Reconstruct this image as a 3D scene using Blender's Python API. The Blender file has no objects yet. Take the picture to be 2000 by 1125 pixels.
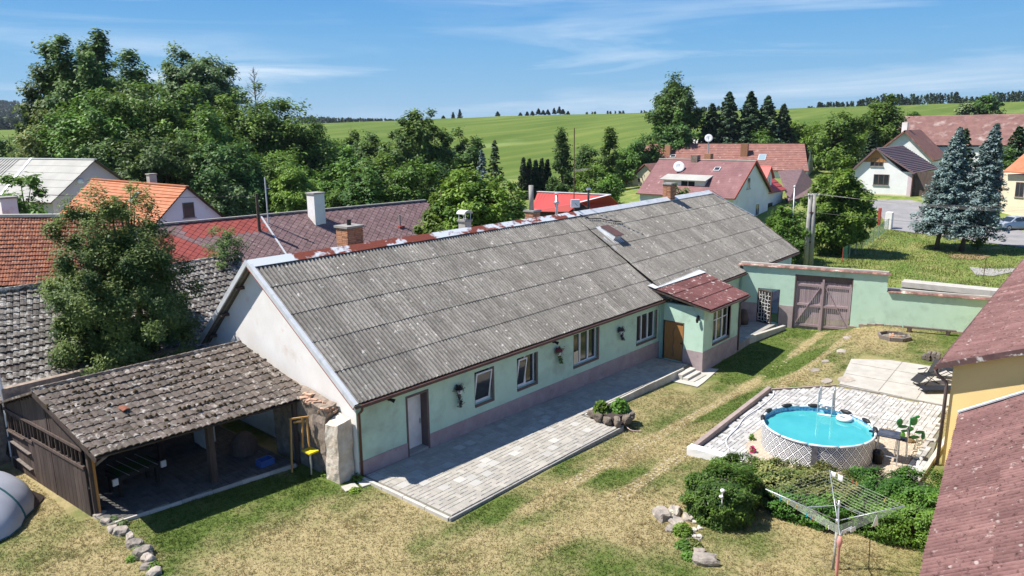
import bpy, bmesh, math, random
import numpy as np
from mathutils import Matrix, Vector
sc = bpy.context.scene
C = sc.collection
rnd = random.Random(7)
rng = np.random.default_rng(11)
R_ = math.radians

# ------------------------------------------------------------------ camera
FPX = 1436.0; PITCH = 12.25; HEAD = 40.7; ROLL = 0.6
CAM = np.array([0.0, 0.0, 12.2])
_a, _p, _r = R_(HEAD), R_(PITCH), R_(ROLL)
FW = np.array([math.cos(_a)*math.cos(_p), math.sin(_a)*math.cos(_p), -math.sin(_p)])
_R = np.array([math.sin(_a), -math.cos(_a), 0.0]); _U = np.cross(_R, FW)
RT = _R*math.cos(_r) - _U*math.sin(_r); UP = _U*math.cos(_r) + _R*math.sin(_r)
cd = bpy.data.cameras.new('camera'); cam = bpy.data.objects.new('camera', cd); C.objects.link(cam)
cd.sensor_width = 36; cd.lens = FPX/2000*36; cd.clip_end = 9000; cd.clip_start = 0.2
M = Matrix.Identity(4)
for i in range(3):
    M[i][0] = RT[i]; M[i][1] = UP[i]; M[i][2] = -FW[i]; M[i][3] = CAM[i]
cam.matrix_world = M
sc.camera = cam
sc.render.resolution_x = 1024; sc.render.resolution_y = 576

# ------------------------------------------------------------------ world, sun, exposure
SUND = Vector((0.43, -0.51, -1.0)).normalized()          # direction the light travels
sun_el = math.asin(-SUND.z); sun_rot = math.atan2(-SUND.x, -SUND.y)
w = bpy.data.worlds.new('World'); sc.world = w; w.use_nodes = True
nt = w.node_tree; nt.nodes.clear()
def N(t, ty, **kw):
    n = t.nodes.new(ty)
    for k, v in kw.items(): setattr(n, k, v)
    return n
sky = N(nt, 'ShaderNodeTexSky', sky_type='NISHITA', sun_disc=False)
sky.sun_elevation = sun_el; sky.sun_rotation = sun_rot
sky.air_density = 1.0; sky.dust_density = 0.0; sky.ozone_density = 3.0; sky.altitude = 400
tc = N(nt, 'ShaderNodeTexCoord')
sep = N(nt, 'ShaderNodeSeparateXYZ'); nt.links.new(tc.outputs['Generated'], sep.inputs[0])
mx = N(nt, 'ShaderNodeMath', operation='MAXIMUM'); mx.inputs[1].default_value = 0.03
nt.links.new(sep.outputs[2], mx.inputs[0])
ad = N(nt, 'ShaderNodeMath', operation='ADD'); ad.inputs[1].default_value = 0.06; nt.links.new(mx.outputs[0], ad.inputs[0])
dx = N(nt, 'ShaderNodeMath', operation='DIVIDE'); dy = N(nt, 'ShaderNodeMath', operation='DIVIDE')
nt.links.new(sep.outputs[0], dx.inputs[0]); nt.links.new(ad.outputs[0], dx.inputs[1])
nt.links.new(sep.outputs[1], dy.inputs[0]); nt.links.new(ad.outputs[0], dy.inputs[1])
cmb = N(nt, 'ShaderNodeCombineXYZ'); nt.links.new(dx.outputs[0], cmb.inputs[0]); nt.links.new(dy.outputs[0], cmb.inputs[1])
at2 = N(nt, 'ShaderNodeMath', operation='ARCTAN2'); nt.links.new(sep.outputs[1], at2.inputs[0]); nt.links.new(sep.outputs[0], at2.inputs[1])
cm2 = N(nt, 'ShaderNodeCombineXYZ'); nt.links.new(at2.outputs[0], cm2.inputs[0]); nt.links.new(sep.outputs[2], cm2.inputs[1])
mp = N(nt, 'ShaderNodeMapping'); mp.inputs['Rotation'].default_value = (0, 0, R_(3)); mp.inputs['Scale'].default_value = (1.9, 21, 1); mp.inputs['Location'].default_value = (2.3, 1.1, 0)
nt.links.new(cm2.outputs[0], mp.inputs[0])
n1 = N(nt, 'ShaderNodeTexNoise'); n1.inputs['Scale'].default_value = 1.1; n1.inputs['Detail'].default_value = 9; n1.inputs['Roughness'].default_value = 0.58; n1.inputs['Distortion'].default_value = 0.7
nt.links.new(mp.outputs[0], n1.inputs['Vector'])
n2 = N(nt, 'ShaderNodeTexNoise'); n2.inputs['Scale'].default_value = 0.35; n2.inputs['Detail'].default_value = 3
nt.links.new(cmb.outputs[0], n2.inputs['Vector'])
r1 = N(nt, 'ShaderNodeMapRange'); r1.inputs['From Min'].default_value = 0.47; r1.inputs['From Max'].default_value = 0.74; nt.links.new(n1.outputs[0], r1.inputs[0])
r2 = N(nt, 'ShaderNodeMapRange'); r2.inputs['From Min'].default_value = 0.32; r2.inputs['From Max'].default_value = 0.62; nt.links.new(n2.outputs[0], r2.inputs[0])
ml = N(nt, 'ShaderNodeMath', operation='MULTIPLY'); nt.links.new(r1.outputs[0], ml.inputs[0]); nt.links.new(r2.outputs[0], ml.inputs[1])
ml2 = N(nt, 'ShaderNodeMath', operation='MULTIPLY'); ml2.inputs[1].default_value = 0.85; nt.links.new(ml.outputs[0], ml2.inputs[0])
hsv = N(nt, 'ShaderNodeHueSaturation'); hsv.inputs['Saturation'].default_value = 1.2; hsv.inputs['Value'].default_value = 1.0
nt.links.new(sky.outputs[0], hsv.inputs['Color'])
mixc = N(nt, 'ShaderNodeMix', data_type='RGBA'); mixc.inputs[7].default_value = (10.5, 11.3, 12, 1)
nt.links.new(ml2.outputs[0], mixc.inputs[0]); nt.links.new(hsv.outputs[0], mixc.inputs[6])
tintn = N(nt, 'ShaderNodeMix', data_type='RGBA', blend_type='MULTIPLY'); tintn.inputs[0].default_value = 1; tintn.inputs[7].default_value = (.86, .98, 1.12, 1)
nt.links.new(hsv.outputs[0], tintn.inputs[6]); nt.links.new(tintn.outputs[2], mixc.inputs[6])
cr = N(nt, 'ShaderNodeValToRGB'); nt.links.new(sep.outputs[2], cr.inputs[0]); e0 = cr.color_ramp.elements
e0[0].position = 0; e0[0].color = (.30, .53, .74, 1); e0[1].position = 1; e0[1].color = (.03, .14, .42, 1)
for p_, c_ in ((.10, (.18, .45, .77, 1)), (.22, (.045, .29, .73, 1)), (.36, (.018, .19, .63, 1))): q_ = e0.new(p_); q_.color = c_
sc10 = N(nt, 'ShaderNodeVectorMath', operation='SCALE'); sc10.inputs['Scale'].default_value = 11.0; nt.links.new(cr.outputs[0], sc10.inputs[0])
blend = N(nt, 'ShaderNodeMix', data_type='RGBA'); blend.inputs[0].default_value = .92; nt.links.new(tintn.outputs[2], blend.inputs[6]); nt.links.new(sc10.outputs[0], blend.inputs[7]); nt.links.new(blend.outputs[2], mixc.inputs[6])
bg = N(nt, 'ShaderNodeBackground'); bg.inputs[1].default_value = 0.056
wo = N(nt, 'ShaderNodeOutputWorld')
nt.links.new(mixc.outputs[2], bg.inputs[0]); nt.links.new(bg.outputs[0], wo.inputs[0])
sl = bpy.data.lights.new('sun', 'SUN'); sl.energy = 5.0; sl.angle = R_(0.5); sl.color = (1.0, 0.95, 0.87)
sun = bpy.data.objects.new('sun', sl); C.objects.link(sun)
sun.rotation_euler = SUND.to_track_quat('-Z', 'Y').to_euler()
sc.view_settings.view_transform = 'Standard'; sc.view_settings.look = 'None'
sc.view_settings.exposure = 0.78; sc.view_settings.gamma = 1
sc.render.engine = 'CYCLES'

# ------------------------------------------------------------------ survey helpers (photo pixel + a known height / plane -> point in the village)
def ray(x, y): return FW*FPX + RT*(x-1000) - UP*(y-562.5)
def at(x, y, z=None, X=None, Y=None, D=None):
    d = ray(x, y)
    if z is not None: t = (z-CAM[2])/d[2]
    elif X is not None: t = X/d[0]
    elif Y is not None: t = Y/d[1]
    else: t = D/math.hypot(d[0], d[1])
    return CAM + t*d
def sstep(a, b, x):
    t = np.clip((x-a)/(b-a), 0, 1); return t*t*(3-2*t)
AZ0 = R_(HEAD)
def G(x, y):
    x = np.asarray(x, float); y = np.asarray(y, float)
    lane = np.interp(x, [0, 15, 20, 34, 40, 46, 52, 60], [0, -.1, -.17, -.85, -.74, -.5, -.35, -.15])
    right = np.interp(x, [0, 20, 30, 36, 48, 60], [0, 0, 0, .1, .27, -.1])
    t = sstep(11.0, 14.5, y)
    yard = lane*t + right*(1-t)
    d = np.hypot(x, y); az = AZ0 - np.arctan2(y, x)      # + to the right of the camera heading
    az = (az+math.pi) % (2*math.pi) - math.pi
    near = np.interp(d, [60, 82, 95, 112, 140, 200], [0, .1, .9, 2.6, 3.6, 6])
    nearl = np.interp(d, [60, 80, 120, 160, 200], [0, .1, .8, 1.6, 3.6])
    k = sstep(0.06, 0.22, az)
    base = near*k + nearl*(1-k)
    cz = np.interp(az, [-1.2, -.55, -.30, -.2, 0, .1, .2, .35, .45, .6, 1.5], [10, 14.6, 16.4, 17.3, 20.3, 20.8, 21.3, 22.4, 23.0, 23.6, 22])
    hill = 6 + (cz-6)*np.sin(np.clip((d-200)/330, 0, 1)*math.pi/2)
    hl = 3.6 + (cz-3.6)*np.sin(np.clip((d-200)/330, 0, 1)*math.pi/2)
    hill = hill*k + hl*(1-k)
    far = np.where(d < 200, base, hill)
    # beyond the crest a shallow dip, then the far wooded hill on the left
    far = far - 9*sstep(540, 900, d)
    far = far + sstep(900, 2200, d)*(4 + 88*np.exp(-((az+.70)/.15)**2))
    w0 = sstep(52, 66, d)
    und = .25*np.sin(x*.11+1)*np.sin(y*.09)*sstep(66, 120, d)
    return yard*(1-w0) + far*w0 + und
def atg(px, py, dz=0.0):
    d = ray(px, py); dh = math.hypot(d[0], d[1]); lo, hi = 3.0, None; D = 3.0
    while D < 3000:
        p = CAM + d*(D/dh)
        if p[2] < G(p[0], p[1])+dz: hi = D; break
        lo = D; D *= 1.03
    for _ in range(24):
        m = (lo+hi)/2; p = CAM + d*(m/dh)
        if p[2] < G(p[0], p[1])+dz: hi = m
        else: lo = m
    return np.array([p[0], p[1], float(G(p[0], p[1]))+dz])
def polar(px, d, py=562.5):
    p = at(px, 300, D=d); return float(p[0]), float(p[1])
def ztop(px, py, d): return float(at(px, py, D=d)[2])

# ------------------------------------------------------------------ mesh helpers
def link(o, parent=None):
    C.objects.link(o)
    if parent is not None: o.parent = parent
    return o
def wloc(o):
    v = Vector((0, 0, 0))
    while o is not None: v += o.location; o = o.parent
    return v
def thing(name, label, cat, loc=(0, 0, 0), group=None):
    o = bpy.data.objects.new(name, None); o.empty_display_size = .3; C.objects.link(o)
    o.location = Vector([float(v) for v in loc]); o['label'] = label; o['category'] = cat
    if group: o['group'] = group
    return o
def tag(o, label=None, cat=None, group=None, kind=None):
    if label: o['label'] = label
    if cat: o['category'] = cat
    if group: o['group'] = group
    if kind: o['kind'] = kind
    return o
class MB:
    def __init__(s, M=None): s.v = []; s.f = []; s.M = M or Matrix.Identity(4)
    def add(s, vs, fs):
        b = len(s.v)
        for p in vs: s.v.append(tuple(s.M @ Vector([float(q) for q in p])))
        for f in fs: s.f.append(tuple(b+i for i in f))
        return s
    def box(s, x0, x1, y0, y1, z0, z1):
        return s.add([(x0,y0,z0),(x1,y0,z0),(x1,y1,z0),(x0,y1,z0),(x0,y0,z1),(x1,y0,z1),(x1,y1,z1),(x0,y1,z1)],
            [(0,3,2,1),(4,5,6,7),(0,1,5,4),(1,2,6,5),(2,3,7,6),(3,0,4,7)])
    def hexa(s, p):      # 8 points, bottom ring then top ring
        return s.add(p, [(0,3,2,1),(4,5,6,7),(0,1,5,4),(1,2,6,5),(2,3,7,6),(3,0,4,7)])
    def slab(s, q, t):   # quad (ccw from above) thickened downwards along its normal
        q = [Vector([float(k) for k in p]) for p in q]; n = (q[1]-q[0]).cross(q[3]-q[0]).normalized()*t
        return s.hexa([p-n for p in q]+q)
    def beam(s, a, b, w, h=None, up=(0, 0, 1)):
        h = h or w; a = Vector([float(k) for k in a]); b = Vector([float(k) for k in b]); d = (b-a).normalized(); up = Vector(up)
        if abs(d.dot(up)) > .98: up = Vector((1, 0, 0))
        x = d.cross(up).normalized()*w/2; y = x.cross(d).normalized()*h/2
        return s.add([a-x-y, a+x-y, a+x+y, a-x+y, b-x-y, b+x-y, b+x+y, b-x+y],
            [(0,1,2,3),(7,6,5,4),(0,4,5,1),(1,5,6,2),(2,6,7,3),(3,7,4,0)])
    def tube(s, pts, r, n=8, cap=True):
        pts = [Vector([float(k) for k in p]) for p in pts]; rs = r if hasattr(r, '__len__') else [r]*len(pts)
        vs = []; fs = []; ref = Vector((0, 0, 1))
        for i, p in enumerate(pts):
            d = (pts[min(i+1, len(pts)-1)]-pts[max(i-1, 0)]).normalized()
            if abs(d.dot(ref)) > .95: ref = Vector((1, .1, 0)).normalized()
            x = d.cross(ref).normalized(); y = d.cross(x).normalized(); ref = x.cross(d).normalized() if True else ref
            for k in range(n):
                a = 2*math.pi*k/n; vs.append(p+x*rs[i]*math.cos(a)+y*rs[i]*math.sin(a))
        for i in range(len(pts)-1):
            for k in range(n):
                k2 = (k+1) % n; fs.append((i*n+k, i*n+k2, (i+1)*n+k2, (i+1)*n+k))
        if cap: fs += [tuple(range(n)), tuple(range((len(pts)-1)*n, len(pts)*n))[::-1]]
        return s.add(vs, fs)
    def lathe(s, prof, n=24, c=(0, 0)):   # prof: (r, z)
        vs = []; fs = []
        for r, z in prof:
            for k in range(n):
                a = 2*math.pi*k/n; vs.append((c[0]+r*math.cos(a), c[1]+r*math.sin(a), z))
        for i in range(len(prof)-1):
            for k in range(n):
                k2 = (k+1) % n; fs.append((i*n+k, i*n+k2, (i+1)*n+k2, (i+1)*n+k))
        return s.add(vs, fs)
    def prism(s, poly, z0, z1):
        n = len(poly)
        return s.add([(x, y, z0) for x, y in poly]+[(x, y, z1) for x, y in poly],
            [tuple(range(n))[::-1], tuple(range(n, 2*n))]+[(i, (i+1) % n, n+(i+1) % n, n+i) for i in range(n)])
    def build(s, name, mat, parent=None, smooth=False, bevel=0):
        o0 = wloc(parent) if parent is not None else Vector((0, 0, 0))
        me = bpy.data.meshes.new(name); me.from_pydata([tuple(Vector(v)-o0) for v in s.v], [], s.f)
        bm = bmesh.new(); bm.from_mesh(me); bmesh.ops.recalc_face_normals(bm, faces=bm.faces)
        if bevel: bmesh.ops.bevel(bm, geom=list(bm.edges), offset=bevel, segments=1, affect='EDGES')
        bm.to_mesh(me); bm.free()
        if mat: me.materials.append(mat)
        if smooth: me.polygons.foreach_set('use_smooth', [True]*len(me.polygons))
        me.update()
        return link(bpy.data.objects.new(name, me), parent)
def npmesh(name, verts, quads=None, tris=None, mat=None, parent=None, tint=None, smooth=False, loc=None):
    me = bpy.data.meshes.new(name); verts = np.asarray(verts, np.float32).reshape(-1, 3)
    me.vertices.add(len(verts)); me.vertices.foreach_set('co', verts.ravel())
    idx = quads if quads is not None else tris; k = 4 if quads is not None else 3
    idx = np.asarray(idx, np.int32).reshape(-1, k)
    me.loops.add(idx.size); me.loops.foreach_set('vertex_index', idx.ravel())
    me.polygons.add(len(idx)); me.polygons.foreach_set('loop_start', np.arange(0, idx.size, k, dtype=np.int32))
    me.polygons.foreach_set('loop_total', np.full(len(idx), k, np.int32))
    if smooth: me.polygons.foreach_set('use_smooth', np.ones(len(idx), bool))
    if tint is not None:
        a = me.attributes.new('tint', 'FLOAT', 'POINT'); a.data.foreach_set('value', np.asarray(tint, np.float32))
    if mat: me.materials.append(mat)
    me.update(); me.validate()
    o = link(bpy.data.objects.new(name, me), parent)
    if loc is not None: o.location = loc
    return o
def frame(o, x, y=None, z=(0, 0, 1)):
    """matrix with origin o, local x along x, z up along z"""
    x = Vector(x).normalized(); z = Vector(z); y = z.cross(x).normalized(); z = x.cross(y).normalized()
    m = Matrix.Identity(4)
    for i in range(3): m[i][0] = x[i]; m[i][1] = y[i]; m[i][2] = z[i]; m[i][3] = o[i]
    return m
def piece(name, me, parent, Mw):
    o = bpy.data.objects.new(name, me); link(o, parent)
    o.matrix_basis = Matrix.Translation(-wloc(parent)) @ Mw
    return o
def meshof(mb, name, mat, smooth=False):
    me = bpy.data.meshes.new(name); me.from_pydata(mb.v, [], mb.f)
    bm = bmesh.new(); bm.from_mesh(me); bmesh.ops.recalc_face_normals(bm, faces=bm.faces); bm.to_mesh(me); bm.free()
    me.materials.append(mat)
    if smooth: me.polygons.foreach_set('use_smooth', [True]*len(me.polygons))
    return me
def scatter_pieces(name, me, parent, mats, limit=300, stuffname=None, matl=None):
    """place me at every matrix: the `limit` nearest to the camera as objects, the rest joined"""
    mats = sorted(mats, key=lambda m: (m.translation-Vector(CAM)).length)
    for m in mats[:limit]: piece(name, me, parent, m)
    rest = mats[limit:]
    if rest:
        nv = len(me.vertices); co = np.zeros(nv*3, np.float32); me.vertices.foreach_get('co', co); co = co.reshape(-1, 3)
        fs = [tuple(p.vertices) for p in me.polygons]; o0 = np.array(wloc(parent))
        V = []; F = []; T = []
        for i, m in enumerate(rest):
            A = np.array(m); V.append(co @ A[:3, :3].T + A[:3, 3] - o0)
            F += [tuple(q+i*nv for q in f) for f in fs]; T += [rnd.random()]*nv
        m2 = bpy.data.meshes.new(stuffname or name); m2.from_pydata(np.concatenate(V).tolist(), [], F)
        a = m2.attributes.new('tint', 'FLOAT', 'POINT'); a.data.foreach_set('value', np.array(T, np.float32))
        m2.materials.append(me.materials[0])
        if me.polygons[0].use_smooth: m2.polygons.foreach_set('use_smooth', [True]*len(m2.polygons))
        o = link(bpy.data.objects.new(stuffname or name, m2), parent); o['kind'] = 'stuff'

# ------------------------------------------------------------------ materials
def newmat(name):
    m = bpy.data.materials.new(name); m.use_nodes = True; t = m.node_tree; b = t.nodes['Principled BSDF']
    b.inputs['Specular IOR Level'].default_value = 0.3
    return m, t, b
def L(t, a, b): t.links.new(a, b)
def noise(t, vec, scale, detail=4, rough=.55, dist=0):
    n = N(t, 'ShaderNodeTexNoise'); n.inputs['Scale'].default_value = scale; n.inputs['Detail'].default_value = detail
    n.inputs['Roughness'].default_value = rough; n.inputs['Distortion'].default_value = dist
    if vec is not None: L(t, vec, n.inputs['Vector'])
    return n.outputs[0]
def rng_(t, v, a, b, c=0, d=1):
    n = N(t, 'ShaderNodeMapRange'); n.inputs['From Min'].default_value = a; n.inputs['From Max'].default_value = b
    n.inputs['To Min'].default_value = c; n.inputs['To Max'].default_value = d; L(t, v, n.inputs[0]); return n.outputs[0]
def mixrgb(t, f, a, b, mode='MIX'):
    n = N(t, 'ShaderNodeMix', data_type='RGBA', blend_type=mode)
    for s, v in ((0, f), (6, a), (7, b)):
        if hasattr(v, 'is_output') or hasattr(v, 'links'): L(t, v, n.inputs[s])
        elif s == 0: n.inputs[0].default_value = v
        else: n.inputs[s].default_value = (*v[:3], 1)
    return n.outputs[2]
def math_(t, op, a, b=None):
    n = N(t, 'ShaderNodeMath', operation=op)
    for s, v in ((0, a), (1, b)):
        if v is None: continue
        if hasattr(v, 'links'): L(t, v, n.inputs[s])
        else: n.inputs[s].default_value = v
    return n.outputs[0]
def pos(t, scale=(1, 1, 1), rot=(0, 0, 0)):
    g = N(t, 'ShaderNodeNewGeometry'); m = N(t, 'ShaderNodeMapping'); m.inputs['Scale'].default_value = scale; m.inputs['Rotation'].default_value = rot
    L(t, g.outputs['Position'], m.inputs[0]); return m.outputs[0]
def pieceval(t):
    oi = N(t, 'ShaderNodeObjectInfo'); at_ = N(t, 'ShaderNodeAttribute', attribute_name='tint')
    return math_(t, 'FRACT', math_(t, 'ADD', oi.outputs['Random'], at_.outputs['Fac']))
def mat(name, c1, c2=None, scale=3, rough=.85, bump=0, bscale=30, tint=0, spots=(), metal=0, stretch=(1, 1, 1), spec=None, rot=(0, 0, 0), thr=(.35, .65)):
    """two-tone weathered surface with optional spots [(colour, scale, lo, hi)], per-piece tint and fine relief"""
    m, t, b = newmat(name); P = pos(t, stretch, rot)
    c2 = c2 or tuple(k*.85 for k in c1)
    f = rng_(t, noise(t, P, scale, 6, .6), thr[0], thr[1])
    col = mixrgb(t, f, c1, c2)
    P0 = pos(t)
    for (sc_, ss, lo, hi) in spots:
        col = mixrgb(t, rng_(t, noise(t, P0, ss, 5, .6), lo, hi), col, sc_)
    if tint:
        v = rng_(t, pieceval(t), 0, 1, 1-tint, 1+tint)
        h = N(t, 'ShaderNodeHueSaturation'); L(t, v, h.inputs['Value']); L(t, col, h.inputs['Color']); col = h.outputs[0]
    L(t, col, b.inputs['Base Color']); b.inputs['Roughness'].default_value = rough; b.inputs['Metallic'].default_value = metal
    if spec is not None: b.inputs['Specular IOR Level'].default_value = spec
    if bump:
        bn = N(t, 'ShaderNodeBump'); bn.inputs['Strength'].default_value = bump; bn.inputs['Distance'].default_value = .02
        L(t, noise(t, P0, bscale, 4, .6), bn.inputs['Height']); L(t, bn.outputs[0], b.inputs['Normal'])
    return m
def leafmat(name, dark, light, trans=.25, rough=.55, spec=.25):
    m, t, b = newmat(name); a = N(t, 'ShaderNodeAttribute', attribute_name='tint')
    P = pos(t); f = math_(t, 'ADD', a.outputs['Fac'], rng_(t, noise(t, P, .5, 3), .3, .7, -.25, .25))
    n = N(t, 'ShaderNodeClamp'); L(t, f, n.inputs[0])
    col = mixrgb(t, n.outputs[0], dark, light)
    oi = N(t, 'ShaderNodeObjectInfo'); h = N(t, 'ShaderNodeHueSaturation'); L(t, rng_(t, oi.outputs['Random'], 0, 1, .74, 1.22), h.inputs['Value']); L(t, rng_(t, math_(t, 'FRACT', math_(t, 'MULTIPLY', oi.outputs['Random'], 7.31)), 0, 1, .485, .515), h.inputs['Hue']); L(t, col, h.inputs['Color'])
    L(t, h.outputs[0], b.inputs['Base Color']); b.inputs['Roughness'].default_value = rough; b.inputs['Specular IOR Level'].default_value = spec
    tr = N(t, 'ShaderNodeBsdfTranslucent'); L(t, mixrgb(t, .5, h.outputs[0], (.16, .22, .03)), tr.inputs[0])
    mxs = N(t, 'ShaderNodeMixShader'); mxs.inputs[0].default_value = trans; L(t, b.outputs[0], mxs.inputs[1]); L(t, tr.outputs[0], mxs.inputs[2])
    L(t, mxs.outputs[0], t.nodes['Material Output'].inputs[0]); return m
def glassmat(name, col, rough=.08):
    m, t, b = newmat(name); b.inputs['Base Color'].default_value = (*col, 1); b.inputs['Roughness'].default_value = rough; b.inputs['Specular IOR Level'].default_value = .8
    return m

MT = {}
MT['mint'] = mat('mint_render', (.45, .63, .50), (.50, .68, .555), 1.2, .9, .25, 60, spots=[((.38, .52, .42), 1.4, .52, .8), ((.34, .43, .34), .35, .56, .72)])
MT['mauve'] = mat('mauve_plinth_render', (.32, .25, .26), (.40, .33, .33), 1.6, .9, .3, 50, spots=[((.27, .2, .21), 3, .58, .75)])
MT['white_render'] = mat('white_render', (.80, .78, .76), (.72, .69, .66), .8, .9, .2, 25, spots=[((.62, .52, .44), 1.1, .60, .8)])
MT['white'] = mat('white_paint', (.75, .75, .74), None, 2, .5)
MT['pvc'] = mat('white_window_plastic', (.78, .78, .79), (.74, .74, .75), 2, .35)
MT['brownframe'] = mat('brown_reveal_paint', (.12, .085, .085), (.15, .11, .1), 3, .7)
MT['lightsteel'] = mat('galvanised_flashing', (.48, .50, .52), (.58, .60, .62), 2.5, .6, spots=[((.3, .32, .35), 1.7, .6, .8)])
MT['gutter'] = mat('brown_gutter_paint', (.10, .05, .04), (.13, .07, .05), 3, .5)
MT['redpaint'] = mat('red_paint', (.30, .05, .04), (.4, .08, .05), 3, .6)
MT['darkwood'] = mat('dark_weathered_board', (.065, .045, .038), (.10, .075, .065), 2.5, .9, .4, 60, tint=.3, stretch=(3, 3, .5))
MT['greywood'] = mat('grey_weathered_board', (.20, .17, .15), (.13, .11, .10), 3, .9, .4, 60, tint=.25, stretch=(3, 3, .6))
MT['mauvewood'] = mat('faded_purple_board', (.36, .275, .285), (.30, .225, .235), 3, .85, .3, 60, tint=.14, stretch=(4, 4, .5))
MT['oakdoor'] = mat('oak_door_panel', (.42, .21, .07), (.34, .16, .05), 5, .5, stretch=(3, 3, .4))
MT['glass'] = glassmat('window_glass', (.025, .03, .035))
MT['curtain'] = mat('window_curtain', (.55, .55, .5), (.4, .4, .36), 12, .9)
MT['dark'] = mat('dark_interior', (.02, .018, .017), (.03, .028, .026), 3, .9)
MT['concrete'] = mat('old_concrete', (.34, .325, .30), (.26, .25, .235), 2, .92, .4, 40, tint=.10, spots=[((.18, .17, .15), 1.3, .6, .75)])
MT['concretelight'] = mat('pale_concrete', (.50, .47, .42), (.40, .38, .34), 2, .92, .4, 40, tint=.10)
MT['paver'] = mat('grey_concrete_paver', (.37, .345, .30), (.31, .29, .255), 1.2, .9, .35, 60, tint=.11, spots=[((.22, .21, .20), .8, .60, .8)])
MT['paverlight'] = mat('pale_grey_paver', (.46, .45, .43), (.36, .35, .335), 1.5, .9, .35, 60, tint=.2, spots=[((.30, .29, .28), 5, .58, .75)])
MT['paverpale'] = mat('pale_square_paver', (.42, .405, .37), (.37, .355, .325), 1.5, .9, .3, 60, tint=.1)
MT['pavershade'] = mat('shade_darkened_paver', (.10, .098, .092), (.07, .068, .065), 2, .9, .3, 60, tint=.15)  # pavers coloured darker to deepen the shade under the shed roof
MT['palebrick'] = mat('dusty_brick', (.42, .29, .21), (.34, .20, .14), 6, .95, .6, 25, tint=.3)
MT['sand'] = mat('joint_sand', (.22, .20, .17), (.14, .14, .10), 4, .95, .4, 30)
MT['brownstone'] = mat('brown_planter_stone', (.22, .175, .135), (.14, .12, .10), 4, .95, .8, 18, tint=.3)
MT['stone'] = mat('field_stone', (.38, .325, .27), (.24, .215, .19), 3, .92, .6, 20, tint=.28, spots=[((.42, .41, .32), 4, .58, .7)])
MT['coping'] = tilemat2 if False else mat('weathered_coping_tile', (.26, .13, .10), (.17, .09, .075), 5, .9, .5, 30, tint=.35, spots=[((.50, .44, .38), 2.2, .55, .66)])
MT['rubble'] = mat('rubble_wall', (.30, .24, .19), (.16, .13, .11), 5, .95, 1.0, 12, tint=.3)
MT['pillar'] = mat('rough_lime_render', (.62, .56, .48), (.46, .38, .30), 3, .95, 1.0, 14)
MT['brick'] = mat('old_brick', (.34, .14, .08), (.42, .24, .14), 9, .92, .6, 25, tint=.3)
MT['steel'] = mat('galvanised_steel_tube', (.45, .47, .49), (.52, .54, .56), 6, .4, metal=.6)
MT['black'] = mat('black_plastic', (.02, .02, .022), None, 5, .5)
MT['asphalt'] = mat('road_asphalt', (.25, .245, .25), (.20, .195, .20), .6, .95, .3, 30, spots=[((.30, .28, .26), .25, .5, .7)])
MT['fieldstrip'] = None
PITCHW_ = .177
def roofcorr(name, base, dark, spotc, warm=None, sx=5.5, valleyshade=0, more=0, dk=1):
    m, t, b = newmat(name); P = pos(t, (sx, .8, .8)); P0 = pos(t)
    col = mixrgb(t, rng_(t, noise(t, P, 1.0, 6, .65), .3, .7), dark, base)
    col = mixrgb(t, rng_(t, noise(t, P0, .45, 4, .6), .4, .7, 0, .6), col, dark)
    if valleyshade:
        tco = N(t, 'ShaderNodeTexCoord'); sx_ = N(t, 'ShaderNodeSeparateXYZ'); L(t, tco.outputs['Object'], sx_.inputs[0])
        wv = math_(t, 'COSINE', math_(t, 'MULTIPLY', sx_.outputs[0], 2*math.pi/valleyshade)); wv = math_(t, 'ADD', wv, rng_(t, noise(t, P0, 6, 3), .3, .7, -.8, .8))
        col = mixrgb(t, rng_(t, wv, -1.2, .6, .62, 0), col, tuple(k*.45 for k in dark))  # troughs darkened in the colour to strengthen the shading of the waves
    col = mixrgb(t, rng_(t, noise(t, P0, 7, 4, .7), .60-.05*(dk-1)*3, .70), col, tuple(k*.35 for k in dark))
    col = mixrgb(t, rng_(t, noise(t, P0, 3.3, 4, .65), .62-more, .72-more), col, spotc)
    vo = N(t, 'ShaderNodeTexVoronoi'); vo.inputs['Scale'].default_value = 2.2; L(t, P0, vo.inputs['Vector'])
    col = mixrgb(t, rng_(t, vo.outputs['Distance'], .07, .12, .8, 0), col, spotc)
    if warm:
        col = mixrgb(t, rng_(t, noise(t, P0, .8, 3), .5, .7, 0, .5), col, warm)
    v = rng_(t, pieceval(t), 0, 1, .86, 1.14); h = N(t, 'ShaderNodeHueSaturation'); L(t, v, h.inputs['Value']); L(t, col, h.inputs['Color'])
    L(t, h.outputs[0], b.inputs['Base Color']); b.inputs['Roughness'].default_value = .95; b.inputs['Specular IOR Level'].default_value = .1
    bn = N(t, 'ShaderNodeBump'); bn.inputs['Strength'].default_value = .6; bn.inputs['Distance'].default_value = .02
    L(t, noise(t, P0, 22, 4, .7), bn.inputs['Height']); L(t, bn.outputs[0], b.inputs['Normal']); return m
MT['eternit'] = roofcorr('lichened_grey_corrugated_sheet', (.35, .328, .293), (.17, .156, .137), (.53, .51, .465), valleyshade=PITCHW_)
MT['pinkcorr'] = roofcorr('faded_pink_corrugated_sheet', (.245, .14, .13), (.14, .075, .072), (.38, .31, .29), sx=2.5, valleyshade=PITCHW_, dk=1.3)
MT['porchroof'] = roofcorr('peeling_red_roof_sheet', (.19, .082, .078), (.11, .05, .047), (.50, .43, .40), sx=2, more=.03)
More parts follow.
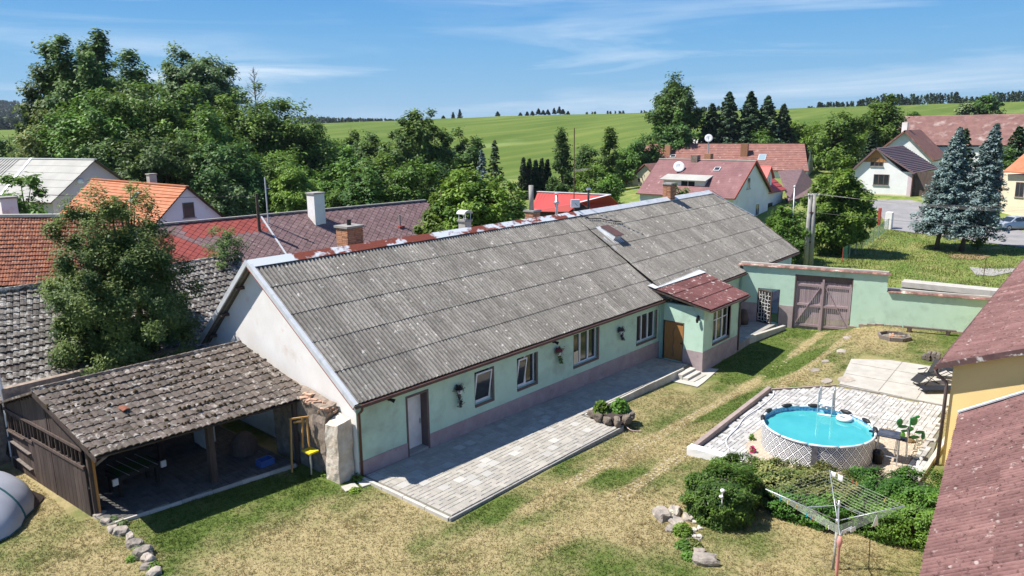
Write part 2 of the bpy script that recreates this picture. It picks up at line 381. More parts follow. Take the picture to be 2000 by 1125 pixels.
def tilemat(name, a, b_, lich, dark, lo=.52, hi=.62):
    m, t, b = newmat(name); P0 = pos(t); pv = pieceval(t)
    col = mixrgb(t, pv, a, b_)
    col = mixrgb(t, rng_(t, noise(t, P0, 5, 4, .7), lo+.02, hi+.03), col, dark)
    col = mixrgb(t, rng_(t, noise(t, P0, 3.6, 5, .7), lo, hi), col, lich)
    L(t, col, b.inputs['Base Color']); b.inputs['Roughness'].default_value = .95; b.inputs['Specular IOR Level'].default_value = .1
    bn = N(t, 'ShaderNodeBump'); bn.inputs['Strength'].default_value = .8; bn.inputs['Distance'].default_value = .03
    L(t, noise(t, P0, 16, 4, .7), bn.inputs['Height']); L(t, bn.outputs[0], b.inputs['Normal']); return m
MT['mosstile'] = tilemat('mossy_grey_tile', (.165, .135, .115), (.10, .085, .072), (.38, .345, .31), (.05, .03, .02), .545, .64)
MT['greytile'] = tilemat('lichened_grey_tile', (.20, .18, .16), (.11, .10, .09), (.42, .40, .365), (.05, .035, .03), .51, .62)
MT['browntile'] = tilemat('old_clay_tile', (.36, .145, .085), (.21, .09, .065), (.44, .28, .20), (.12, .06, .05), .55, .68)
MT['orangetile'] = mat('orange_roof_tile', (.38, .135, .065), (.44, .185, .10), 1.3, .85, .2, 20, tint=.12)
MT['redtile'] = mat('dusky_red_tile', (.26, .125, .10), (.19, .09, .078), 1.2, .9, .3, 20, tint=.12, spots=[((.42, .30, .27), 1.6, .6, .75)])
MT['barnred'] = mat('faded_red_tile', (.27, .15, .13), (.20, .11, .10), 1.0, .9, .3, 20, tint=.12, spots=[((.42, .33, .30), .7, .55, .75)])
MT['pinkshingle'] = mat('faded_pink_shingle', (.24, .125, .125), (.18, .09, .092), .8, .9, .2, 20, tint=.1, spots=[((.45, .32, .32), 1.1, .62, .75)])
MT['purpleshingle'] = mat('purple_brown_shingle', (.155, .095, .095), (.20, .13, .128), 1.5, .9, .3, 20, tint=.16, spots=[((.42, .34, .34), 6, .62, .72)])
MT['redshingle'] = mat('bright_red_shingle', (.32, .065, .05), (.26, .06, .05), 1.5, .8, .2, 20, tint=.1)
MT['brownmetal'] = mat('dark_brown_metal_roof', (.16, .10, .105), (.18, .115, .115), 1, .55)
MT['redmetal'] = mat('bright_red_sheet_roof', (.48, .07, .055), (.43, .07, .06), .8, .5)
MT['greyroof'] = mat('pale_grey_corrugated_roof', (.40, .39, .36), (.33, .32, .30), .5, .9)
MT['yellow'] = mat('yellow_render', (.88, .66, .29), (.85, .62, .28), .8, .9, .2, 40)
MT['cream'] = mat('cream_render', (.68, .58, .42), (.62, .53, .39), .8, .9)
MT['palewall'] = mat('whitewashed_wall', (.78, .78, .77), (.70, .70, .69), .7, .9, spots=[((.5, .45, .4), .8, .62, .8)])
MT['pinkwall'] = mat('pale_pink_wall', (.62, .50, .52), (.55, .46, .50), .8, .9)
MT['greywall'] = mat('grey_white_render', (.58, .57, .57), (.52, .50, .50), .6, .9)
MT['bark'] = mat('tree_bark', (.12, .09, .065), (.07, .055, .04), 6, .95, .8, 20)
MT['bark_pale'] = mat('pale_bark', (.24, .20, .16), (.14, .12, .10), 6, .95, .6, 20)
MT['leaf'] = leafmat('mid_green_leaf', (.04, .10, .017), (.19, .325, .05), .32)
MT['leafdark'] = leafmat('dark_green_leaf', (.03, .078, .019), (.14, .24, .05), .28)
MT['leafpale'] = leafmat('pale_grey_green_leaf', (.08, .14, .05), (.26, .35, .15), .3)
MT['leafyellow'] = leafmat('yellow_green_leaf', (.09, .13, .03), (.32, .36, .10), .32)
MT['leafbright'] = leafmat('bright_green_leaf', (.05, .12, .016), (.22, .36, .05), .35)
MT['leafconifer'] = leafmat('dark_conifer_needle', (.018, .04, .02), (.06, .11, .045), .12)
MT['leafblue'] = leafmat('blue_spruce_needle', (.09, .14, .14), (.31, .42, .42), .12, .6)
MT['leafrowan'] = leafmat('rowan_leaf', (.035, .09, .025), (.22, .29, .07), .3)
MT['leafhedge'] = leafmat('box_hedge_leaf', (.035, .095, .014), (.145, .27, .04), .25)
MT['leafhedgedry'] = leafmat('half_dry_hedge_leaf', (.08, .13, .02), (.36, .34, .12), .2)
MT['leafcedar'] = leafmat('cedar_needle', (.025, .055, .03), (.09, .15, .07), .12)
MT['leafpine'] = leafmat('far_pine_needle', (.014, .03, .02), (.05, .08, .04), .1)

def grassgroup(kind):
    """colour of the yard grass from the place itself: straw patches and greener ones"""
    m, t, b = newmat('yard_grass_'+kind); P0 = pos(t)
    g = N(t, 'ShaderNodeNewGeometry'); s = N(t, 'ShaderNodeSeparateXYZ'); L(t, g.outputs['Position'], s.inputs[0])
    big = noise(t, P0, .22, 3, .5, .4); med = noise(t, P0, 1.1, 4, .6); fine = noise(t, P0, 7, 3, .7)
    v = math_(t, 'ADD', math_(t, 'MULTIPLY', big, 1.25), math_(t, 'ADD', math_(t, 'MULTIPLY', med, .42), math_(t, 'MULTIPLY', fine, .22)))
    # greener close to the gate (large x, lane) and beside the patio kerb; dry in the middle of the yard
    gx = rng_(t, s.outputs[0], 26, 40, 0, .19)
    lane = math_(t, 'MULTIPLY', gx, rng_(t, s.outputs[1], 11.0, 12.5, 0, 1))
    pk = rng_(t, math_(t, 'ABSOLUTE', math_(t, 'SUBTRACT', s.outputs[1], 15.2)), 0, 1.1, .10, 0)
    nl = math_(t, 'MULTIPLY', rng_(t, s.outputs[1], 19.5, 21.5, 0, .12), rng_(t, s.outputs[0], 7.2, 8.4, 0, 1))
    mid = rng_(t, s.outputs[0], 8, 13, -.0, 0)
    v = math_(t, 'ADD', v, math_(t, 'ADD', lane, math_(t, 'ADD', pk, math_(t, 'ADD', nl, mid))))
    for yc, w_ in ((14.15, .42), (12.2, .42)):
        tr = rng_(t, math_(t, 'ABSOLUTE', math_(t, 'SUBTRACT', s.outputs[1], yc)), w_*.3, w_, -.26, 0)
        tr = math_(t, 'MULTIPLY', tr, rng_(t, s.outputs[0], 12, 20, 0, 1)); v = math_(t, 'ADD', v, tr)
    fac = rng_(t, v, .83, 1.12)
    straw = mixrgb(t, rng_(t, noise(t, P0, 3, 4, .7), .3, .7), (.40, .325, .175), (.31, .26, .125))
    green = mixrgb(t, rng_(t, noise(t, P0, 2.3, 4, .7), .3, .7), (.07, .115, .022), (.125, .165, .04))
    col = mixrgb(t, fac, straw, green)
    if kind == 'blade':
        a = N(t, 'ShaderNodeAttribute', attribute_name='tint'); h = N(t, 'ShaderNodeHueSaturation')
        L(t, rng_(t, a.outputs['Fac'], 0, 1, .82, 1.25), h.inputs['Value']); L(t, col, h.inputs['Color']); col = h.outputs[0]
    else:
        col = mixrgb(t, rng_(t, noise(t, P0, 18, 3, .7), .35, .55, .2, 0), col, (.09, .085, .035))
        bn = N(t, 'ShaderNodeBump'); bn.inputs['Strength'].default_value = .9; bn.inputs['Distance'].default_value = .06
        L(t, noise(t, P0, 14, 4, .7), bn.inputs['Height']); L(t, bn.outputs[0], b.inputs['Normal'])
    L(t, col, b.inputs['Base Color']); b.inputs['Roughness'].default_value = .9; b.inputs['Specular IOR Level'].default_value = .1
    if kind == 'blade':
        tr = N(t, 'ShaderNodeBsdfTranslucent'); L(t, col, tr.inputs[0]); ms = N(t, 'ShaderNodeMixShader'); ms.inputs[0].default_value = .45; L(t, b.outputs[0], ms.inputs[1]); L(t, tr.outputs[0], ms.inputs[2]); L(t, ms.outputs[0], t.nodes['Material Output'].inputs[0])
    return m
MT['yard'] = grassgroup('turf'); MT['blade'] = grassgroup('blade')
MT['meadow'] = mat('village_meadow', (.115, .18, .032), (.19, .22, .055), .25, .95, .8, 6, spots=[((.26, .25, .09), .5, .52, .68), ((.07, .12, .025), 1.4, .56, .7), ((.36, .32, .18), 2.5, .66, .74)])
def fieldmat():
    m, t, b = newmat('crop_field'); P0 = pos(t)
    col = mixrgb(t, rng_(t, noise(t, pos(t, (.02, .05, 0), (0, 0, R_(-50))), 1, 6, .6), .35, .65), (.08, .125, .026), (.115, .16, .036))
    col = mixrgb(t, rng_(t, noise(t, pos(t, (.008, .12, 0), (0, 0, R_(50))), 1, 3, .5), .5, .68, 0, .6), col, (.17, .20, .05))
    col = mixrgb(t, rng_(t, noise(t, pos(t, (.01, .022, 0), (0, 0, R_(50))), 1, 5, .6), .58, .72, 0, .6), col, (.26, .32, .13))
    L(t, col, b.inputs['Base Color']); b.inputs['Roughness'].default_value = .95; b.inputs['Specular IOR Level'].default_value = .05
    bn = N(t, 'ShaderNodeBump'); bn.inputs['Strength'].default_value = .5; bn.inputs['Distance'].default_value = .2
    L(t, noise(t, P0, 1.5, 4, .7), bn.inputs['Height']); L(t, bn.outputs[0], b.inputs['Normal']); return m
MT['field'] = fieldmat()
# ------------------------------------------------------------------ ground
def make_ground():
    azs = np.concatenate([np.arange(-180, -56, 6), np.arange(-56, 56, .36), np.arange(56, 181, 6)])*math.pi/180
    ds = [2.0]
    while ds[-1] < 6500: ds.append(ds[-1]*1.02)
    ds = np.array(ds); A, Dd = np.meshgrid(azs, ds)
    th = AZ0 - A; X = Dd*np.cos(th); Y = Dd*np.sin(th); Z = G(X, Y)
    na = len(azs); V = np.stack([X, Y, Z], -1).reshape(-1, 3)
    i, j = np.meshgrid(np.arange(len(ds)-1), np.arange(na-1), indexing='ij')
    q = np.stack([i*na+j, i*na+j+1, (i+1)*na+j+1, (i+1)*na+j], -1).reshape(-1, 4)
    c = V[q].mean(1); d = np.hypot(c[:, 0], c[:, 1])
    azc = AZ0-np.arctan2(c[:, 1], c[:, 0])
    wallx = 45.6 + (19.2-c[:, 1])*.244
    yard = (c[:, 0] < wallx) & (c[:, 1] < 34) & (c[:, 0] > -30) & (c[:, 1] > -20)
    fieldstart = np.interp(azc, [-.5, .0, .3, .7], [200, 158, 175, 200])
    field = d > fieldstart
    def sub(mask, name, m):
        qq = q[mask]; u, inv = np.unique(qq, return_inverse=True)
        o = npmesh(name, V[u], quads=inv.reshape(-1, 4)[:, ::-1], mat=m, smooth=True); o['kind'] = 'structure'; return o
    sub(yard, 'yard_lawn', MT['yard']); sub(~yard & ~field, 'meadow', MT['meadow']); sub(field, 'field', MT['field'])
    # cap under the camera
    n = 24; P = [(2.02*math.cos(2*math.pi*k/n), 2.02*math.sin(2*math.pi*k/n)) for k in range(n)]
    npmesh('yard_lawn', [(0, 0, float(G(0, 0)))]+[(x, y, float(G(x, y))) for x, y in P], tris=[(0, k+1, (k+1) % n+1) for k in range(n)], mat=MT['yard'])['kind'] = 'structure'
make_ground()
def drape(name, poly, m, off=.03, step=.6, zf=None):
    """a thin sheet following the ground inside a polygon"""
    bm = bmesh.new(); vs = [bm.verts.new((float(p[0]), float(p[1]), 0)) for p in poly]; f = bm.faces.new(vs)
    bmesh.ops.triangulate(bm, faces=[f])
    for _ in range(9):
        es = [e for e in bm.edges if e.calc_length() > step]
        if not es: break
        bmesh.ops.subdivide_edges(bm, edges=es, cuts=1); bmesh.ops.triangulate(bm, faces=[f for f in bm.faces if len(f.verts) > 3])
    for v in bm.verts: v.co.z = (float(G(v.co.x, v.co.y)) if zf is None else zf(v.co.x, v.co.y))+off
    bmesh.ops.recalc_face_normals(bm, faces=bm.faces)
    if sum(f.normal.z for f in bm.faces) < 0: bmesh.ops.reverse_faces(bm, faces=bm.faces)
    me = bpy.data.meshes.new(name); bm.to_mesh(me); bm.free(); me.materials.append(m)
    o = link(bpy.data.objects.new(name, me)); o['kind'] = 'structure'; return o
# village square road (in front of the white gabled house) and the street behind the yard wall
rp = [atg(*p) for p in [(1735, 448), (1727, 432), (1716, 414), (1696, 400), (1700, 391), (1779, 391), (1830, 405), (1895, 428), (1952, 445), (2010, 453), (2120, 470), (2140, 520), (2000, 484), (1915, 473), (1850, 463), (1790, 456)]]
drape('village_road', [(p[0], p[1]) for p in rp], MT['asphalt'], .05, 2)
drape('street', [(50.6, 24), (48.6, 19.3), (51.2, 6), (54, -6), (66, -8), (61.3, 7.5), (60.6, 13.5), (58, 24)], MT['asphalt'], .04, 1.5)
mb = MB()
pp = [(60.8, 13.2), (61.3, 7.5), (64.2, -4)]
for (a, b) in zip(pp[:-1], pp[1:]):
    mb.slab([(a[0], a[1], float(G(*a))+.10), (b[0], b[1], float(G(*b))+.10), (b[0]+1.3, b[1]+.1, float(G(*b))+.10), (a[0]+1.3, a[1]+.1, float(G(*a))+.10)][::-1], .4)
o = mb.build('street_kerb', MT['concretelight']); o['kind'] = 'structure'

# ------------------------------------------------------------------ walls with openings
def hole_wall(M_, length, z0, z1, th, holes, name, m, parent, ztop=None):
    """wall in frame M_: x along, y into the wall (0..th), z up; holes (x0,x1,z0,z1)"""
    xs = sorted({0, length, *[h[0] for h in holes], *[h[1] for h in holes]}); zs = sorted({z0, z1, *[max(h[2], z0) for h in holes], *[min(h[3], z1) for h in holes]})
    mb = MB(M_)
    inh = lambda x, z: any(h[0] < x < h[1] and h[2] < z < h[3] for h in holes)
    cell = {}
    for i in range(len(xs)-1):
        for k in range(len(zs)-1):
            cell[i, k] = not inh((xs[i]+xs[i+1])/2, (zs[k]+zs[k+1])/2)
    for (i, k), s in cell.items():
        if not s: continue
        a, b, c, d = xs[i], xs[i+1], zs[k], zs[k+1]
        mb.add([(a, 0, c), (b, 0, c), (b, 0, d), (a, 0, d)], [(0, 1, 2, 3)]); mb.add([(a, th, c), (b, th, c), (b, th, d), (a, th, d)], [(3, 2, 1, 0)])
        for (di, dk, q) in ((-1, 0, [(a, 0, c), (a, th, c), (a, th, d), (a, 0, d)]), (1, 0, [(b, 0, c), (b, th, c), (b, th, d), (b, 0, d)]),
                            (0, -1, [(a, 0, c), (b, 0, c), (b, th, c), (a, th, c)]), (0, 1, [(a, 0, d), (b, 0, d), (b, th, d), (a, th, d)])):
            if not cell.get((i+di, k+dk), False): mb.add(q, [(0, 1, 2, 3)])
    bm = bmesh.new(); me = bpy.data.meshes.new(name); o0 = wloc(parent)
    me.from_pydata([tuple(Vector(v)-o0) for v in mb.v], [], mb.f); bm.from_mesh(me)
    bmesh.ops.remove_doubles(bm, verts=bm.verts, dist=1e-4); bmesh.ops.recalc_face_normals(bm, faces=bm.faces); bm.to_mesh(me); bm.free()
    me.materials.append(m); return link(bpy.data.objects.new(name, me), parent)
def window(M_, x0, x1, z0, z1, parent, depth=.14, cas=2, fm='pvc', reveal=None, tilt=None, pane='glass', curtain=False, sill=True, bar=.055, tall=False):
    """window set `depth` into a wall: frame with casements; panes and sill are its own pieces"""
    f = MB(M_); y0 = depth; y1 = depth+.07; b = bar
    f.box(x0, x1, y0, y1, z0, z0+b); f.box(x0, x1, y0, y1, z1-b, z1)
    f.box(x0, x0+b, y0, y1, z0+b, z1-b); f.box(x1-b, x1, y0, y1, z0+b, z1-b)
    w_ = (x1-x0)/cas
    for i in range(1, cas): f.box(x0+i*w_-b*.8, x0+i*w_+b*.8, y0-.012, y1-.01, z0+b, z1-b)
    if tall: f.box(x0+b, x1-b, y0+.004, y1-.014, z0+(z1-z0)*.68, z0+(z1-z0)*.68+b*.8)
    fo = f.build('window', MT[fm], parent)
    p = MB(M_)
    for i in range(cas): p.add([(x0+i*w_+b*.7, y0+.045, z0+b*.9), (x0+(i+1)*w_-b*.7, y0+.045, z0+b*.9), (x0+(i+1)*w_-b*.7, y0+.045, z1-b*.9), (x0+i*w_+b*.7, y0+.045, z1-b*.9)], [(0, 1, 2, 3)])
    p.build('pane', MT[pane], fo)
    if curtain:
        c = MB(M_)
        for i in range(cas):
            a = x0+i*w_+b; e = x0+(i+1)*w_-b; n = 10
            for k in range(n):
                xa = a+(e-a)*k/n; xb = a+(e-a)*(k+1)/n
                if k in (4, 5): continue
                c.add([(xa, y0+.1+.02*(k % 2), z0+.1), (xb, y0+.1+.02*((k+1) % 2), z0+.1), (xb, y0+.1+.02*((k+1) % 2), z1-.05), (xa, y0+.1+.02*(k % 2), z1-.05)], [(0, 1, 2, 3)])
        c.build('curtain', MT['curtain'], fo)
    if tilt is not None:       # open casements: list of (hinge x, width, angle, kind)
        for (hx, ww, ang, kind) in tilt:
            c = MB()
            hh = z1-z0-2*b
            c.box(0, ww, 0, .05, 0, b); c.box(0, ww, 0, .05, hh-b, hh); c.box(0, b, 0, .05, b, hh-b); c.box(ww-b, ww, 0, .05, b, hh-b)
            Tm = M_ @ Matrix.Translation((hx, y0-.004, z0+b)) @ (Matrix.Rotation(ang, 4, 'Z') if kind == 'swing' else Matrix.Rotation(ang, 4, 'X'))
            c.M = Matrix.Identity(4); c.v = [tuple(Tm @ Vector(v)) for v in c.v]
            so = c.build('sash', MT[fm], fo)
            g = MB(); g.add([tuple(Tm @ Vector(v)) for v in ((b, .02, b), (ww-b, .02, b), (ww-b, .02, hh-b), (b, .02, hh-b))], [(0, 1, 2, 3)]); g.build('pane', MT[pane], fo)
    if sill:
        MB(M_).box(x0-.03, x1+.03, -.045, y0, z0-.05, z0-.005).build('sill', MT['brownframe'] if fm == 'pvc' and reveal else MT[fm], fo)
    if reveal:
        r = MB(M_); rz0 = z0-.0
        r.box(x1, x1+.012+.10, -.008, depth+.02, z0-.12, z1+.0); r.box(x0-.02, x0, -.006, depth, z0-.12, z1); r.box(x0, x1+.11, -.007, depth, z0-.14, z0-.055)
        r.build('reveal', MT[reveal], fo)
    return fo

# ------------------------------------------------------------------ the green farmhouse
O1 = (14.55, 19.72, 0); F1 = Matrix.Translation(O1) @ Matrix.Rotation(R_(-1.2), 4, 'Z')
V1R, Z1E, Z1R = 6.5, 2.95, 7.2            # ridge distance, eave and ridge heights
O2 = (35.55, 18.84, 0); F2 = Matrix.Translation(O2) @ Matrix.Rotation(R_(.9), 4, 'Z'); V2R = 6.95
house = thing('farmhouse', 'long mint green farmhouse with mauve plinth and weathered grey corrugated roof', 'house', (30, 22, -.2))
L1 = 21.15
def Pz(x): return .02-.0225*(x-15)       # level of the patio along the wall
WV = .43
holes1 = [(2.27, 3.34, -.6, 2.38), (5.95, 7.0, .97, 2.38), (8.6, 9.9, .93, 2.33), (12.7, 14.7, .93, 2.5), (18.3, 20.25, .78, 2.3)]
FW1 = F1 @ Matrix.Translation((.35, WV, 0))
hole_wall(FW1, L1-.5, -.9, 2.98, .45, holes1, 'wall', MT['mint'], house)
# plinth, 25 mm proud, split by the door
pl = MB(FW1)
def zpl(u): return .55-.006*u
for a, b in ((0, 2.27), (3.34, L1-.5)):
    pl.add([(a, -.025, -.95), (b, -.025, -.95), (b, -.025, zpl(b)), (a, -.025, zpl(a)), (a, .0, -.95), (b, .0, -.95), (b, .0, zpl(b)), (a, .0, zpl(a))], [(0, 1, 2, 3), (3, 2, 6, 7), (0, 3, 7, 4), (1, 5, 6, 2)])
pl.build('plinth', MT['mauve'], house)
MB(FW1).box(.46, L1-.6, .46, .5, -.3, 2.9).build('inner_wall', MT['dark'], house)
# gable walls
def gable(F, u, v0, v1, z0, zef, zeb, vr, zr, th, m, name='gable_wall'):
    mb = MB(F); P = [(v0, z0), (v1, z0), (v1, zeb), (vr, zr), (v0, zef)]
    n = len(P); mb.add([(u, v, z) for v, z in P]+[(u+th, v, z) for v, z in P], [tuple(range(n)), tuple(range(n, 2*n))]+[(i, (i+1) % n, n+(i+1) % n, n+i) for i in range(n)])
    return mb.build(name, m, house)
sl1 = (Z1R-Z1E)/V1R
gable(F1, .345, WV+.005, 11.2, -.3, Z1E+WV*sl1-.07, Z1R-(11.2-V1R)*.9-.07, V1R, Z1R-.09, .4, MT['white_render'])
hw2 = hole_wall(F2 @ Matrix.Translation((0, .45, 0)), 19.5, -1.0, 3.05, .45, [(11.55, 12.95, .95, 2.3)], 'wall', MT['mint'], house)
pl = MB(F2 @ Matrix.Translation((0, .45, 0))); pl.box(4.2, 19.5, -.025, 0, -1.0, .40); pl.build('plinth', MT['mauve'], house)
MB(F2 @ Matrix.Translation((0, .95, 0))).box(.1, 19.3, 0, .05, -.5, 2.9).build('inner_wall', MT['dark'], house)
gable(F2, 19.3, .455, 12.5, -1, Z1E+.455*.61-.07, Z1E, V2R, 5.9, .3, MT['mint'])
window(F2 @ Matrix.Translation((0, .45, 0)), 11.55, 12.95, .95, 2.3, house, cas=3, reveal='brownframe')
window(FW1, 5.95, 7.0, .97, 2.38, house, cas=1, reveal='brownframe', tilt=[(6.0, .94, R_(9), 'tip')])
window(FW1, 8.6, 9.9, .93, 2.33, house, cas=2, reveal='brownframe', tilt=[(8.65, .57, R_(9), 'tip')], curtain=True)
w3 = window(FW1, 12.7, 14.7, .93, 2.5, house, cas=3, reveal='brownframe', curtain=True)
MB(FW1).box(12.75, 13.2, .09, .105, .99, 1.6).build('shade_panel', MT['cream'], w3)
window(FW1, 18.3, 20.25, .78, 2.3, house, cas=3, reveal='brownframe', curtain=True)
# entrance in the long wall: brown reveal and pale door standing deep
dr = MB(FW1); z0 = Pz(17.4)
dr.box(3.28, 3.38, -.03, .50, z0, 2.39); dr.box(2.25, 2.32, -.03, .40, z0, 2.39); dr.box(2.32, 3.28, -.028, .40, 2.31, 2.391); dr.build('door_frame', MT['brownframe'], house)
dd = MB(FW1); dd.box(2.33, 3.27, .34, .39, z0+.09, 2.3); dd.box(2.5, 3.12, .325, .34, z0+.3, z0+.95); dd.box(2.5, 3.12, .325, .34, z0+1.1, 2.05); ddo = dd.build('door', MT['white'], house)
MB(FW1).box(3.16, 3.22, .29, .33, z0+1.0, z0+1.2).build('handle', MT['steel'], ddo)
MB(FW1).box(2.3, 3.34, -.02, .5, z0-.05, z0+.08).build('threshold', MT['concrete'], house)
# corrugated sheets
PITCHW = .177; SW = PITCHW*5
def corr_mesh(name, w_, h_, m, amp=.026, pitch=PITCHW, seg=8, clip=None, rows=1):
    n = int(round(w_/pitch*seg)); V = []; F = []
    for r in range(rows+1):
        s = h_*r/rows
        for i in range(n+1):
            x = w_*i/n
            if clip: x = min(x, clip(s))
            V.append((x, s, amp*math.cos(2*math.pi*i/seg)+.024*(1-r/rows)))
    for r in range(rows):
        for i in range(n): a = r*(n+1)+i; F.append((a, a+1, a+n+2, a+n+1))
    b = len(V)
    for i in range(n+1): V.append((V[i][0], .0, V[i][2])); V.append((V[i][0], .004, V[i][2]-.03))     # dark lower lip
    for i in range(n): F.append((b+2*i, b+2*i+1, b+2*i+3, b+2*i+2))
    me = bpy.data.meshes.new(name); me.from_pydata(V, [], F); me.materials.append(m)
    me.polygons.foreach_set('use_smooth', [True]*(len(F)-n)+[False]*n); return me
def slope_frame(F, u, v, ze, vr, zr, off=0.0):
    dirv = Vector((0, vr, zr-ze)).normalized(); nrm = Vector((0, -(zr-ze), vr)).normalized()
    m = Matrix.Identity(4)
    for i in range(3): m[i][0] = (1, 0, 0)[i]; m[i][1] = dirv[i]; m[i][2] = nrm[i]; m[i][3] = (u, v, ze)[i]+nrm[i]*off
    return F @ m
def corr_roof(F, u0, u1, vr, ze, zr, nrow, umax=None, sm='eternit'):
    SL = math.hypot(vr, zr-ze); rh = SL/nrow; base = corr_mesh('roof_sheet', SW, rh+.05, MT[sm]); nc = int(math.ceil((u1-u0)/SW-1e-6))
    for r in range(nrow):
        for c in range(nc):
            u = u0+c*SW; me = base
            top = (lambda s, r=r: umax(r*rh+s)) if umax else (lambda s: u1)
            if min(top(0), top(rh)) < u+SW-1e-4:
                if max(top(0), top(rh)) <= u+.02: continue
                me = corr_mesh('roof_sheet', SW, rh+.05, MT[sm], clip=lambda s: max(0, top(min(s, rh))-u), rows=4)
            Mx = slope_frame(F, u, 0, ze, vr, zr) @ Matrix.Translation((0, r*rh+rnd.uniform(-.012, .012), rnd.uniform(-.004, .004))) @ Matrix.Rotation(rnd.uniform(-.002, .002), 4, 'Z')
            piece('roof_sheet', me, house, Mx)
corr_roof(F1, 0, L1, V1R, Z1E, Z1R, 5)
SL2 = math.hypot(V2R, Z1R-Z1E); hipz = .55
U2H, U2R, U2E = 20.3, 18.7, 19.75
def um2(s):
    k = s/SL2
    return U2E+(U2H-U2E)*k/hipz if k < hipz else U2H+(U2R-U2H)*(k-hipz)/(1-hipz)
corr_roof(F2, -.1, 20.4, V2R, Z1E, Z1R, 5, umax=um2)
# back slopes, hip and underside
bk = MB(F1); bk.slab([(0, V1R, Z1R), (0, 11.3, 2.95), (L1, 11.3, 2.95), (L1, V1R, Z1R)], .06); bk.M = F2
bk.slab([(0, V2R, Z1R), (0, 12.9, 2.95), (U2E, 12.9, 2.95), (U2R, V2R, Z1R)], .06)
hz = Z1E+(Z1R-Z1E)*hipz; hv = V2R*hipz
bk.add([(U2R, V2R, Z1R), (U2H, hv, hz), (U2H, 2*V2R-hv, hz)], [(0, 1, 2)]); bk.build('back_roof', MT['eternit'], house)
un = MB(F1); un.slab([(.03, .03, Z1E-.03), (L1, .03, Z1E-.03), (L1, V1R, Z1R-.05), (.03, V1R, Z1R-.05)], .05)
un.M = F2; un.slab([(.0, .03, Z1E-.03), (U2E-.1, .03, Z1E-.03), (U2E-1.2, V2R, Z1R-.05), (.0, V2R, Z1R-.05)], .05); un.build('roof_boarding', MT['darkwood'], house)
# eave boards, gutters, verge flashings, ridge
MB(F1).box(.3, L1-.1, .0, .035, Z1E-.22, Z1E-.04).build('fascia', MT['gutter'], house)
MB(F2).box(4.0, U2E, .0, .035, Z1E-.22, Z1E-.04).build('fascia', MT['gutter'], house)
MB(F1).tube([(.0, -.06, Z1E-.10), (L1, -.06, Z1E-.12)], .055, 8).build('gutter', MT['gutter'], house)
MB(F2).tube([(5.4, -.06, Z1E-.10), (U2E, -.06, Z1E-.12)], .055, 8).build('gutter', MT['gutter'], house)
dp = MB(F1); dp.tube([(.28, -.06, 2.86), (.26, -.05, 2.68), (.42, .25, 2.5), (.42, .36, 2.4), (.42, .37, -.05)], .05, 8); dp.build('downpipe', MT['gutter'], house, smooth=True)
vf = MB(slope_frame(F1, 0, 0, Z1E, V1R, Z1R)); SL1 = math.hypot(V1R, Z1R-Z1E)
vf.box(-.04, .10, -.05, SL1, .06, .075); vf.box(-.055, -.035, -.05, SL1+.02, -.13, .065); vf.build('verge_flashing', MT['lightsteel'], house)
MB(slope_frame(F1, 0, 0, Z1E, V1R, Z1R)).box(-.034, -.012, -.05, SL1, -.2, .04).build('barge_board', MT['redpaint'], house)
vb = MB(F1)
vb.beam((-.03, V1R, Z1R+.03), (-.03, 11.35, 3.02), .06, .2); vb.build('verge_flashing', MT['lightsteel'], house)
vb = MB(F1)
for v in (7.6, 9.1, 10.4): vb.beam((-.0, v, Z1R-.1-(v-V1R)*.9-.12), (.35, v, Z1R-.1-(v-V1R)*.9-.12), .12)
vb.build('purlin_end', MT['darkwood'], house)
seam = MB(F1); s0 = slope_frame(F1, 0, 0, Z1E, V1R, Z1R); seam.M = s0; seam.box(L1-.10, L1+.05, -.04, SL1*.68, .075, .095); seam.box(L1+.035, L1+.05, -.04, SL1*.68, -.28, .075); seam.build('seam_flashing', MT['lightsteel'], house)
h2 = MB(F2); h2.beam((U2R, V2R, Z1R+.05), (U2H, hv, hz+.05), .2, .05); h2.build('hip_flashing', MT['lightsteel'], house)
h2 = MB(F2); h2.beam((U2H+.02, hv, hz+.0), (U2E+.03, -.02, Z1E-.02), .05, .14); h2.build('barge_board', MT['darkwood'], house)
def ridgemat():
    m, t, b = newmat('rusty_galvanised_ridge'); P = pos(t, (.55, .55, 1)); P0 = pos(t)
    g = N(t, 'ShaderNodeNewGeometry'); s = N(t, 'ShaderNodeSeparateXYZ'); L(t, g.outputs['Position'], s.inputs[0])
    v = math_(t, 'ADD', noise(t, P, 1.6, 3, .6), rng_(t, s.outputs[0], 16.5, 36, .16, -.03))
    v = math_(t, 'SUBTRACT', v, rng_(t, s.outputs[0], 16.2, 17.0, .5, 0))
    v = math_(t, 'ADD', v, math_(t, 'MULTIPLY', noise(t, P0, 5, 3, .6), .25))
    v = math_(t, 'SUBTRACT', v, rng_(t, s.outputs[0], 35.5, 36.5, 0, .3))
    f = rng_(t, v, .62, .70)
    rust = mixrgb(t, noise(t, P0, 9, 4), (.26, .06, .03), (.14, .045, .03))
    col = mixrgb(t, f, (.60, .63, .66), rust); L(t, col, b.inputs['Base Color']); b.inputs['Roughness'].default_value = .6
    return m
MT['ridge'] = ridgemat()
def ridge_run(F, u0, u1, vr, zr, m, step=2.0):
    u = u0
    while u < u1-.01:
        e = min(u+step, u1); mb = MB(F); q = .0+rnd.uniform(-.008, .012); s = sl1
        mb.slab([(u, vr-.34, zr-.34*s+.075+q), (e+.04, vr-.34, zr-.34*s+.08+q), (e+.04, vr, zr+.10+q), (u, vr, zr+.095+q)], .02)
        mb.slab([(u, vr, zr+.095+q), (e+.04, vr, zr+.10+q), (e+.04, vr+.34, zr-.34*s+.08+q), (u, vr+.34, zr-.34*s+.08+q)], .02)
        mb.build('ridge_cap', m, house); u = e
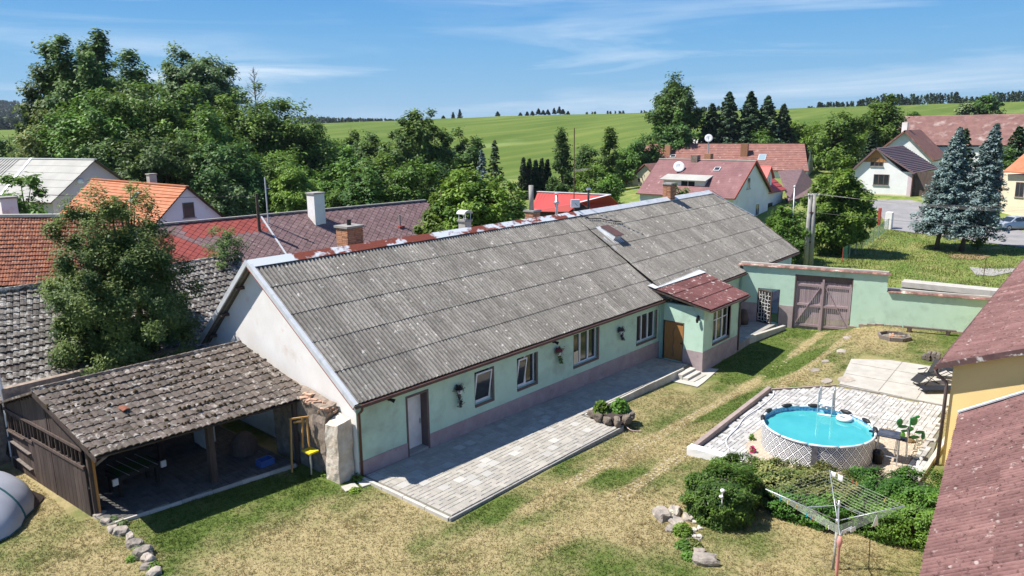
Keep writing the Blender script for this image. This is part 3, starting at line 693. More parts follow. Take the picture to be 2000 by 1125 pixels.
ridge_run(F1, 0, L1, V1R, Z1R, MT['ridge']); ridge_run(F2, 0, U2R, V2R, Z1R, MT['lightsteel'])
# roof hatch at the seam
hm = slope_frame(F1, 21.45, 0, Z1E, V1R, Z1R); hs = MB(hm)
hs.box(.0, 1.1, 4.65, 6.25, .06, .085); hs.build('hatch_flashing', MT['lightsteel'], house)
hb = MB(hm); hb.hexa([(.25, 4.95, .05), (.95, 4.95, .05), (.95, 6.1, .05), (.25, 6.1, .05), (.25, 4.95, .42), (.95, 4.95, .42), (.95, 6.1, .18), (.25, 6.1, .18)]); hbo = hb.build('roof_hatch', MT['lightsteel'], house)
hl = MB(hm); hl.hexa([(.2, 4.88, .425), (1.0, 4.88, .425), (1.0, 6.12, .185), (.2, 6.12, .185), (.2, 4.88, .46), (1.0, 4.88, .46), (1.0, 6.12, .22), (.2, 6.12, .22)]); hl.build('hatch_lid', MT['gutter'], hbo)
# dark tarry patch of old dish mount: cable and brackets on the slope
cb = MB(slope_frame(F1, 0, 0, Z1E, V1R, Z1R))
cb.tube([(21.25, 7.5, .09), (21.7, 7.0, .09), (22.6, 6.9, .1), (23.1, 6.6, .1), (24.2, 6.3, .1)], .03, 5); cb.build('cable', MT['black'], house)
# wall lamps under the eave
for u, z in ((1.45, 2.55), (11.1, 2.55)):
    l = MB(FW1); l.box(u-.05, u+.05, -.12, 0, z-.05, z+.05); l.tube([(u, -.12, z), (u+.1, -.24, z-.07)], [.05, .08], 8); l.build('spotlight', MT['black'], house)
# ---- porch
PX0, PX1, PY0, PY1 = 35.35, 39.75, 16.95, 19.35
WM = frame((PX0, PY1, 0), (0, -1, 0))           # west wall, seen from -x: x runs towards -y
WM = Matrix(((0, 1, 0, PX0), (-1, 0, 0, PY1), (0, 0, 1, 0), (0, 0, 0, 1)))
doorh = (.06, 1.22, -.45, 1.72)
hole_wall(WM, PY1-PY0, -1.0, 2.75, .3, [doorh], 'porch_wall', MT['mint'], house)
FM = Matrix.Translation((PX0, PY0, 0))
hole_wall(FM @ Matrix.Translation((.3, 0, 0)), PX1-PX0-.3, -1.0, 2.55, .3, [(.85, 2.95, .55, 2.3)], 'porch_wall', MT['mint'], house)
MB().box(PX1-.3, PX1, PY0+.3, PY1, -1, 2.6).build('porch_wall', MT['mint'], house)
for q_ in ((PX0-.025, PX0, PY0-.025, PY1-1.24), (PX0, PX1, PY0-.025, PY0), ): MB().box(*q_, -1.1, .32).build('porch_plinth', MT['mauve'], house)
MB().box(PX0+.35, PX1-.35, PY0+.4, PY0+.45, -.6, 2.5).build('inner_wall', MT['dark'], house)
window(FM @ Matrix.Translation((.3, 0, 0)), .85, 2.95, .55, 2.3, house, cas=3, fm='pvc', reveal='brownframe', curtain=True, tall=True)
od = MB(WM); od.box(.07, 1.21, .05, .10, -.44, 1.71); odo = od.build('front_door', MT['oakdoor'], house)
st = MB(WM); st.tube([(.62+.03*math.sin(k*1.3), .04, -.25+k*.15) for k in range(12)], .022, 6); st.build('door_inlay', MT['brownframe'], odo)
MB(WM).box(1.06, 1.16, .0, .05, .55, .6).build('handle', MT['black'], odo)
df = MB(WM); df.box(.0, .07, .0, .12, -.45, 1.76); df.box(1.21, 1.26, -.01, .12, -.45, 1.76); df.box(.0, 1.26, -.01, .12, 1.71, 1.76); df.build('door_frame', MT['brownframe'], house)
la = MB(); la.box(PX0-.03, PX0, PY0+.25, PY0+.4, 2.1, 2.3); la.tube([(PX0-.15, PY0+.32, 2.35), (PX0-.15, PY0+.32, 2.1), (PX0-.15, PY0+.32, 1.95)], [.03, .08, .05], 8); la.box(PX0-.15, PX0, PY0+.31, PY0+.33, 2.3, 2.34); la.build('wall_lantern', MT['black'], house)
BL, BR, FLc, FRc = Vector((35.05, 19.95, 3.50)), Vector((40.9, 19.85, 3.52)), Vector((35.0, 16.45, 2.78)), Vector((40.3, 16.6, 2.66))
def bil(a, b, c, d, s, t): return (a*(1-s)+b*s)*(1-t)+(c*(1-s)+d*s)*t
nx, ny = 7, 3
prm = MT['porchroof']
for i in range(nx):
    for j in range(ny):
        s0, s1, t0, t1 = i/nx, (i+1)/nx, j/ny, (j+1)/ny
        q = [bil(FLc, FRc, BL, BR, s0, t0), bil(FLc, FRc, BL, BR, s1, t0), bil(FLc, FRc, BL, BR, s1, t1), bil(FLc, FRc, BL, BR, s0, t1)]
        up = .035; mb = MB(); vs = []; n = 12
        for k in range(n+1):
            a = q[0].lerp(q[1], k/n); b = q[3].lerp(q[2], k/n); w_ = .012*math.cos(2*math.pi*k/4)
            vs += [a+Vector((0, 0, w_+up+.02)), b+Vector((0, 0, w_+.02)), a+Vector((0, 0, w_-.005))]
        fs = []
        for k in range(n): a = k*3; fs += [(a, a+3, a+4, a+1), (a, a+2, a+5, a+3)]
        mb.add(vs, fs); mb.build('porch_roof_sheet', prm, house)
MB().slab([FLc+Vector((.03, .03, -.02)), FRc+Vector((-.03, .03, -.02)), BR+Vector((0, 0, -.03)), BL+Vector((0, 0, -.03))], .09).build('porch_roof_boarding', MT['darkwood'], house)
fl = MB(); fl.slab([BL+Vector((-.05, -.22, .03)), BR+Vector((.0, -.22, .03)), BR+Vector((.0, .28, .15)), BL+Vector((-.05, .28, .15))], .015); fl.build('porch_flashing', MT['lightsteel'], house)
g_ = MB(); g_.tube([FLc+Vector((0, -.06, -.07)), FRc+Vector((0, -.06, -.07))], .055, 8); g_.build('gutter', MT['gutter'], house)
g_ = MB(); g_.tube([(PX1+.35, 16.55, 2.58), (PX1+.28, 16.7, 2.4), (PX1+.06, 16.88, 2.25), (PX1+.06, 16.9, -.6)], .05, 8); g_.build('downpipe', MT['brownframe'], house, smooth=True)
# brick chimney on the far part of the ridge
def chimney(parent, x, y, z0, z1, w_, m, capm='concrete', name='chimney', pipe=0, brick=False):
    c = MB(); c.box(x-w_/2, x+w_/2, y-w_/2, y+w_/2, z0, z1); o = c.build(name, MT[m], parent)
    MB().box(x-w_/2-.06, x+w_/2+.06, y-w_/2-.06, y+w_/2+.06, z1, z1+.09).build('chimney_cap', MT[capm], o)
    if pipe: MB().tube([(x, y, z1+.09), (x, y, z1+.09+pipe)], .09, 8).build('flue', MT['black'], o)
    return o
def brickchim(parent, x, y, z0, z1, w_, pipe=0, ch=.085, capm='concrete'):
    """chimney laid of single bricks round a core"""
    core = MB().box(x-w_/2+.02, x+w_/2-.02, y-w_/2+.02, y+w_/2-.02, z0, z1).build('chimney', MT['sand'], parent)
    b = MB(); nb = 2; L_ = w_/nb
    bme = meshof(MB().box(-L_/2+.008, L_/2-.008, -.06, .06, .006, ch-.006), 'brick', MT['brick'])
    n = int((z1-z0)/ch)
    for k in range(n):
        off = (k % 2)*.5
        for side in range(4):
            for i in range(nb):
                t = (i+.5)*L_-w_/2+(off-.25)*.12
                p = [(t, -w_/2+.05, 0), (w_/2-.05, t, math.pi/2), (t, w_/2-.05, 0), (-w_/2+.05, t, math.pi/2)][side]
                if side > 1 : continue
                piece('brick', bme, core, Matrix.Translation((x+p[0], y+p[1], z0+k*ch)) @ Matrix.Rotation(p[2], 4, 'Z'))
            for i in range(nb):
                if side < 2: continue
                t = (i+.5)*L_-w_/2
                p = [None, None, (t, w_/2-.05, 0), (-w_/2+.05, t, math.pi/2)][side]
                piece('brick', bme, core, Matrix.Translation((x+p[0], y+p[1], z0+k*ch)) @ Matrix.Rotation(p[2], 4, 'Z'))
    MB().box(x-w_/2-.07, x+w_/2+.07, y-w_/2-.07, y+w_/2+.07, z1, z1+.1).build('chimney_cap', MT[capm], core)
    if pipe: MB().tube([(x, y, z1+.1), (x, y, z1+.1+pipe)], .1, 8).build('flue', MT['black'], core)
    return core
p = at(1306, 386, Y=26.0); brickchim(house, p[0], 26.0, 6.7, float(at(1306, 360, Y=26.0)[2]), .62)
# things standing on the back slope behind the ridge
def zz(px, py, Y): return float(at(px, py, Y=Y)[2])
p = at(680, 470, Y=27.6); brickchim(house, p[0]+.1, 27.6, 5.6, zz(680, 444, 27.6), .85, pipe=.25)
p = at(908, 440, Y=27.2); c_ = chimney(house, p[0], 27.2, 5.6, zz(908, 432, 27.2), .48, 'concretelight')
hd = MB(); zc = zz(908, 432, 27.2)
for s_ in (-.25, .25): hd.box(p[0]+s_-.015, p[0]+s_+.015, 27.0, 27.03, zc, zc+.42); hd.box(p[0]+s_-.015, p[0]+s_+.015, 27.37, 27.4, zc, zc+.42)
for k in range(8):
    a0, a1 = math.pi*k/8, math.pi*(k+1)/8
    hd.slab([(p[0]-.33*math.cos(a0), 26.9, zc+.40+.2*math.sin(a0)), (p[0]-.33*math.cos(a1), 26.9, zc+.40+.2*math.sin(a1)), (p[0]-.33*math.cos(a1), 27.5, zc+.40+.2*math.sin(a1)), (p[0]-.33*math.cos(a0), 27.5, zc+.40+.2*math.sin(a0))], .012)
hd.build('chimney_hood', MT['lightsteel'], c_)
p = at(1040, 420, Y=27.2); c_ = brickchim(house, p[0], 27.2, 6.0, zz(1040, 413, 27.2), .62)
MB().tube([(p[0]-.1, 27.2, zz(1040, 413, 27.2)), (p[0]-.12, 27.2, zz(1037, 362, 27.2))], .14, 12).build('cement_flue', MT['concrete'], c_, smooth=True)
p = at(1087, 410, Y=27.0); zt = zz(1087, 380, 27.0)
mb = MB(); mb.tube([(p[0], 27, 6.4), (p[0], 27, zt)], .09, 10); mb.tube([(p[0], 27, zt-.35-.22), (p[0], 27, zt-.35)], [.2, .09], 10); fo = mb.build('steel_flue', MT['steel'], house, smooth=True)
mb = MB(); mb.tube([(p[0], 27, zt+.08), (p[0], 27, zt+.14)], [.16, .03], 10); mb.build('flue_cap', MT['steel'], fo)
p = at(1149, 400, Y=27.6); zt = zz(1149, 370, 27.6)
fo = MB().tube([(p[0], 27.6, 6.2), (p[0], 27.6, zt)], .07, 8).build('black_flue', MT['black'], house, smooth=True)
MB().tube([(p[0]-.18, 27.6, zt+.02), (p[0]+.18, 27.6, zt+.02)], .08, 8).build('flue_cap', MT['steel'], fo)
# ------------------------------------------------------------------ patio in front of the farmhouse
def blockpile(x0, x1, y0, y1, c=.2):
    """mixed-format paving layout: rectangles (x, y, w, h) covering the region"""
    out = []; nx_, ny_ = int((x1-x0)/c), int((y1-y0)/c); used = [[False]*ny_ for _ in range(nx_)]
    for i in range(nx_):
        for j in range(ny_):
            if used[i][j]: continue
            opts = [(2, 1), (1, 1), (1, 2), (2, 2), (1, 2)] if rnd.random() < .35 else [(1, 1), (1, 1), (1, 2), (2, 1), (1, 1)]
            rnd.shuffle(opts)
            for w_, h_ in opts+[(1, 1)]:
                if i+w_ <= nx_ and j+h_ <= ny_ and not any(used[i+a][j+b] for a in range(w_) for b in range(h_)): break
            for a in range(w_):
                for b in range(h_): used[i+a][j+b] = True
            out.append((x0+(i+w_/2)*c, y0+(j+h_/2)*c, w_, h_))
    return out
def paver_mesh(w_, h_, m, c=.2, t=.06):
    g = .006 if c > .18 else .008; a, b = w_*c/2-g, h_*c/2-g; e = .012
    mb = MB(); V = [(-a, -b, -t), (a, -b, -t), (a, b, -t), (-a, b, -t), (-a, -b, -e), (a, -b, -e), (a, b, -e), (-a, b, -e), (-a+e, -b+e, 0), (a-e, -b+e, 0), (a-e, b-e, 0), (-a+e, b-e, 0)]
    mb.add(V, [(0, 1, 5, 4), (1, 2, 6, 5), (2, 3, 7, 6), (3, 0, 4, 7), (4, 5, 9, 8), (5, 6, 10, 9), (6, 7, 11, 10), (7, 4, 8, 11), (8, 9, 10, 11)])
    return meshof(mb, 'paver', m)
def lay(parent, x0, x1, y0, y1, zf, m, inside=None, limit=300, c=.2, pale=0):
    ms = {}; allm = {}
    for (x, y, w_, h_) in blockpile(x0, x1, y0, y1, c):
        if inside and not inside(x, y): continue
        pal = pale and w_ == 2 and h_ == 2
        allm.setdefault((w_, h_, pal), []).append(Matrix.Translation((x, y, zf(x, y)+rnd.uniform(-.004, .004))) @ Matrix.Rotation(rnd.uniform(-.01, .01), 4, 'Z') @ Matrix.Rotation(rnd.uniform(-.008, .008), 4, 'X'))
    tot = sum(len(v) for v in allm.values())
    for k, v in allm.items():
        scatter_pieces('paver', paver_mesh(k[0], k[1], MT['paverpale'] if k[2] else m, c), parent, v, max(1, int(limit*len(v)/tot)), 'paving_field')
patio = MB()
def pz(x, y): return Pz(x)
YF = 15.55
for a, b in zip(np.arange(14.95, 35, 1.0), np.arange(15.95, 36, 1.0)):
    b = min(b, 35.3); y0 = YF if b <= 25.3 else 17.55
    patio.hexa([(a, y0, -1.2), (b, y0, -1.2), (b, 20.12, -1.2), (a, 20.12, -1.2), (a, y0, Pz(a)-.045), (b, y0, Pz(b)-.045), (b, 20.12, Pz(b)-.045), (a, 20.12, Pz(a)-.045)])
po = patio.build('patio', MT['sand']); po['kind'] = 'structure'
lay(po, 15.1, 25.1, YF+.1, 20.15, pz, MT['paver'], pale=1)
lay(po, 25.1, 35.3, 17.65, 20.0, pz, MT['paver'], limit=1)
def kerb(parent, a, b, w_, h_, zf, L_=1.0, m='concretelight', name='kerb_stone'):
    a = Vector((*a, 0)); b = Vector((*b, 0)); d = b-a; n = max(1, int(round(d.length/L_)))
    for i in range(n):
        p = a+d*(i/n); q = a+d*((i+1)/n); e = d.normalized()*.006; x = Vector((-d.y, d.x, 0)).normalized()*w_/2
        p = p+e; q = q-e; zp, zq = zf(p.x, p.y), zf(q.x, q.y); dz = rnd.uniform(-.008, .008); mb = MB()
        mb.hexa([p-x+Vector((0, 0, zp-h_)), q-x+Vector((0, 0, zq-h_)), q+x+Vector((0, 0, zq-h_)), p+x+Vector((0, 0, zp-h_)),
                 p-x+Vector((0, 0, zp+dz)), q-x+Vector((0, 0, zq+dz)), q+x+Vector((0, 0, zq+dz)), p+x+Vector((0, 0, zp+dz))])
        mb.build(name, MT[m], parent, bevel=.008)
kerb(po, (14.9, YF), (25.2, YF), .07, .5, lambda x, y: Pz(x)+.008, m='concrete')
kerb(po, (14.93, YF+.05), (14.93, 20.0), .12, .5, lambda x, y: Pz(x)+.006)
kerb(po, (25.25, YF), (25.25, 17.5), .07, .5, lambda x, y: Pz(x)+.006, m='concrete')
kerb(po, (25.3, 17.55), (34.4, 17.55), .09, .6, lambda x, y: Pz(x)+.01)
# three steps down from the path
stp = thing('garden_steps', 'three concrete steps from the raised path down to the worn slab by the porch', 'steps', (34.4, 17, -.6))
for k in range(3):
    MB().box(33.6+.02*k, 35.1, 17.18-.32*k, 17.5-.32*k, -1.2, Pz(34.5)-.115*(k+1)).build('step', MT['concretelight'], stp, bevel=.01)
# worn concrete slab and small slabs
def flat(name, pts, m, t, label=None, cat=None, struct=True, dz=.03, z=None):
    P = [atg(*p) for p in pts]; zz_ = z if z is not None else max(float(G(p[0], p[1])) for p in P)+dz
    mb = MB(); mb.prism([(p[0], p[1]) for p in P], zz_-t, zz_); o = mb.build(name, MT[m], None, bevel=.01)
    if struct: o['kind'] = 'structure'
    else: tag(o, label, cat)
    return o
P = [atg(*p) for p in [(1296, 742), (1336, 716), (1404, 722), (1362, 757)]]
drape('concrete_slab', [(p[0], p[1]) for p in P], MT['concretelight'], .04, .6)
# entry slab behind the porch
e_ = MB(); e_.box(39.85, 45.6, 16.95, 19.2, -1.2, -.27); eo = e_.build('entry_slab', MT['concrete']); eo['kind'] = 'structure'
q0, q1 = at(1455, 660, z=-.24), at(1533, 635, z=-.24)
kerb(eo, (q0[0], q0[1]), (q1[0]-.1, q1[1]), .22, .5, lambda x, y: -.22, m='concretelight')
# grass pavers in the two wheel tracks
gp = MB()
for yc in (14.15, 12.2):
    x = 19.5
    while x < 45:
        k = rnd.random()
        dens = .75 if x < 30 else .35
        for j in (-.22, -.02, .18):
            if rnd.random() < dens*.8:
                xx = x+rnd.uniform(-.03, .03); yy = yc+j; z = float(G(xx, yy))
                gp.M = Matrix.Translation((xx, yy, z)) @ Matrix.Rotation(rnd.uniform(-.15, .15)+(.6 if (int(x/.22)+int(j*10)) % 2 else -.6), 4, 'Z')
                gp.box(-.05, .05, -.035, .035, -.05, .015)
        x += .22
o = gp.build('grass_paver_tracks', mat('dusty_grass_paver', (.44, .39, .29), (.34, .30, .20), 4, .95)); o['kind'] = 'stuff'; tag(o, 'rows of half buried grass pavers in the two wheel tracks across the yard')
# edging stones towards the gate
for i, (px, py, s_, lab) in enumerate([(1655, 660, .45, 'flat pale stepping stone nearest the wooden gate'), (1643, 686, .5, 'flat stepping stone below the gate in the grass'), (1652, 742, .7, 'long flat slab sunk in the grass behind the pool terrace'), (1615, 745, .5, 'thin flat slab in the grass left of the long sunk slab'), (1592, 724, .45, 'small flat stone half overgrown on the lawn edge'), (1612, 706, .4, 'flat stone with grass around it midway between gate and pool')]):
    c = atg(px, py); mb = MB(); n = 9
    mb.prism([(c[0]+s_*(.8+.3*rnd.random())*math.cos(2*math.pi*k/n)*.8, c[1]+s_*(.6+.3*rnd.random())*math.sin(2*math.pi*k/n)*.7) for k in range(n)], c[2]-.1, c[2]+.05)
    tag(mb.build('stepping_stone', MT['stone'], None, bevel=.02), lab, 'stone', 'flat stones sunk in the lawn')
for px, py, lab in ((684, 953, 'square concrete flag on the grass at the foot of the downpipe'), (716, 944, 'worn flagstone beside the patio corner in bare soil')):
    c = atg(px, py); mb = MB(Matrix.Translation((c[0], c[1], c[2])) @ Matrix.Rotation(rnd.uniform(-.3, .3), 4, 'Z')); mb.box(-.25, .25, -.22, .22, -.04, .05)
    tag(mb.build('flagstone', MT['concretelight'], None, bevel=.01), lab, 'flagstone')

# ------------------------------------------------------------------ yard wall with gate
WD = Vector((.237, -.971, 0)).normalized()
WF = frame((45.4, 19.2, 0), WD)     # local x along the wall; local y points to +x side (away)
yw = thing('yard_wall', 'mint green yard wall with stepped top, tile coping and mauve plinth left of the gate', 'wall', (46.5, 14, -.5))
hole_wall(WF, 8.42, -1.2, 3.38, .4, [(1.0, 2.35, -.35, 1.95), (3.2, 6.55, -1.2, 3.02)], 'wall', MT['mint'], yw)
hole_wall(WF @ Matrix.Translation((8.42, .003, 0)), 12, -1.2, 2.35, .38, [], 'wall', MT['mint'], yw)
pb = MB(WF); pb.box(2.36, 3.2, -.03, 0, -1.0, .95); pb.box(0, 1.0, -.03, 0, -1.0, .95); pb.build('plinth', MT['mauve'], yw)
fo_ = MB(WF)
for k in range(26):
    u = 6.7+k*.5+rnd.uniform(-.1, .1); z = float(G(*(WF @ Vector((u, 0, 0)))[:2])); fo_.box(u-.22, u+.22, -.10-.05*rnd.random(), 0, z-.3, z+.07+.08*rnd.random())
fo_.build('footing_stone', MT['rubble'], yw)
ct = MB(); ct.hexa([(-.13, -.12, 0), (.13, -.12, 0), (.13, .30, .075), (-.13, .30, .055), (-.13, -.12, .02), (.13, -.12, .02), (.13, .30, .075), (-.13, .30, .075)])
ctm = meshof(ct, 'coping_tile', MT['coping']); 
for (u0, u1, z) in ((-.2, 8.5, 3.38), (8.6, 16, 2.35)):
    u = u0
    while u < u1:
        piece('coping_tile', ctm, yw, WF @ Matrix.Translation((u, -.02, z+.003+rnd.uniform(0, .012))) @ Matrix.Rotation(rnd.uniform(-.05, .05), 4, 'Z')); u += .262
wl = MB(WF); wl.box(-.2, 8.44, .26, .42, 3.38, 3.55); wl.box(8.44, 20, .26, .40, 2.35, 2.52); wl.build('coping_ridge', MT['concretelight'], yw)
gate = thing('wooden_gate', 'double leaf yard gate of faded purple boards with diagonal braces', 'gate', (46.4, 14.5, -.5))
def gp_(u, z, y=.12): return WF @ Vector((u, y, z))
n = 28
for k in range(n):
    u0 = 3.28+k*(6.47-3.28)/n; u1 = 3.28+(k+1)*(6.47-3.28)/n
    if k == n//2: u0 += .02
    mb = MB(WF); zt = 2.62-.05*abs(k-n/2)/n*2+rnd.uniform(-.02, .02); mb.box(u0+.006, u1-.006, .13, .155, -.5+rnd.uniform(-.03, .03), zt); mb.build('board', MT['mauvewood'], gate)
for leaf, (a, b) in enumerate(((3.3, 4.84), (4.9, 6.46))):
    for z in (-.22, 1.12, 2.35): MB(WF).box(a, b, .07, .13, z-.07, z+.07).build('rail', MT['mauvewood'], gate)
    for u in (a, b-.1): MB(WF).box(u, u+.1, .068, .128, -.45, 2.6).build('stile', MT['mauvewood'], gate)
    x0_, x1_ = (a+.08, b-.12) if leaf == 0 else (b-.08, a+.12)
    MB(WF).beam((x0_, .06, -.12), (x1_, .06, 2.3), .04, .13, (0, 1, 0)).build('brace', MT['mauvewood'], gate)
MB(WF).box(4.81, 4.93, .0, .075, -.52, 2.8).build('centre_post', MT['mauvewood'], gate)
MB(WF).box(4.0, 5.75, .02, .07, 1.0, 1.13).build('lock_bar', MT['mauvewood'], gate)
MB(WF).box(3.2, 6.55, .16, .2, 2.45, 3.02).build('gap_shade_board', MT['brownframe'], gate)  # dark board across the gap above the leaves, standing in for shadow
MB(WF).box(3.2, 3.27, .0, .3, -.6, 3.02).build('gate_post', MT['brownframe'], gate); MB(WF).box(6.49, 6.55, .0, .3, -.6, 2.9).build('gate_post', MT['brownframe'], gate)
# small garden door standing open, black with pale branching ironwork
gd = thing('garden_door', 'open dark garden door with white crazed ironwork in the yard wall', 'door', tuple(WF @ Vector((1.1, .1, -.3))))
DM = WF @ Matrix.Translation((1.02, .0, -.3)) @ Matrix.Rotation(R_(-28), 4, 'Z')
MB(DM).box(0, 1.05, -.02, .02, 0, 2.15).build('door_panel', MT['dark'], gd)
f_ = MB(DM)
for a in ((0, .06), (.99, 1.05)): f_.box(a[0], a[1], -.04, .04, 0, 2.2)
f_.box(.06, .99, -.038, .038, 2.12, 2.2); f_.box(.06, .99, -.038, .038, 0, .08); f_.build('frame', MT['darkwood'], gd)
ir = MB(DM); rr = random.Random(3)
cells = [(x, z) for x in (.1, .32, .54, .76) for z in np.arange(.15, 2.0, .24)]
for (x, z) in cells:
    a = (x+rr.uniform(0, .06), -.035, z+rr.uniform(-.05, .05)); b = (x+.22+rr.uniform(-.05, .05), -.035, z+rr.uniform(-.05, .09)); c = (x+rr.uniform(-.02, .08), -.035, z+.24)
    ir.beam(a, b, .025, .025); ir.beam(a, c, .025, .025)
ir.build('ironwork', MT['white'], gd)
MB(WF).box(1.0, 1.06, .05, .3, -.3, 1.95).build('door_post', MT['darkwood'], gd); MB(WF).box(2.3, 2.35, .05, .3, -.3, 1.95).build('door_post', MT['darkwood'], gd)
# dark coats / sacks against the wall behind the porch
for (x, y, lab) in ((43.6, 18.75, 'dark sack slumped against the farmhouse wall behind the porch'), (44.4, 18.6, 'tall dark sack beside the open garden door')):
    mb = MB(Matrix.Translation((x, y, -.27))); mb.lathe([(0, 0), (.32, .02), (.36, .35), (.27, .75), (.2, .95), (.0, 1.02)], 10); o = mb.build('sack', MT['darkwood'], None, smooth=True); tag(o, lab, 'sack')

# ------------------------------------------------------------------ open shed
shed = thing('open_shed', 'open timber shed with mossy tile roof and dark board gable', 'shed', (11, 25, 0))
EL, ER = Vector((7.48, 23.3, 2.5)), Vector((14.85, 22.6, 2.5)); RL, RR = Vector((7.1, 27.1, 3.88)), Vector((14.5, 26.95, 3.85)); BLk, BRk = Vector((6.9, 31.2, 2.5)), Vector((14.4, 31.2, 2.5))
def curved_tile(w_, l_, m, name='roof_tile', t=.028):
    V = []; F = []; n = 4
    prof = [0, .022, .030, .018, -.006]
    for y in (0, l_):
        zo = .04 if y == 0 else 0.0
        for k in range(n+1): V.append((-w_/2+w_*k/n, y, prof[k]+zo))
    for k in range(n+1): V.append((-w_/2+w_*k/n, .004, prof[k]+.04-t-.012))
    for k in range(n): F += [(k, k+1, n+2+k, n+1+k), (k, 2*n+2+k, 2*n+3+k, k+1)]
    F += [(0, n+1, 2*n+2), (n, 3*n+2, 2*n+1)]
    me = bpy.data.meshes.new(name); me.from_pydata(V, [], F); me.materials.append(m); return me
def tiled_quad(parent, q00, q10, q11, q01, nx_, ny_, me_f, limit, name='roof_tile', jit=.012, skip=.0, stuffname='roof_tiles', sag=0.0):
    """tiles laid on the bilinear quad; q00-q10 is the eave"""
    W_ = ((q10-q00).length+(q11-q01).length)/2/nx_; H_ = ((q01-q00).length+(q11-q10).length)/2/ny_; me = me_f(W_*1.02, H_*1.18); ms = []
    for j in range(ny_):
        for i in range(nx_):
            if rnd.random() < skip: continue
            s, t = (i+.5)/nx_, j/ny_; p = bil(q00, q10, q01, q11, s, t); dx_ = (bil(q00, q10, q01, q11, s+.01, t)-p).normalized(); dy_ = (bil(q00, q10, q01, q11, s, t+.01)-p).normalized()
            nz = dx_.cross(dy_).normalized(); dx_ = dy_.cross(nz)
            sg = -sag*math.sin(math.pi*s)*math.sin(math.pi*(t+.15)/1.3)+sag*.35*math.sin(s*9+j*.4)
            m = Matrix.Identity(4)
            for k in range(3): m[k][0] = dx_[k]; m[k][1] = dy_[k]; m[k][2] = nz[k]; m[k][3] = p[k]+nz[k]*(.02+rnd.uniform(0, jit)+sg)
            ms.append(m @ Matrix.Rotation(rnd.gauss(0, .018), 4, 'Z') @ Matrix.Rotation(rnd.gauss(0, .01), 4, 'Y') @ Matrix.Translation((0, rnd.gauss(0, .008), 0)))
    scatter_pieces(name, me, parent, ms, limit, stuffname)
tiled_quad(shed, EL, ER, RR, RL, 34, 11, lambda a, b: curved_tile(a, b, MT['mosstile']), 300, sag=.05, jit=.02)
# slipped reddish tile and moss lumps
rt = curved_tile(.24, .3, MT['browntile']); p = bil(EL, ER, RL, RR, .24, .42); piece('roof_tile', rt, shed, Matrix.Translation(p+Vector((0, 0, .09))) @ Matrix.Rotation(.35, 4, 'X') @ Matrix.Rotation(.2, 4, 'Z'))['label'] = 'slipped reddish roof tile'
mo = MB(); rm = random.Random(5)
for _ in range(520):
    s, t = rm.random(), rm.random()*.97; jj = round(t*11)/11+rm.uniform(.0, .02); p = bil(EL, ER, RL, RR, s, min(jj, .99)); r = rm.uniform(.03, .075)
    if math.sin(s*14)+math.sin(t*9+2*s) < rm.uniform(-1.6, 1.2): continue
    n_ = 6; vs = [(p.x+r*math.cos(2*math.pi*k/n_), p.y+.8*r*math.sin(2*math.pi*k/n_), p.z+.03) for k in range(n_)]+[(p.x+r*.6*math.cos(2*math.pi*k/n_), p.y+.5*r*math.sin(2*math.pi*k/n_), p.z+.07+r*.5) for k in range(n_)]+[(p.x, p.y, p.z+.075+r*.7)]
    mo.add(vs, [(k, (k+1) % n_, n_+(k+1) % n_, n_+k) for k in range(n_)]+[(n_+k, n_+(k+1) % n_, 2*n_) for k in range(n_)])
MT['moss'] = mat('roof_moss', (.055, .035, .02), (.10, .07, .03), 8, .98)
o = mo.build('moss', MT['moss'], shed); o['kind'] = 'stuff'
MB().slab([EL+Vector((.02, .02, -.03)), ER+Vector((-.02, .02, -.03)), RR+Vector((0, 0, -.05)), RL+Vector((0, 0, -.05))], .04).build('roof_boarding', MT['darkwood'], shed)
MB().slab([RL, RR, BRk, BLk], .08).build('back_roof', MT['mosstile'], shed)
for k in range(30):
    s = (k+.5)/30; p = RL.lerp(RR, s); mb = MB(Matrix.Translation(p)); 
    mb.tube([(-.13, 0, .02), (.13, 0, .035)], .09, 6); mb.build('ridge_tile', MT['mosstile'], shed)
# board gable facing the camera side (-x)
g0, g1 = Vector((7.62, 24.75, 0)), Vector((7.2, 31.0, 0)); gl = (g1-g0).length
GM = Matrix(((0, 0, 0, 0),)*4); gd_ = (g1-g0).normalized(); GM = frame(g0, gd_)      # local y points to -x side? flipped below
def rake(u):   # underside of the roof above the gable at distance u from the front corner
    y = g0.y+gd_.y*u; return (2.5+(y-23.3)*(3.88-2.5)/3.8 if y < 27.1 else 3.88-(y-27.1)*(1.38/4.1))-.12
npl = 21
for k in range(npl):
    u0, u1 = gl*k/npl, gl*(k+1)/npl; um = (u0+u1)/2
    top = 1.72 if k < 13 else 1.52
    mb = MB(GM); mb.box(u0+.008, u1-.008, -.02+rnd.uniform(-.008, .008), .02, -.05, top+rnd.uniform(-.04, .04)); mb.build('board', MT['darkwood'], shed)
for (a, b) in ((0.0, 2.3), (2.35, 4.6), (4.65, gl)):       # upper boards beneath the rake
    mb = MB(GM); n = 8
    lo = 2.28 if a < 4 else 2.1
    for k in range(n):
        u0, u1 = a+(b-a)*k/n, a+(b-a)*(k+1)/n; z1_ = min(rake(u0), rake(u1)); 
        if z1_ > lo+.02: mb.box(u0, u1-.004, -.015, .015, lo, z1_)
    if mb.v: mb.build('gable_board', MT['darkwood'], shed)
for k in range(20):
    u = .25+k*(gl-.4)/20+rnd.uniform(-.05, .05); MB(GM).beam((u, 0, 1.5), (u+rnd.uniform(-.04, .04), 0, 2.3), .06, .035).build('slat', MT['darkwood'], shed)
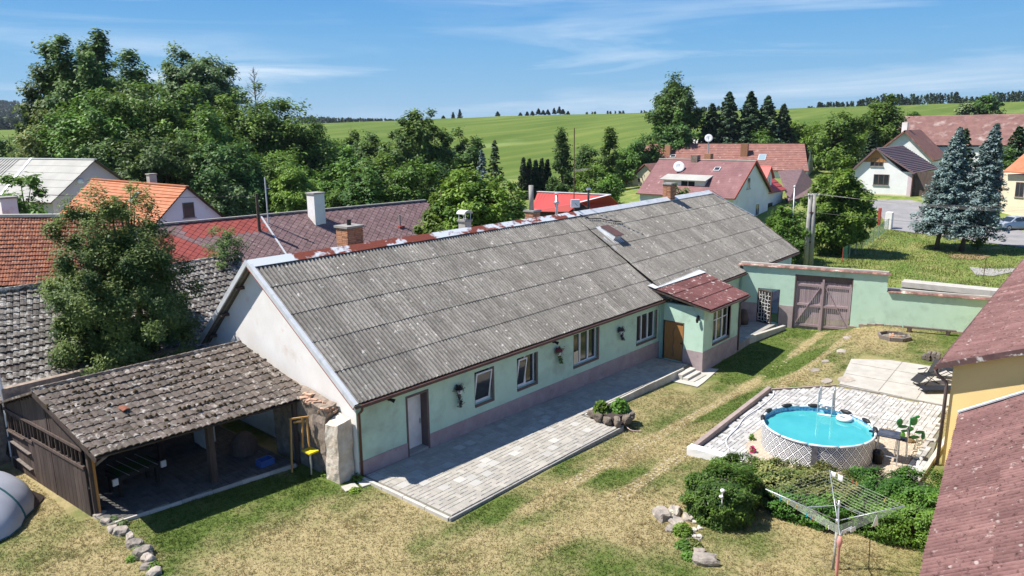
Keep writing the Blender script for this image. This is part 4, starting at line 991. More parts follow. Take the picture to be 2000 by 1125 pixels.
for (z, a, b) in ((1.66, 0, 4.0), (2.28, 0, gl), (1.5, 4.0, gl)): MB(GM).box(a, b, .021, .06, z-.05, z+.05).build('rail', MT['darkwood'], shed)
for (a, za, b, zb, m_) in ((4.3, 1.0, 6.35, 1.12, 'greywood'), (4.35, .38, 5.9, .5, 'greywood'), (4.6, 1.5, 6.2, 1.5, 'darkwood')): MB(GM).beam((a, .045, za), (b, .045, zb), .03, .17, (0, 1, 0)).build('cross_board', MT[m_], shed)
MB().beam(RL+Vector((.02, 0, -.12)), EL+Vector((.02, .0, -.12)), .04, .16).build('barge_board', MT['darkwood'], shed)
for (x, y, h, w_) in ((7.75, 24.7, 2.75, .16), (11.3, 23.75, 2.6, .22), (14.2, 22.95, 2.4, .14), (7.5, 27.3, 3.6, .16), (7.25, 30.8, 2.6, .16), (11, 27.2, 3.6, .16)):
    MB().box(x-w_/2, x+w_/2, y-w_/2, y+w_/2, -.1, h).build('post', MT['darkwood'], shed)
MB().beam((7.6, 23.55, 2.42), (14.7, 22.85, 2.42), .12, .14).build('wall_plate', MT['darkwood'], shed)
MB().beam((7.8, 24.7, 1.6), (8.6, 24.0, 2.45), .08).build('strut', MT['greywood'], shed)
MB().box(7.78, 7.84, 24.52, 24.6, -.1, 2.2).build('prop', MT['oakdoor'], shed)
MB().box(7.2, 14.3, 31.0, 31.3, -.2, 3.0).build('back_wall', MT['rubble'], shed)
fl_ = MB(); fl_.prism([(7.7, 23.62), (14.05, 22.75), (14.1, 31), (7.3, 31)], -.4, .02); fo_ = fl_.build('shed_floor', MT['sand']); fo_['kind'] = 'structure'
def inshed(x, y): return y > 23.75-(x-7.7)*.135 and y < 30.9 and 7.75 < x < 14.0
lay(fo_, 7.8, 14.0, 22.8, 30.8, lambda x, y: .045, MT['pavershade'], inside=inshed, limit=300)
kerb(fo_, (7.9, 23.62), (14.0, 22.78), .08, .3, lambda x, y: .05, m='concretelight')
# things inside the shed
tb = thing('games_table', 'dark games table with white side handles inside the open shed', 'table', (9.3, 25.6, 0))
TM = Matrix.Translation((9.35, 25.6, .03)) @ Matrix.Rotation(.1, 4, 'Z')
t_ = MB(TM); t_.box(-.75, .75, -.42, .42, .62, .8); t_.build('table_box', MT['dark'], tb)
MB(TM).box(-.68, .68, -.35, .35, .801, .815).build('playfield', MT['leafdark'], tb)
for x in (-.65, .65):
    for y in (-.33, .33): MB(TM).box(x-.05, x+.05, y-.05, y+.05, 0, .62).build('leg', MT['dark'], tb)
for k in range(4):
    MB(TM).tube([(-.5+k*.33, -.75, .86), (-.5+k*.33, .75, .86)], .01, 6).build('rod', MT['steel'], tb)
for x in (-.85, .85): MB(TM).box(x-.09, x+.09, -.5, -.44, .55, .78).build('scorer', MT['white'], tb)
fr = thing('fridge', 'white fridge with open door deep in the open shed', 'fridge', (12.8, 27.2, 0)); 
MB().box(12.5, 13.1, 27.0, 27.6, .05, 1.45).build('body', MT['white'], fr, bevel=.02); MB().box(12.42, 12.47, 26.45, 27.0, .1, 1.4).build('door', MT['white'], fr, bevel=.01)
MB().box(12.4, 12.42, 26.5, 26.55, .7, 1.0).build('handle', MT['steel'], fr)
sl_ = thing('step_ladder', 'yellow painted wooden trestle with bright yellow step against the plastered pillar', 'ladder', (14.0, 22.3, 0))
MT['yellowpaint'] = mat('yellow_paint', (.75, .55, .03), None, 4, .5); MT['pinewood'] = mat('pine_wood', (.50, .29, .10), (.42, .23, .08), 6, .7)
for a, b, m_ in (((13.55, 22.35, 0), (13.75, 22.5, 2.0), 'pinewood'), ((13.9, 22.1, .9), (14.02, 22.15, 2.05), 'pinewood'), ((14.05, 21.9, .95), (14.1, 22.0, 2.1), 'pinewood'), ((13.7, 22.5, 1.98), (14.12, 21.9, 2.1), 'pinewood'), ((13.8, 22.4, 1.85), (14.1, 22.0, 1.9), 'pinewood')): MB().beam(a, b, .055).build('rail', MT[m_], sl_)
MB().box(13.85, 14.25, 21.6, 22.1, .78, .84).build('step', MT['yellowpaint'], sl_)
for x, y in ((13.9, 21.65), (14.2, 22.05)): MB().box(x-.02, x+.02, y-.02, y+.02, 0, .78).build('leg', MT['steel'], sl_)
cr = thing('plastic_crate', 'shallow blue and grey crate on the shed floor near the trestle', 'crate', (13.2, 23.6, 0)); MT['bluep'] = mat('blue_plastic', (.05, .12, .35), None, 3, .5)
MB().box(12.95, 13.5, 23.4, 23.8, .05, .07).build('base', MT['bluep'], cr)
for q in ((12.95, 12.98, 23.4, 23.8), (13.47, 13.5, 23.4, 23.8), (12.98, 13.47, 23.4, 23.43), (12.98, 13.47, 23.77, 23.8)): MB().box(*q, .07, .28).build('side', MT['bluep'], cr)
for (x, y, h, lab) in ((13.3, 25.2, .9, 'grey covered heap in the right corner of the shed'), (12.2, 29.5, 1.2, 'dark covered heap at the back of the shed')):
    mb = MB(Matrix.Translation((x, y, .03))); mb.lathe([(.5, 0), (.52, h*.5), (.35, h*.8), (.05, h)], 9); tag(mb.build('covered_heap', MT['darkwood'], None, smooth=True), lab, 'heap')
# plastered pillar and rubble end beside the shed
pil = thing('stone_pillar', 'rough lime plastered wall stub between shed and farmhouse', 'pillar', (14.4, 20.9, 0))
def rough(mb, name, m, parent, amp, cuts=4, seed=1):
    bm = bmesh.new(); me = bpy.data.meshes.new(name); o0 = wloc(parent) if parent else Vector((0, 0, 0)); me.from_pydata([tuple(Vector(v)-o0) for v in mb.v], [], mb.f); bm.from_mesh(me)
    bmesh.ops.recalc_face_normals(bm, faces=bm.faces); bmesh.ops.subdivide_edges(bm, edges=bm.edges, cuts=cuts, use_grid_fill=True)
    from mathutils import noise as mn
    for v in bm.verts: v.co += mn.noise_vector(v.co*2.3+Vector((seed, 0, 0)))*amp+mn.noise_vector(v.co*7+Vector((seed, 3, 0)))*amp*.4
    bm.to_mesh(me); bm.free(); me.materials.append(m); return link(bpy.data.objects.new(name, me), parent)
rough(MB().hexa([(14.18, 20.36, -.4), (14.85, 20.36, -.4), (14.85, 21.15, -.4), (14.18, 21.15, -.4), (14.22, 20.36, 2.1), (14.85, 20.36, 2.2), (14.85, 21.1, 2.25), (14.2, 21.05, 2.0)]), 'pillar_body', MT['pillar'], pil, .055, 14)
rough(MB().hexa([(14.3, 21.2, -.3), (14.85, 21.2, -.3), (14.85, 24.5, -.3), (14.3, 24.5, -.3), (14.3, 21.2, 2.5), (14.85, 21.2, 2.6), (14.85, 24.5, 2.9), (14.3, 24.5, 2.6)]), 'rubble_core', MT['rubble'], pil, .1, 8, 4)
bme = meshof(MB().box(-.14, .14, -.07, .07, 0, .075), 'brick', MT['palebrick'])
for k in range(46):
    t = rnd.random(); y = 21.2+t*1.5; piece('brick', bme, pil, Matrix.Translation((14.35+rnd.uniform(0, .45), y, 2.18+.34*t+rnd.uniform(0, .25)*(1-t*.3))) @ Matrix.Rotation(rnd.uniform(0, 3), 4, 'Z') @ Matrix.Rotation(rnd.uniform(-.3, .3), 4, 'X'))

# ------------------------------------------------------------------ tiled barn behind the shed and the other near neighbours
barn = thing('tiled_barn', 'old barn with lichened grey tile roof behind the open shed', 'barn', (9, 34, 0))
bE0, bE1, bR1, bR0 = Vector((.0, 31.25, 2.4)), Vector((16.4, 31.4, 2.4)), Vector((20.4, 36.9, 5.6)), Vector((.3, 36.9, 5.55))
def flat_tile(w_, l_, m, name='roof_tile', t=.035):
    V = [(-w_/2+.01, 0, .06), (0, 0, .075), (w_/2-.01, 0, .05), (-w_/2+.01, l_, 0), (0, l_, .015), (w_/2-.01, l_, -.01), (-w_/2+.01, .01, .06-t), (0, .01, .075-t), (w_/2-.01, .01, .05-t)]
    me = bpy.data.meshes.new(name); me.from_pydata(V, [], [(0, 1, 4, 3), (1, 2, 5, 4), (0, 6, 7, 1), (1, 7, 8, 2), (0, 3, 6), (2, 8, 5)]); me.materials.append(m); return me
tiled_quad(barn, bE0, bE1, bR1, bR0, 78, 17, lambda a, b: flat_tile(a, b, MT['greytile']), 300, jit=.03, sag=.10)
MB().slab([bE0+Vector((0, 0, -.04)), bE1+Vector((0, 0, -.04)), bR1+Vector((0, 0, -.12)), bR0+Vector((0, 0, -.12))], .05).build('roof_boarding', MT['darkwood'], barn)
MB().slab([bR0, bR1, Vector((20.4, 42.5, 2.4)), Vector((0, 42.5, 2.4))], .06).build('back_roof', MT['greytile'], barn)
for k in range(52):
    p = bR0.lerp(bR1, (k+.5)/52); mb = MB(Matrix.Translation(p)); mb.tube([(-.22, 0, .0), (.22, 0, .03)], .13, 6); mb.build('ridge_tile', MT['greytile'], barn)
rough(MB().box(.5, 7.2, 31.6, 32.1, -.4, 2.3), 'stone_wall', MT['rubble'], barn, .12, 10, 9)
MB().box(7.2, 20, 31.9, 32.1, -.4, 2.3).build('wall', MT['rubble'], barn)
bdp = at(4, 760, Y=31.1); MB().tube([(bdp[0], 31.1, 2.6), (bdp[0]-.1, 31.05, 4.2)], .07, 8).build('downpipe', MT['white'], barn)
MB().tube([(bdp[0], 31.1, 2.6), (bdp[0], 31.2, .3)], .07, 8).build('downpipe', MT['white'], barn)
# clay tile roof at the far left
ct_ = thing('clay_tile_house', 'low house with old orange brown clay tile roof at the left edge of the photo', 'house', (10, 42, 0))
c0, c1 = at(-120, 565, z=4.2), at(170, 556, z=4.2); r0, r1 = at(-100, 425, z=7.3), at(215, 418, z=7.3)
# make the ridge sit directly above / behind the eave line
e0, e1 = Vector((c0[0], c0[1], 4.2)), Vector((c1[0], c1[1], 4.2)); 
rr0, rr1 = Vector(at(-100, 424, z=7.6)), Vector(at(250, 421, z=7.6))
tiled_quad(ct_, e0, e1+Vector((1.5, 0, 0)), rr1, rr0, 60, 17, lambda a, b: flat_tile(a, b, MT['browntile']), 300, jit=.03, sag=.06)
MB().slab([e0+Vector((0, 0, -1.0)), e1+Vector((1.5, 0, -1.0)), rr1+Vector((0, 0, -1.0)), rr0+Vector((0, 0, -1.0))], .06).build('roof_boarding', MT['darkwood'], ct_)
MB().slab([rr0+Vector((0, 0, -.02)), rr1+Vector((0, 0, -.02)), rr1+Vector((2, 5, -3.5)), rr0+Vector((2, 5, -3.5))], .06).build('back_roof', MT['browntile'], ct_)
MB().beam(rr0+Vector((0, 0, .05)), rr1+Vector((0, 0, .05)), .3, .16).build('ridge_cap', MT['concretelight'], ct_)
mb = MB(); mb.hexa([e0+Vector((.3, .3, -4.5)), e1+Vector((1.2, .3, -4.5)), rr1+Vector((2, 4.5, -7.8)), rr0+Vector((2, 4.5, -7.8)), e0+Vector((.3, .3, -1.1)), e1+Vector((1.2, .3, -1.1)), rr1+Vector((2, 4.5, -3.9)), rr0+Vector((2, 4.5, -3.7))]); mb.build('wall', MT['palewall'], ct_)
p = at(18, 425, D=math.hypot(rr0.x, rr0.y)+1); 
co = MB(); pw = .42; co.box(p[0]-pw, p[0]+pw, p[1]-pw, p[1]+pw, 5.5, float(ztop(18, 387, math.hypot(p[0], p[1])))); c_ = co.build('chimney', MT['white_render'], ct_)
zt = float(ztop(18, 387, math.hypot(p[0], p[1]))); MB().box(p[0]-pw-.08, p[0]+pw+.08, p[1]-pw-.08, p[1]+pw+.08, zt, zt+.1).build('chimney_cap', MT['concrete'], c_)

# ------------------------------------------------------------------ yellow building on the right
yh = thing('yellow_outbuilding', 'yellow rendered building with faded pink roof and dark downpipe on the right', 'building', (35, 3, 0))
YF_ = Matrix.Translation((28.7, 4.78, 0)) @ Matrix.Rotation(R_(1.0), 4, 'Z')     # x along the eave, y towards +y
sly = (4.75-3.8)/(4.78-2.36)+.02
MB(YF_).box(.35, 26, -6.2, -.42, -.5, 3.72).build('wall', MT['yellow'], yh)
mb = MB(YF_); mb.add([(.352, -.42, 3.6), (.352, -6.2, 3.6), (.352, -6.2, 3.75+6.2*sly-.1), (.352, -.42, 3.75+.42*sly-.12), (26, -.42, 3.6), (26, -6.2, 3.6), (26, -6.2, 3.75+6.2*sly-.1), (26, -.42, 3.75+.42*sly-.12)], [(0, 1, 2, 3), (4, 7, 6, 5), (3, 2, 6, 7)]); mb.build('gable_wall', MT['yellow'], yh)
def shed_sheets(F, x0, x1, run, ze, sl, nrow, parent, m, sw=.885, extra=0, limit=300, wrow=None):
    """corrugated sheets on a slope that rises towards local -y"""
    SLn = math.hypot(run, run*sl); rh = SLn/nrow; base = corr_mesh('roof_sheet', sw, rh+.06, MT[m], amp=.034); dirv = Vector((0, -1, sl)).normalized(); nrm = Vector((0, sl, 1)).normalized()
    for r in range(nrow):
        for c in range(int((x1-x0)/sw)):
            mm = Matrix.Identity(4); o = Vector((x0+(c+1)*sw, 0, ze))+dirv*(r*rh)
            for i in range(3): mm[i][0] = (-1, 0, 0)[i]; mm[i][1] = dirv[i]; mm[i][2] = nrm[i]; mm[i][3] = o[i]+nrm[i]*rnd.uniform(-.004, .004)
            piece('roof_sheet', base, parent, F @ mm @ Matrix.Translation((0, rnd.uniform(-.02, .02), 0)))
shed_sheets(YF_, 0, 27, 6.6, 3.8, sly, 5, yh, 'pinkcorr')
MB(YF_).slab([(.02, -.02, 3.75), (.02, -6.6, 3.75+6.6*sly), (27, -6.6, 3.75+6.6*sly), (27, -.02, 3.75)], .05).build('roof_boarding', MT['darkwood'], yh)
MT['peelboard'] = mat('peeling_verge_board', (.13, .075, .07), (.09, .05, .05), 3, .8, spots=[((.52, .50, .47), 2.6, .55, .62)])
MB(YF_).beam((-.03, .03, 3.80), (-.03, -6.6, 3.80+6.6*sly), .05, .2).build('verge_board', MT['peelboard'], yh)
MB(YF_).tube([(-.05, .07, 3.72), (27, .07, 3.70)], .06, 8).build('gutter', MT['gutter'], yh)
mb = MB(YF_); mb.tube([(.12, .07, 3.68), (.12, .05, 3.5), (.22, -.28, 3.2), (.25, -.30, 3.05), (.25, -.30, -.2)], .06, 10); mb.build('downpipe', MT['brownframe'], yh, smooth=True)
lb = thing('lean_to', 'low outbuilding with faded pink corrugated roof in the lower right corner', 'shed', (20, 0, 0))
la_ = math.atan2(3.9-2.72, 28.1-17.1); LF_ = Matrix.Translation((17.1, 2.72, 0)) @ Matrix.Rotation(la_, 4, 'Z'); LL = math.hypot(11, 1.18)
sll = .62
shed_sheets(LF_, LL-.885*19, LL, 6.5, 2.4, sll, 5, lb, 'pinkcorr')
MB(LF_).slab([(LL-16.8, -.02, 2.35), (LL-16.8, -6.5, 2.35+6.5*sll), (LL-.02, -6.5, 2.35+6.5*sll), (LL-.02, -.02, 2.35)], .05).build('roof_boarding', MT['darkwood'], lb)
MB(LF_).box(LL-16.5, LL-.2, -6, -.4, -.5, 2.3).build('wall', MT['yellow'], lb)
MB(LF_).beam((LL+.02, .02, 2.48), (LL+.02, -6.5, 2.48+6.5*sll), .16, .05).build('verge_flashing', MT['lightsteel'], lb)
# ------------------------------------------------------------------ pool terrace
DZ = .13
terr = MB()
poly = [(24.35, 11.75), (24.2, 9.9), (25.0, 4.8), (27.0, 4.55), (35.3, 5.3), (35.1, 9.9), (32.6, 12.1)]
terr.prism([(x, y) for x, y in poly][::-1], -.6, DZ-.05); to = terr.build('pool_terrace', MT['sand']); to['kind'] = 'structure'
PCX, PCY, PR = 27.4, 8.3, 1.98
def inpoly(x, y, P):
    c = False
    for i in range(len(P)):
        (x1, y1), (x2, y2) = P[i], P[i-1]
        if (y1 > y) != (y2 > y) and x < (x2-x1)*(y-y1)/(y2-y1)+x1: c = not c
    return c
def gravelzone(x, y): return ((x-PCX+.25)/2.75)**2+((y-PCY+.25)/2.65)**2 < 1 or (x < 27.2 and 5.6 < y < 9.9) or (27 < x < 31.2 and 5.2 < y < 7 and (y-5.2) > (x-31.2)*.3)
innp = [(24.5, 11.6), (24.35, 10.0), (25.1, 4.9), (27.0, 4.7), (35.15, 5.4), (34.95, 9.85), (32.5, 11.95)]
lay(to, 24.3, 35.3, 4.6, 12.1, lambda x, y: DZ, MT['paverlight'], inside=lambda x, y: inpoly(x, y, innp) and not gravelzone(x, y), limit=300, c=.165)
MT['gravel'] = mat('pale_gravel', (.46, .39, .31), (.33, .28, .22), 14, .95, 1.0, 20)
gr = MB(); n = 40
gpts = [(24.45, 9.9), (24.6, 7.5), (25.1, 5.2), (28.5, 5.3), (31, 5.6), (31, 7), (30.2, 9), (28.6, 10.9), (26.2, 11.0), (25.2, 10.4)]
gr.prism(gpts[::-1], DZ-.04, DZ-.018); g1_ = gr.build('gravel_bed', MT['gravel']); g1_['kind'] = 'structure'
V = []; F = []; T = []
for i in range(7000):
    x, y = rng.uniform(24.5, 31.2), rng.uniform(4.8, 11)
    if not gravelzone(x, y) or not inpoly(x, y, innp) or (x-PCX)**2+(y-PCY)**2 < (PR-.05)**2: continue
    s = rng.uniform(.015, .045); a = rng.uniform(0, 6.28); b = len(V); z = DZ-.02
    for k in range(4): V.append((x+s*math.cos(a+k*1.57)*rng.uniform(.7, 1.2), y+s*math.sin(a+k*1.57)*rng.uniform(.7, 1.2), z))
    V.append((x, y, z+s*.8)); F += [(b, b+1, b+4), (b+1, b+2, b+4), (b+2, b+3, b+4), (b+3, b, b+4)]; T += [rng.random()]*5
o = npmesh('gravel', V, tris=F, mat=mat('loose_pebble', (.58, .47, .35), (.36, .29, .22), 30, .95, tint=.3), tint=T); o['kind'] = 'stuff'
MT['redkerb'] = mat('reddish_concrete_kerb', (.33, .26, .23), (.27, .21, .19), 3, .9, .3, 40, tint=.1)
kerb(to, (24.4, 11.85), (32.5, 12.15), .2, .7, lambda x, y: DZ+.17, L_=2.0, m='redkerb', name='low_wall_block')
kerb(to, (32.6, 12.1), (35.1, 9.95), .09, .5, lambda x, y: DZ+.03, m='redkerb')
kerb(to, (35.15, 9.9), (35.35, 5.35), .09, .5, lambda x, y: DZ+.03, m='concrete')
kerb(to, (31.2, 11.9), (32.3, 5.3), .07, .3, lambda x, y: DZ+.012, m='concrete')
rough(MB().box(24.05, 24.45, 9.85, 12.0, -.45, DZ+.16), 'plastered_kerb', MT['white_render'], to, .02, 4, 3)
rough(MB().box(26.9, 35.2, 4.62, 4.75, -.3, DZ+.05), 'edge_board', MT['concretelight'], to, .01, 4, 3)
P = [atg(*p) for p in [(1690, 716), (1740, 722), (1826, 736), (1856, 772), (1845, 796), (1640, 756)]]
cs = drape('concrete_terrace', [(35.4, 9.9), (39.6, 10.6), (40.6, 9.0), (41.0, 5.0), (35.45, 5.0)], MT['concretelight'], .03, .6)
jn = MB()
for (a, b) in (((37.1, 10.1), (37.3, 5.1)), ((38.9, 10.4), (39.2, 5.0)), ((35.5, 8.2), (40.7, 8.4)), ((35.5, 6.6), (40.9, 6.8))):
    jn.beam((*a, float(G(*a))+.034), (*b, float(G(*b))+.034), .025, .006)
o = jn.build('slab_joints', MT['sand']); o['kind'] = 'structure'
# ---- pool
def poolprint():
    m, t, b = newmat('pool_diamond_print'); uv = N(t, 'ShaderNodeUVMap'); s = N(t, 'ShaderNodeSeparateXYZ'); L(t, uv.outputs[0], s.inputs[0])
    fx = math_(t, 'FRACT', s.outputs[0]); fy = math_(t, 'FRACT', s.outputs[1])
    d = math_(t, 'ADD', math_(t, 'ABSOLUTE', math_(t, 'SUBTRACT', fx, .5)), math_(t, 'ABSOLUTE', math_(t, 'SUBTRACT', fy, .5)))
    dd = math_(t, 'MINIMUM', d, math_(t, 'SUBTRACT', 1.0, d))
    def band(a, c): return math_(t, 'MULTIPLY', math_(t, 'GREATER_THAN', dd, a), math_(t, 'LESS_THAN', dd, c))
    k = math_(t, 'MAXIMUM', math_(t, 'MAXIMUM', band(.31, .43), band(.13, .23)), band(-1, .05))
    L(t, mixrgb(t, k, (.78, .78, .79), (.03, .03, .035)), b.inputs['Base Color']); b.inputs['Roughness'].default_value = .45; return m
MT['poolprint'] = poolprint()
MT['poolrim'] = mat('pool_rim_tube', (.52, .56, .62), (.6, .64, .7), 3, .4)
def linermat():
    m, t, b = newmat('blue_pool_liner'); P0 = pos(t); g = N(t, 'ShaderNodeNewGeometry'); s = N(t, 'ShaderNodeSeparateXYZ'); L(t, g.outputs['Position'], s.inputs[0])
    vo = N(t, 'ShaderNodeTexVoronoi'); vo.inputs['Scale'].default_value = 9; L(t, P0, vo.inputs['Vector'])
    col = mixrgb(t, rng_(t, vo.outputs['Distance'], .3, .6), (.12, .33, .62), (.38, .60, .78))
    col = mixrgb(t, rng_(t, s.outputs[2], DZ+.55, DZ+.6), (.06, .42, .50), col)
    L(t, col, b.inputs['Base Color']); b.inputs['Roughness'].default_value = .4; return m
MT['liner'] = linermat()
pool = thing('round_pool', 'round above ground pool with grey white diamond print and turquoise water', 'pool', (PCX, PCY, DZ))
nside = 48; ZT = DZ+.90; me = bpy.data.meshes.new('pool_wall'); V = []; F = []
for z in (DZ-.02, ZT):
    for k in range(nside):
        a = 2*math.pi*k/nside; bulge = 1+.012*(1 if z < ZT-.1 else 0); V.append((PR*bulge*math.cos(a), PR*bulge*math.sin(a), z-DZ))
for k in range(nside): F.append((k, (k+1) % nside, nside+(k+1) % nside, nside+k))
me.from_pydata(V, [], F); uvl = me.uv_layers.new(name='UVMap'); NC = 34; cell = 2*math.pi*PR/NC
for p in me.polygons:
    for li, vi in zip(p.loop_indices, p.vertices):
        k = vi % nside
        if k == 0 and (nside-1) in [v % nside for v in p.vertices]: k = nside
        uvl.data[li].uv = (k/nside*NC, (V[vi][2]+.02)/.42)
me.materials.append(MT['poolprint']); me.polygons.foreach_set('use_smooth', [True]*nside); link(bpy.data.objects.new('pool_wall', me), pool)
c = (PCX, PCY)
lm = MB(); lm.lathe([(PR-.02, ZT-.02), (PR-.03, DZ+.3), (PR-.35, DZ+.02), (0.01, DZ+.02)], 48, c); lm.build('liner', MT['liner'], pool, smooth=True)
for k in range(12):
    a0, a1 = 2*math.pi*(k+.03+.3)/12, 2*math.pi*(k+.97+.3)/12
    pts = [(PCX+PR*math.cos(a0+(a1-a0)*i/4), PCY+PR*math.sin(a0+(a1-a0)*i/4), ZT+.02) for i in range(5)]
    MB().tube(pts, .045, 8).build('rim_tube', MT['poolrim'], pool, smooth=True)
    ah = 2*math.pi*(k+.3)/12; x, y = PCX+PR*math.cos(ah), PCY+PR*math.sin(ah)
    Mh = Matrix.Translation((x, y, 0)) @ Matrix.Rotation(ah, 4, 'Z')
    if False: lg = MB(Mh); lg.box(.0, .05, -.05, .05, DZ-.02, ZT); lg.build('pool_post', MT['poolrim'], pool, bevel=.01)
for px, py in ((1497, 801), (1541, 795), (1590, 796), (1650, 806), (1695, 822), (1484, 815), (1716, 840)):
    q = at(px, py, z=ZT+.06); a = math.atan2(q[1]-PCY, q[0]-PCX)
    pts = [(PCX+(PR+.01)*math.cos(a+s), PCY+(PR+.01)*math.sin(a+s), ZT+.06) for s in (-.11, -.05, .0, .05, .11)]
    MB().tube(pts, [.05, .085, .09, .085, .05], 8).build('rim_pad', MT['black'], pool, smooth=True)
for px in (1591,):       # seam strip with the vertical dark band
    q = at(px, 880, z=ZT-.2); a = math.atan2(at(1592, 871, z=ZT)[1]-PCY, at(1592, 871, z=ZT)[0]-PCX)
    Mh = Matrix.Translation((PCX, PCY, 0)) @ Matrix.Rotation(a, 4, 'Z'); MB(Mh).box(PR+.012, PR+.045, -.10, .10, DZ, ZT).build('seam_strip', mat('seam_strip_fabric', (.14, .14, .15), (.07, .07, .08), 9, .6), pool)
def watermat():
    m, t, b = newmat('pool_water_turquoise'); P0 = pos(t)
    L(t, mixrgb(t, rng_(t, noise(t, P0, .8, 3), .35, .65), (.05, .35, .37), (.07, .41, .43)), b.inputs['Base Color'])
    b.inputs['Roughness'].default_value = .06; b.inputs['Specular IOR Level'].default_value = .5; b.inputs['Alpha'].default_value = .9
    bn = N(t, 'ShaderNodeBump'); bn.inputs['Strength'].default_value = .12; bn.inputs['Distance'].default_value = .02; L(t, noise(t, P0, 5, 3), bn.inputs['Height']); L(t, bn.outputs[0], b.inputs['Normal'])
    return m
wt = MB(); ZW = ZT-.16; n = 48; wt.add([(PCX+(PR-.025)*math.cos(2*math.pi*k/n), PCY+(PR-.025)*math.sin(2*math.pi*k/n), ZW) for k in range(n)], [tuple(range(n))])
wt.build('water', watermat(), pool)
lad = thing('pool_ladder', 'steel A-frame pool ladder with white platform over the far rim', 'ladder', (28.8, 9.2, DZ))
lc = at(1612, 800, z=ZT); ang = math.atan2(lc[1]-PCY, lc[0]-PCX); LM = Matrix.Translation((PCX+PR*math.cos(ang), PCY+PR*math.sin(ang), 0)) @ Matrix.Rotation(ang, 4, 'Z')
for y in (-.26, .26):
    MB(LM).tube([(-.42, y, DZ+.25), (-.30, y, ZT), (-.26, y, ZT+.75), (-.16, y, ZT+.9), (-.06, y, ZT+.75), (.02, y, ZT+.2)], .024, 8).build('handrail', MT['steel'], lad, smooth=True)
    MB(LM).tube([(.62, y, DZ), (.42, y, ZT), (.36, y, ZT+.75), (.26, y, ZT+.9), (.16, y, ZT+.75), (.1, y, ZT+.2)], .024, 8).build('handrail', MT['steel'], lad, smooth=True)
MB(LM).box(-.22, .36, -.25, .25, ZT+.2, ZT+.24).build('platform', MT['pvc'], lad, bevel=.01)
for z, x0, x1 in ((DZ+.3, .52, .62), (DZ+.6, .46, .56), (ZT-.08, .4, .5)): MB(LM).box(x0, x1, -.25, .25, z, z+.035).build('rung', MT['pvc'], lad)
for z, x0, x1 in ((DZ+.75, -.40, -.30), (DZ+.5, -.43, -.33)): MB(LM).box(x0, x1, -.25, .25, z, z+.035).build('rung', MT['pvc'], lad)
def torus(name, Mx, R0, r0, m, n=28, k=10):
    V = []; F = []
    for i in range(n):
        for j in range(k):
            a, b = 2*math.pi*i/n, 2*math.pi*j/k; V.append(((R0+r0*math.cos(b))*math.cos(a), (R0+r0*math.cos(b))*math.sin(a), r0*math.sin(b)))
    for i in range(n):
        for j in range(k): F.append((i*k+j, ((i+1) % n)*k+j, ((i+1) % n)*k+(j+1) % k, i*k+(j+1) % k))
    mb = MB(Mx); mb.add(V, F); return mb.build(name, m, None, smooth=True)
q = at(1649, 817, z=ZW+.08); tag(torus('swim_ring', Matrix.Translation(q), .22, .085, MT['pvc']), 'white inflatable ring floating in the pool', 'swim ring')
# hose on the terrace, left of the pool
def hose(name, pts, r, m, label, cat='hose'):
    P = [Vector([float(k) for k in p]) for p in pts]; out = []
    for i in range(len(P)-1):
        a, b, c_, d = P[max(i-1, 0)], P[i], P[i+1], P[min(i+2, len(P)-1)]
        for k in range(6):
            t = k/6; out.append(.5*((2*b)+(-a+c_)*t+(2*a-5*b+4*c_-d)*t*t+(-a+3*b-3*c_+d)*t**3))
    out.append(P[-1]); return tag(MB().tube(out, r, 6).build(name, m, None, smooth=True), label, cat)
hose('pool_hose', [at(px, py, z=DZ+.03) for px, py in ((1512, 765), (1508, 775), (1485, 795), (1455, 815), (1440, 835), (1425, 850), (1418, 862), (1424, 878))], .022, MT['pvc'], 'white hose snaking over the pavers left of the pool')
hz_ = at(1205, 818, z=.0); hz_z = Pz(25)+.02
hose('garden_hose', [(hz_[0]+.28*math.cos(a)*(1+.1*math.sin(3*a)), hz_[1]+.25*math.sin(a), hz_z+.03+.004*k) for k, a in enumerate(np.arange(0, 19, .9))]+[(25.35, 15.3, hz_z-.15), (25.7, 14.9, float(G(25.7, 14.9))+.03)], .02, mat('pale_pink_hose', (.62, .45, .40), None, 3, .5), 'coiled pale pink garden hose beside the stone planter')
# ---- bar table and stool at the pool
st_ = thing('bar_table', 'tall dark topped square bar stool table on thin metal legs by the pool', 'table', (28.0, 5.95, DZ))
SM = Matrix.Translation((27.95, 5.95, DZ)) @ Matrix.Rotation(.15, 4, 'Z')
MB(SM).box(-.36, .36, -.36, .36, 1.0, 1.05).build('table_top', mat('black_glass_top', (.03, .03, .035), (.09, .09, .1), 3, .25), st_, bevel=.01)
for sx in (-.33, .33):
    for sy in (-.33, .33): MB(SM).tube([(sx, sy, 1.0), (sx*1.08, sy*1.08, 0)], .018, 6).build('leg', MT['steel'], st_)
for z in (.3,):
    for a, b in (((-.35, -.35), (.35, -.35)), ((-.35, .35), (.35, .35)), ((-.35, -.35), (-.35, .35)), ((.35, -.35), (.35, .35))): MB(SM).tube([(*a, z), (*b, z)], .014, 6).build('stretcher', MT['steel'], st_)
pu = thing('filter_pump', 'small dark pool pump on the gravel below the bar table', 'pump', (28.3, 6.3, DZ))
MB(Matrix.Translation((27.5, 6.15, DZ))).lathe([(0, 0), (.16, .0), (.16, .35), (.2, .36), (.2, .4), (.12, .5), (0, .52)], 14).build('filter_tank', MT['black'], pu, smooth=True)
MB().box(27.6, 27.95, 6.05, 6.3, DZ, DZ+.2).build('motor', MT['dark'], pu, bevel=.02)
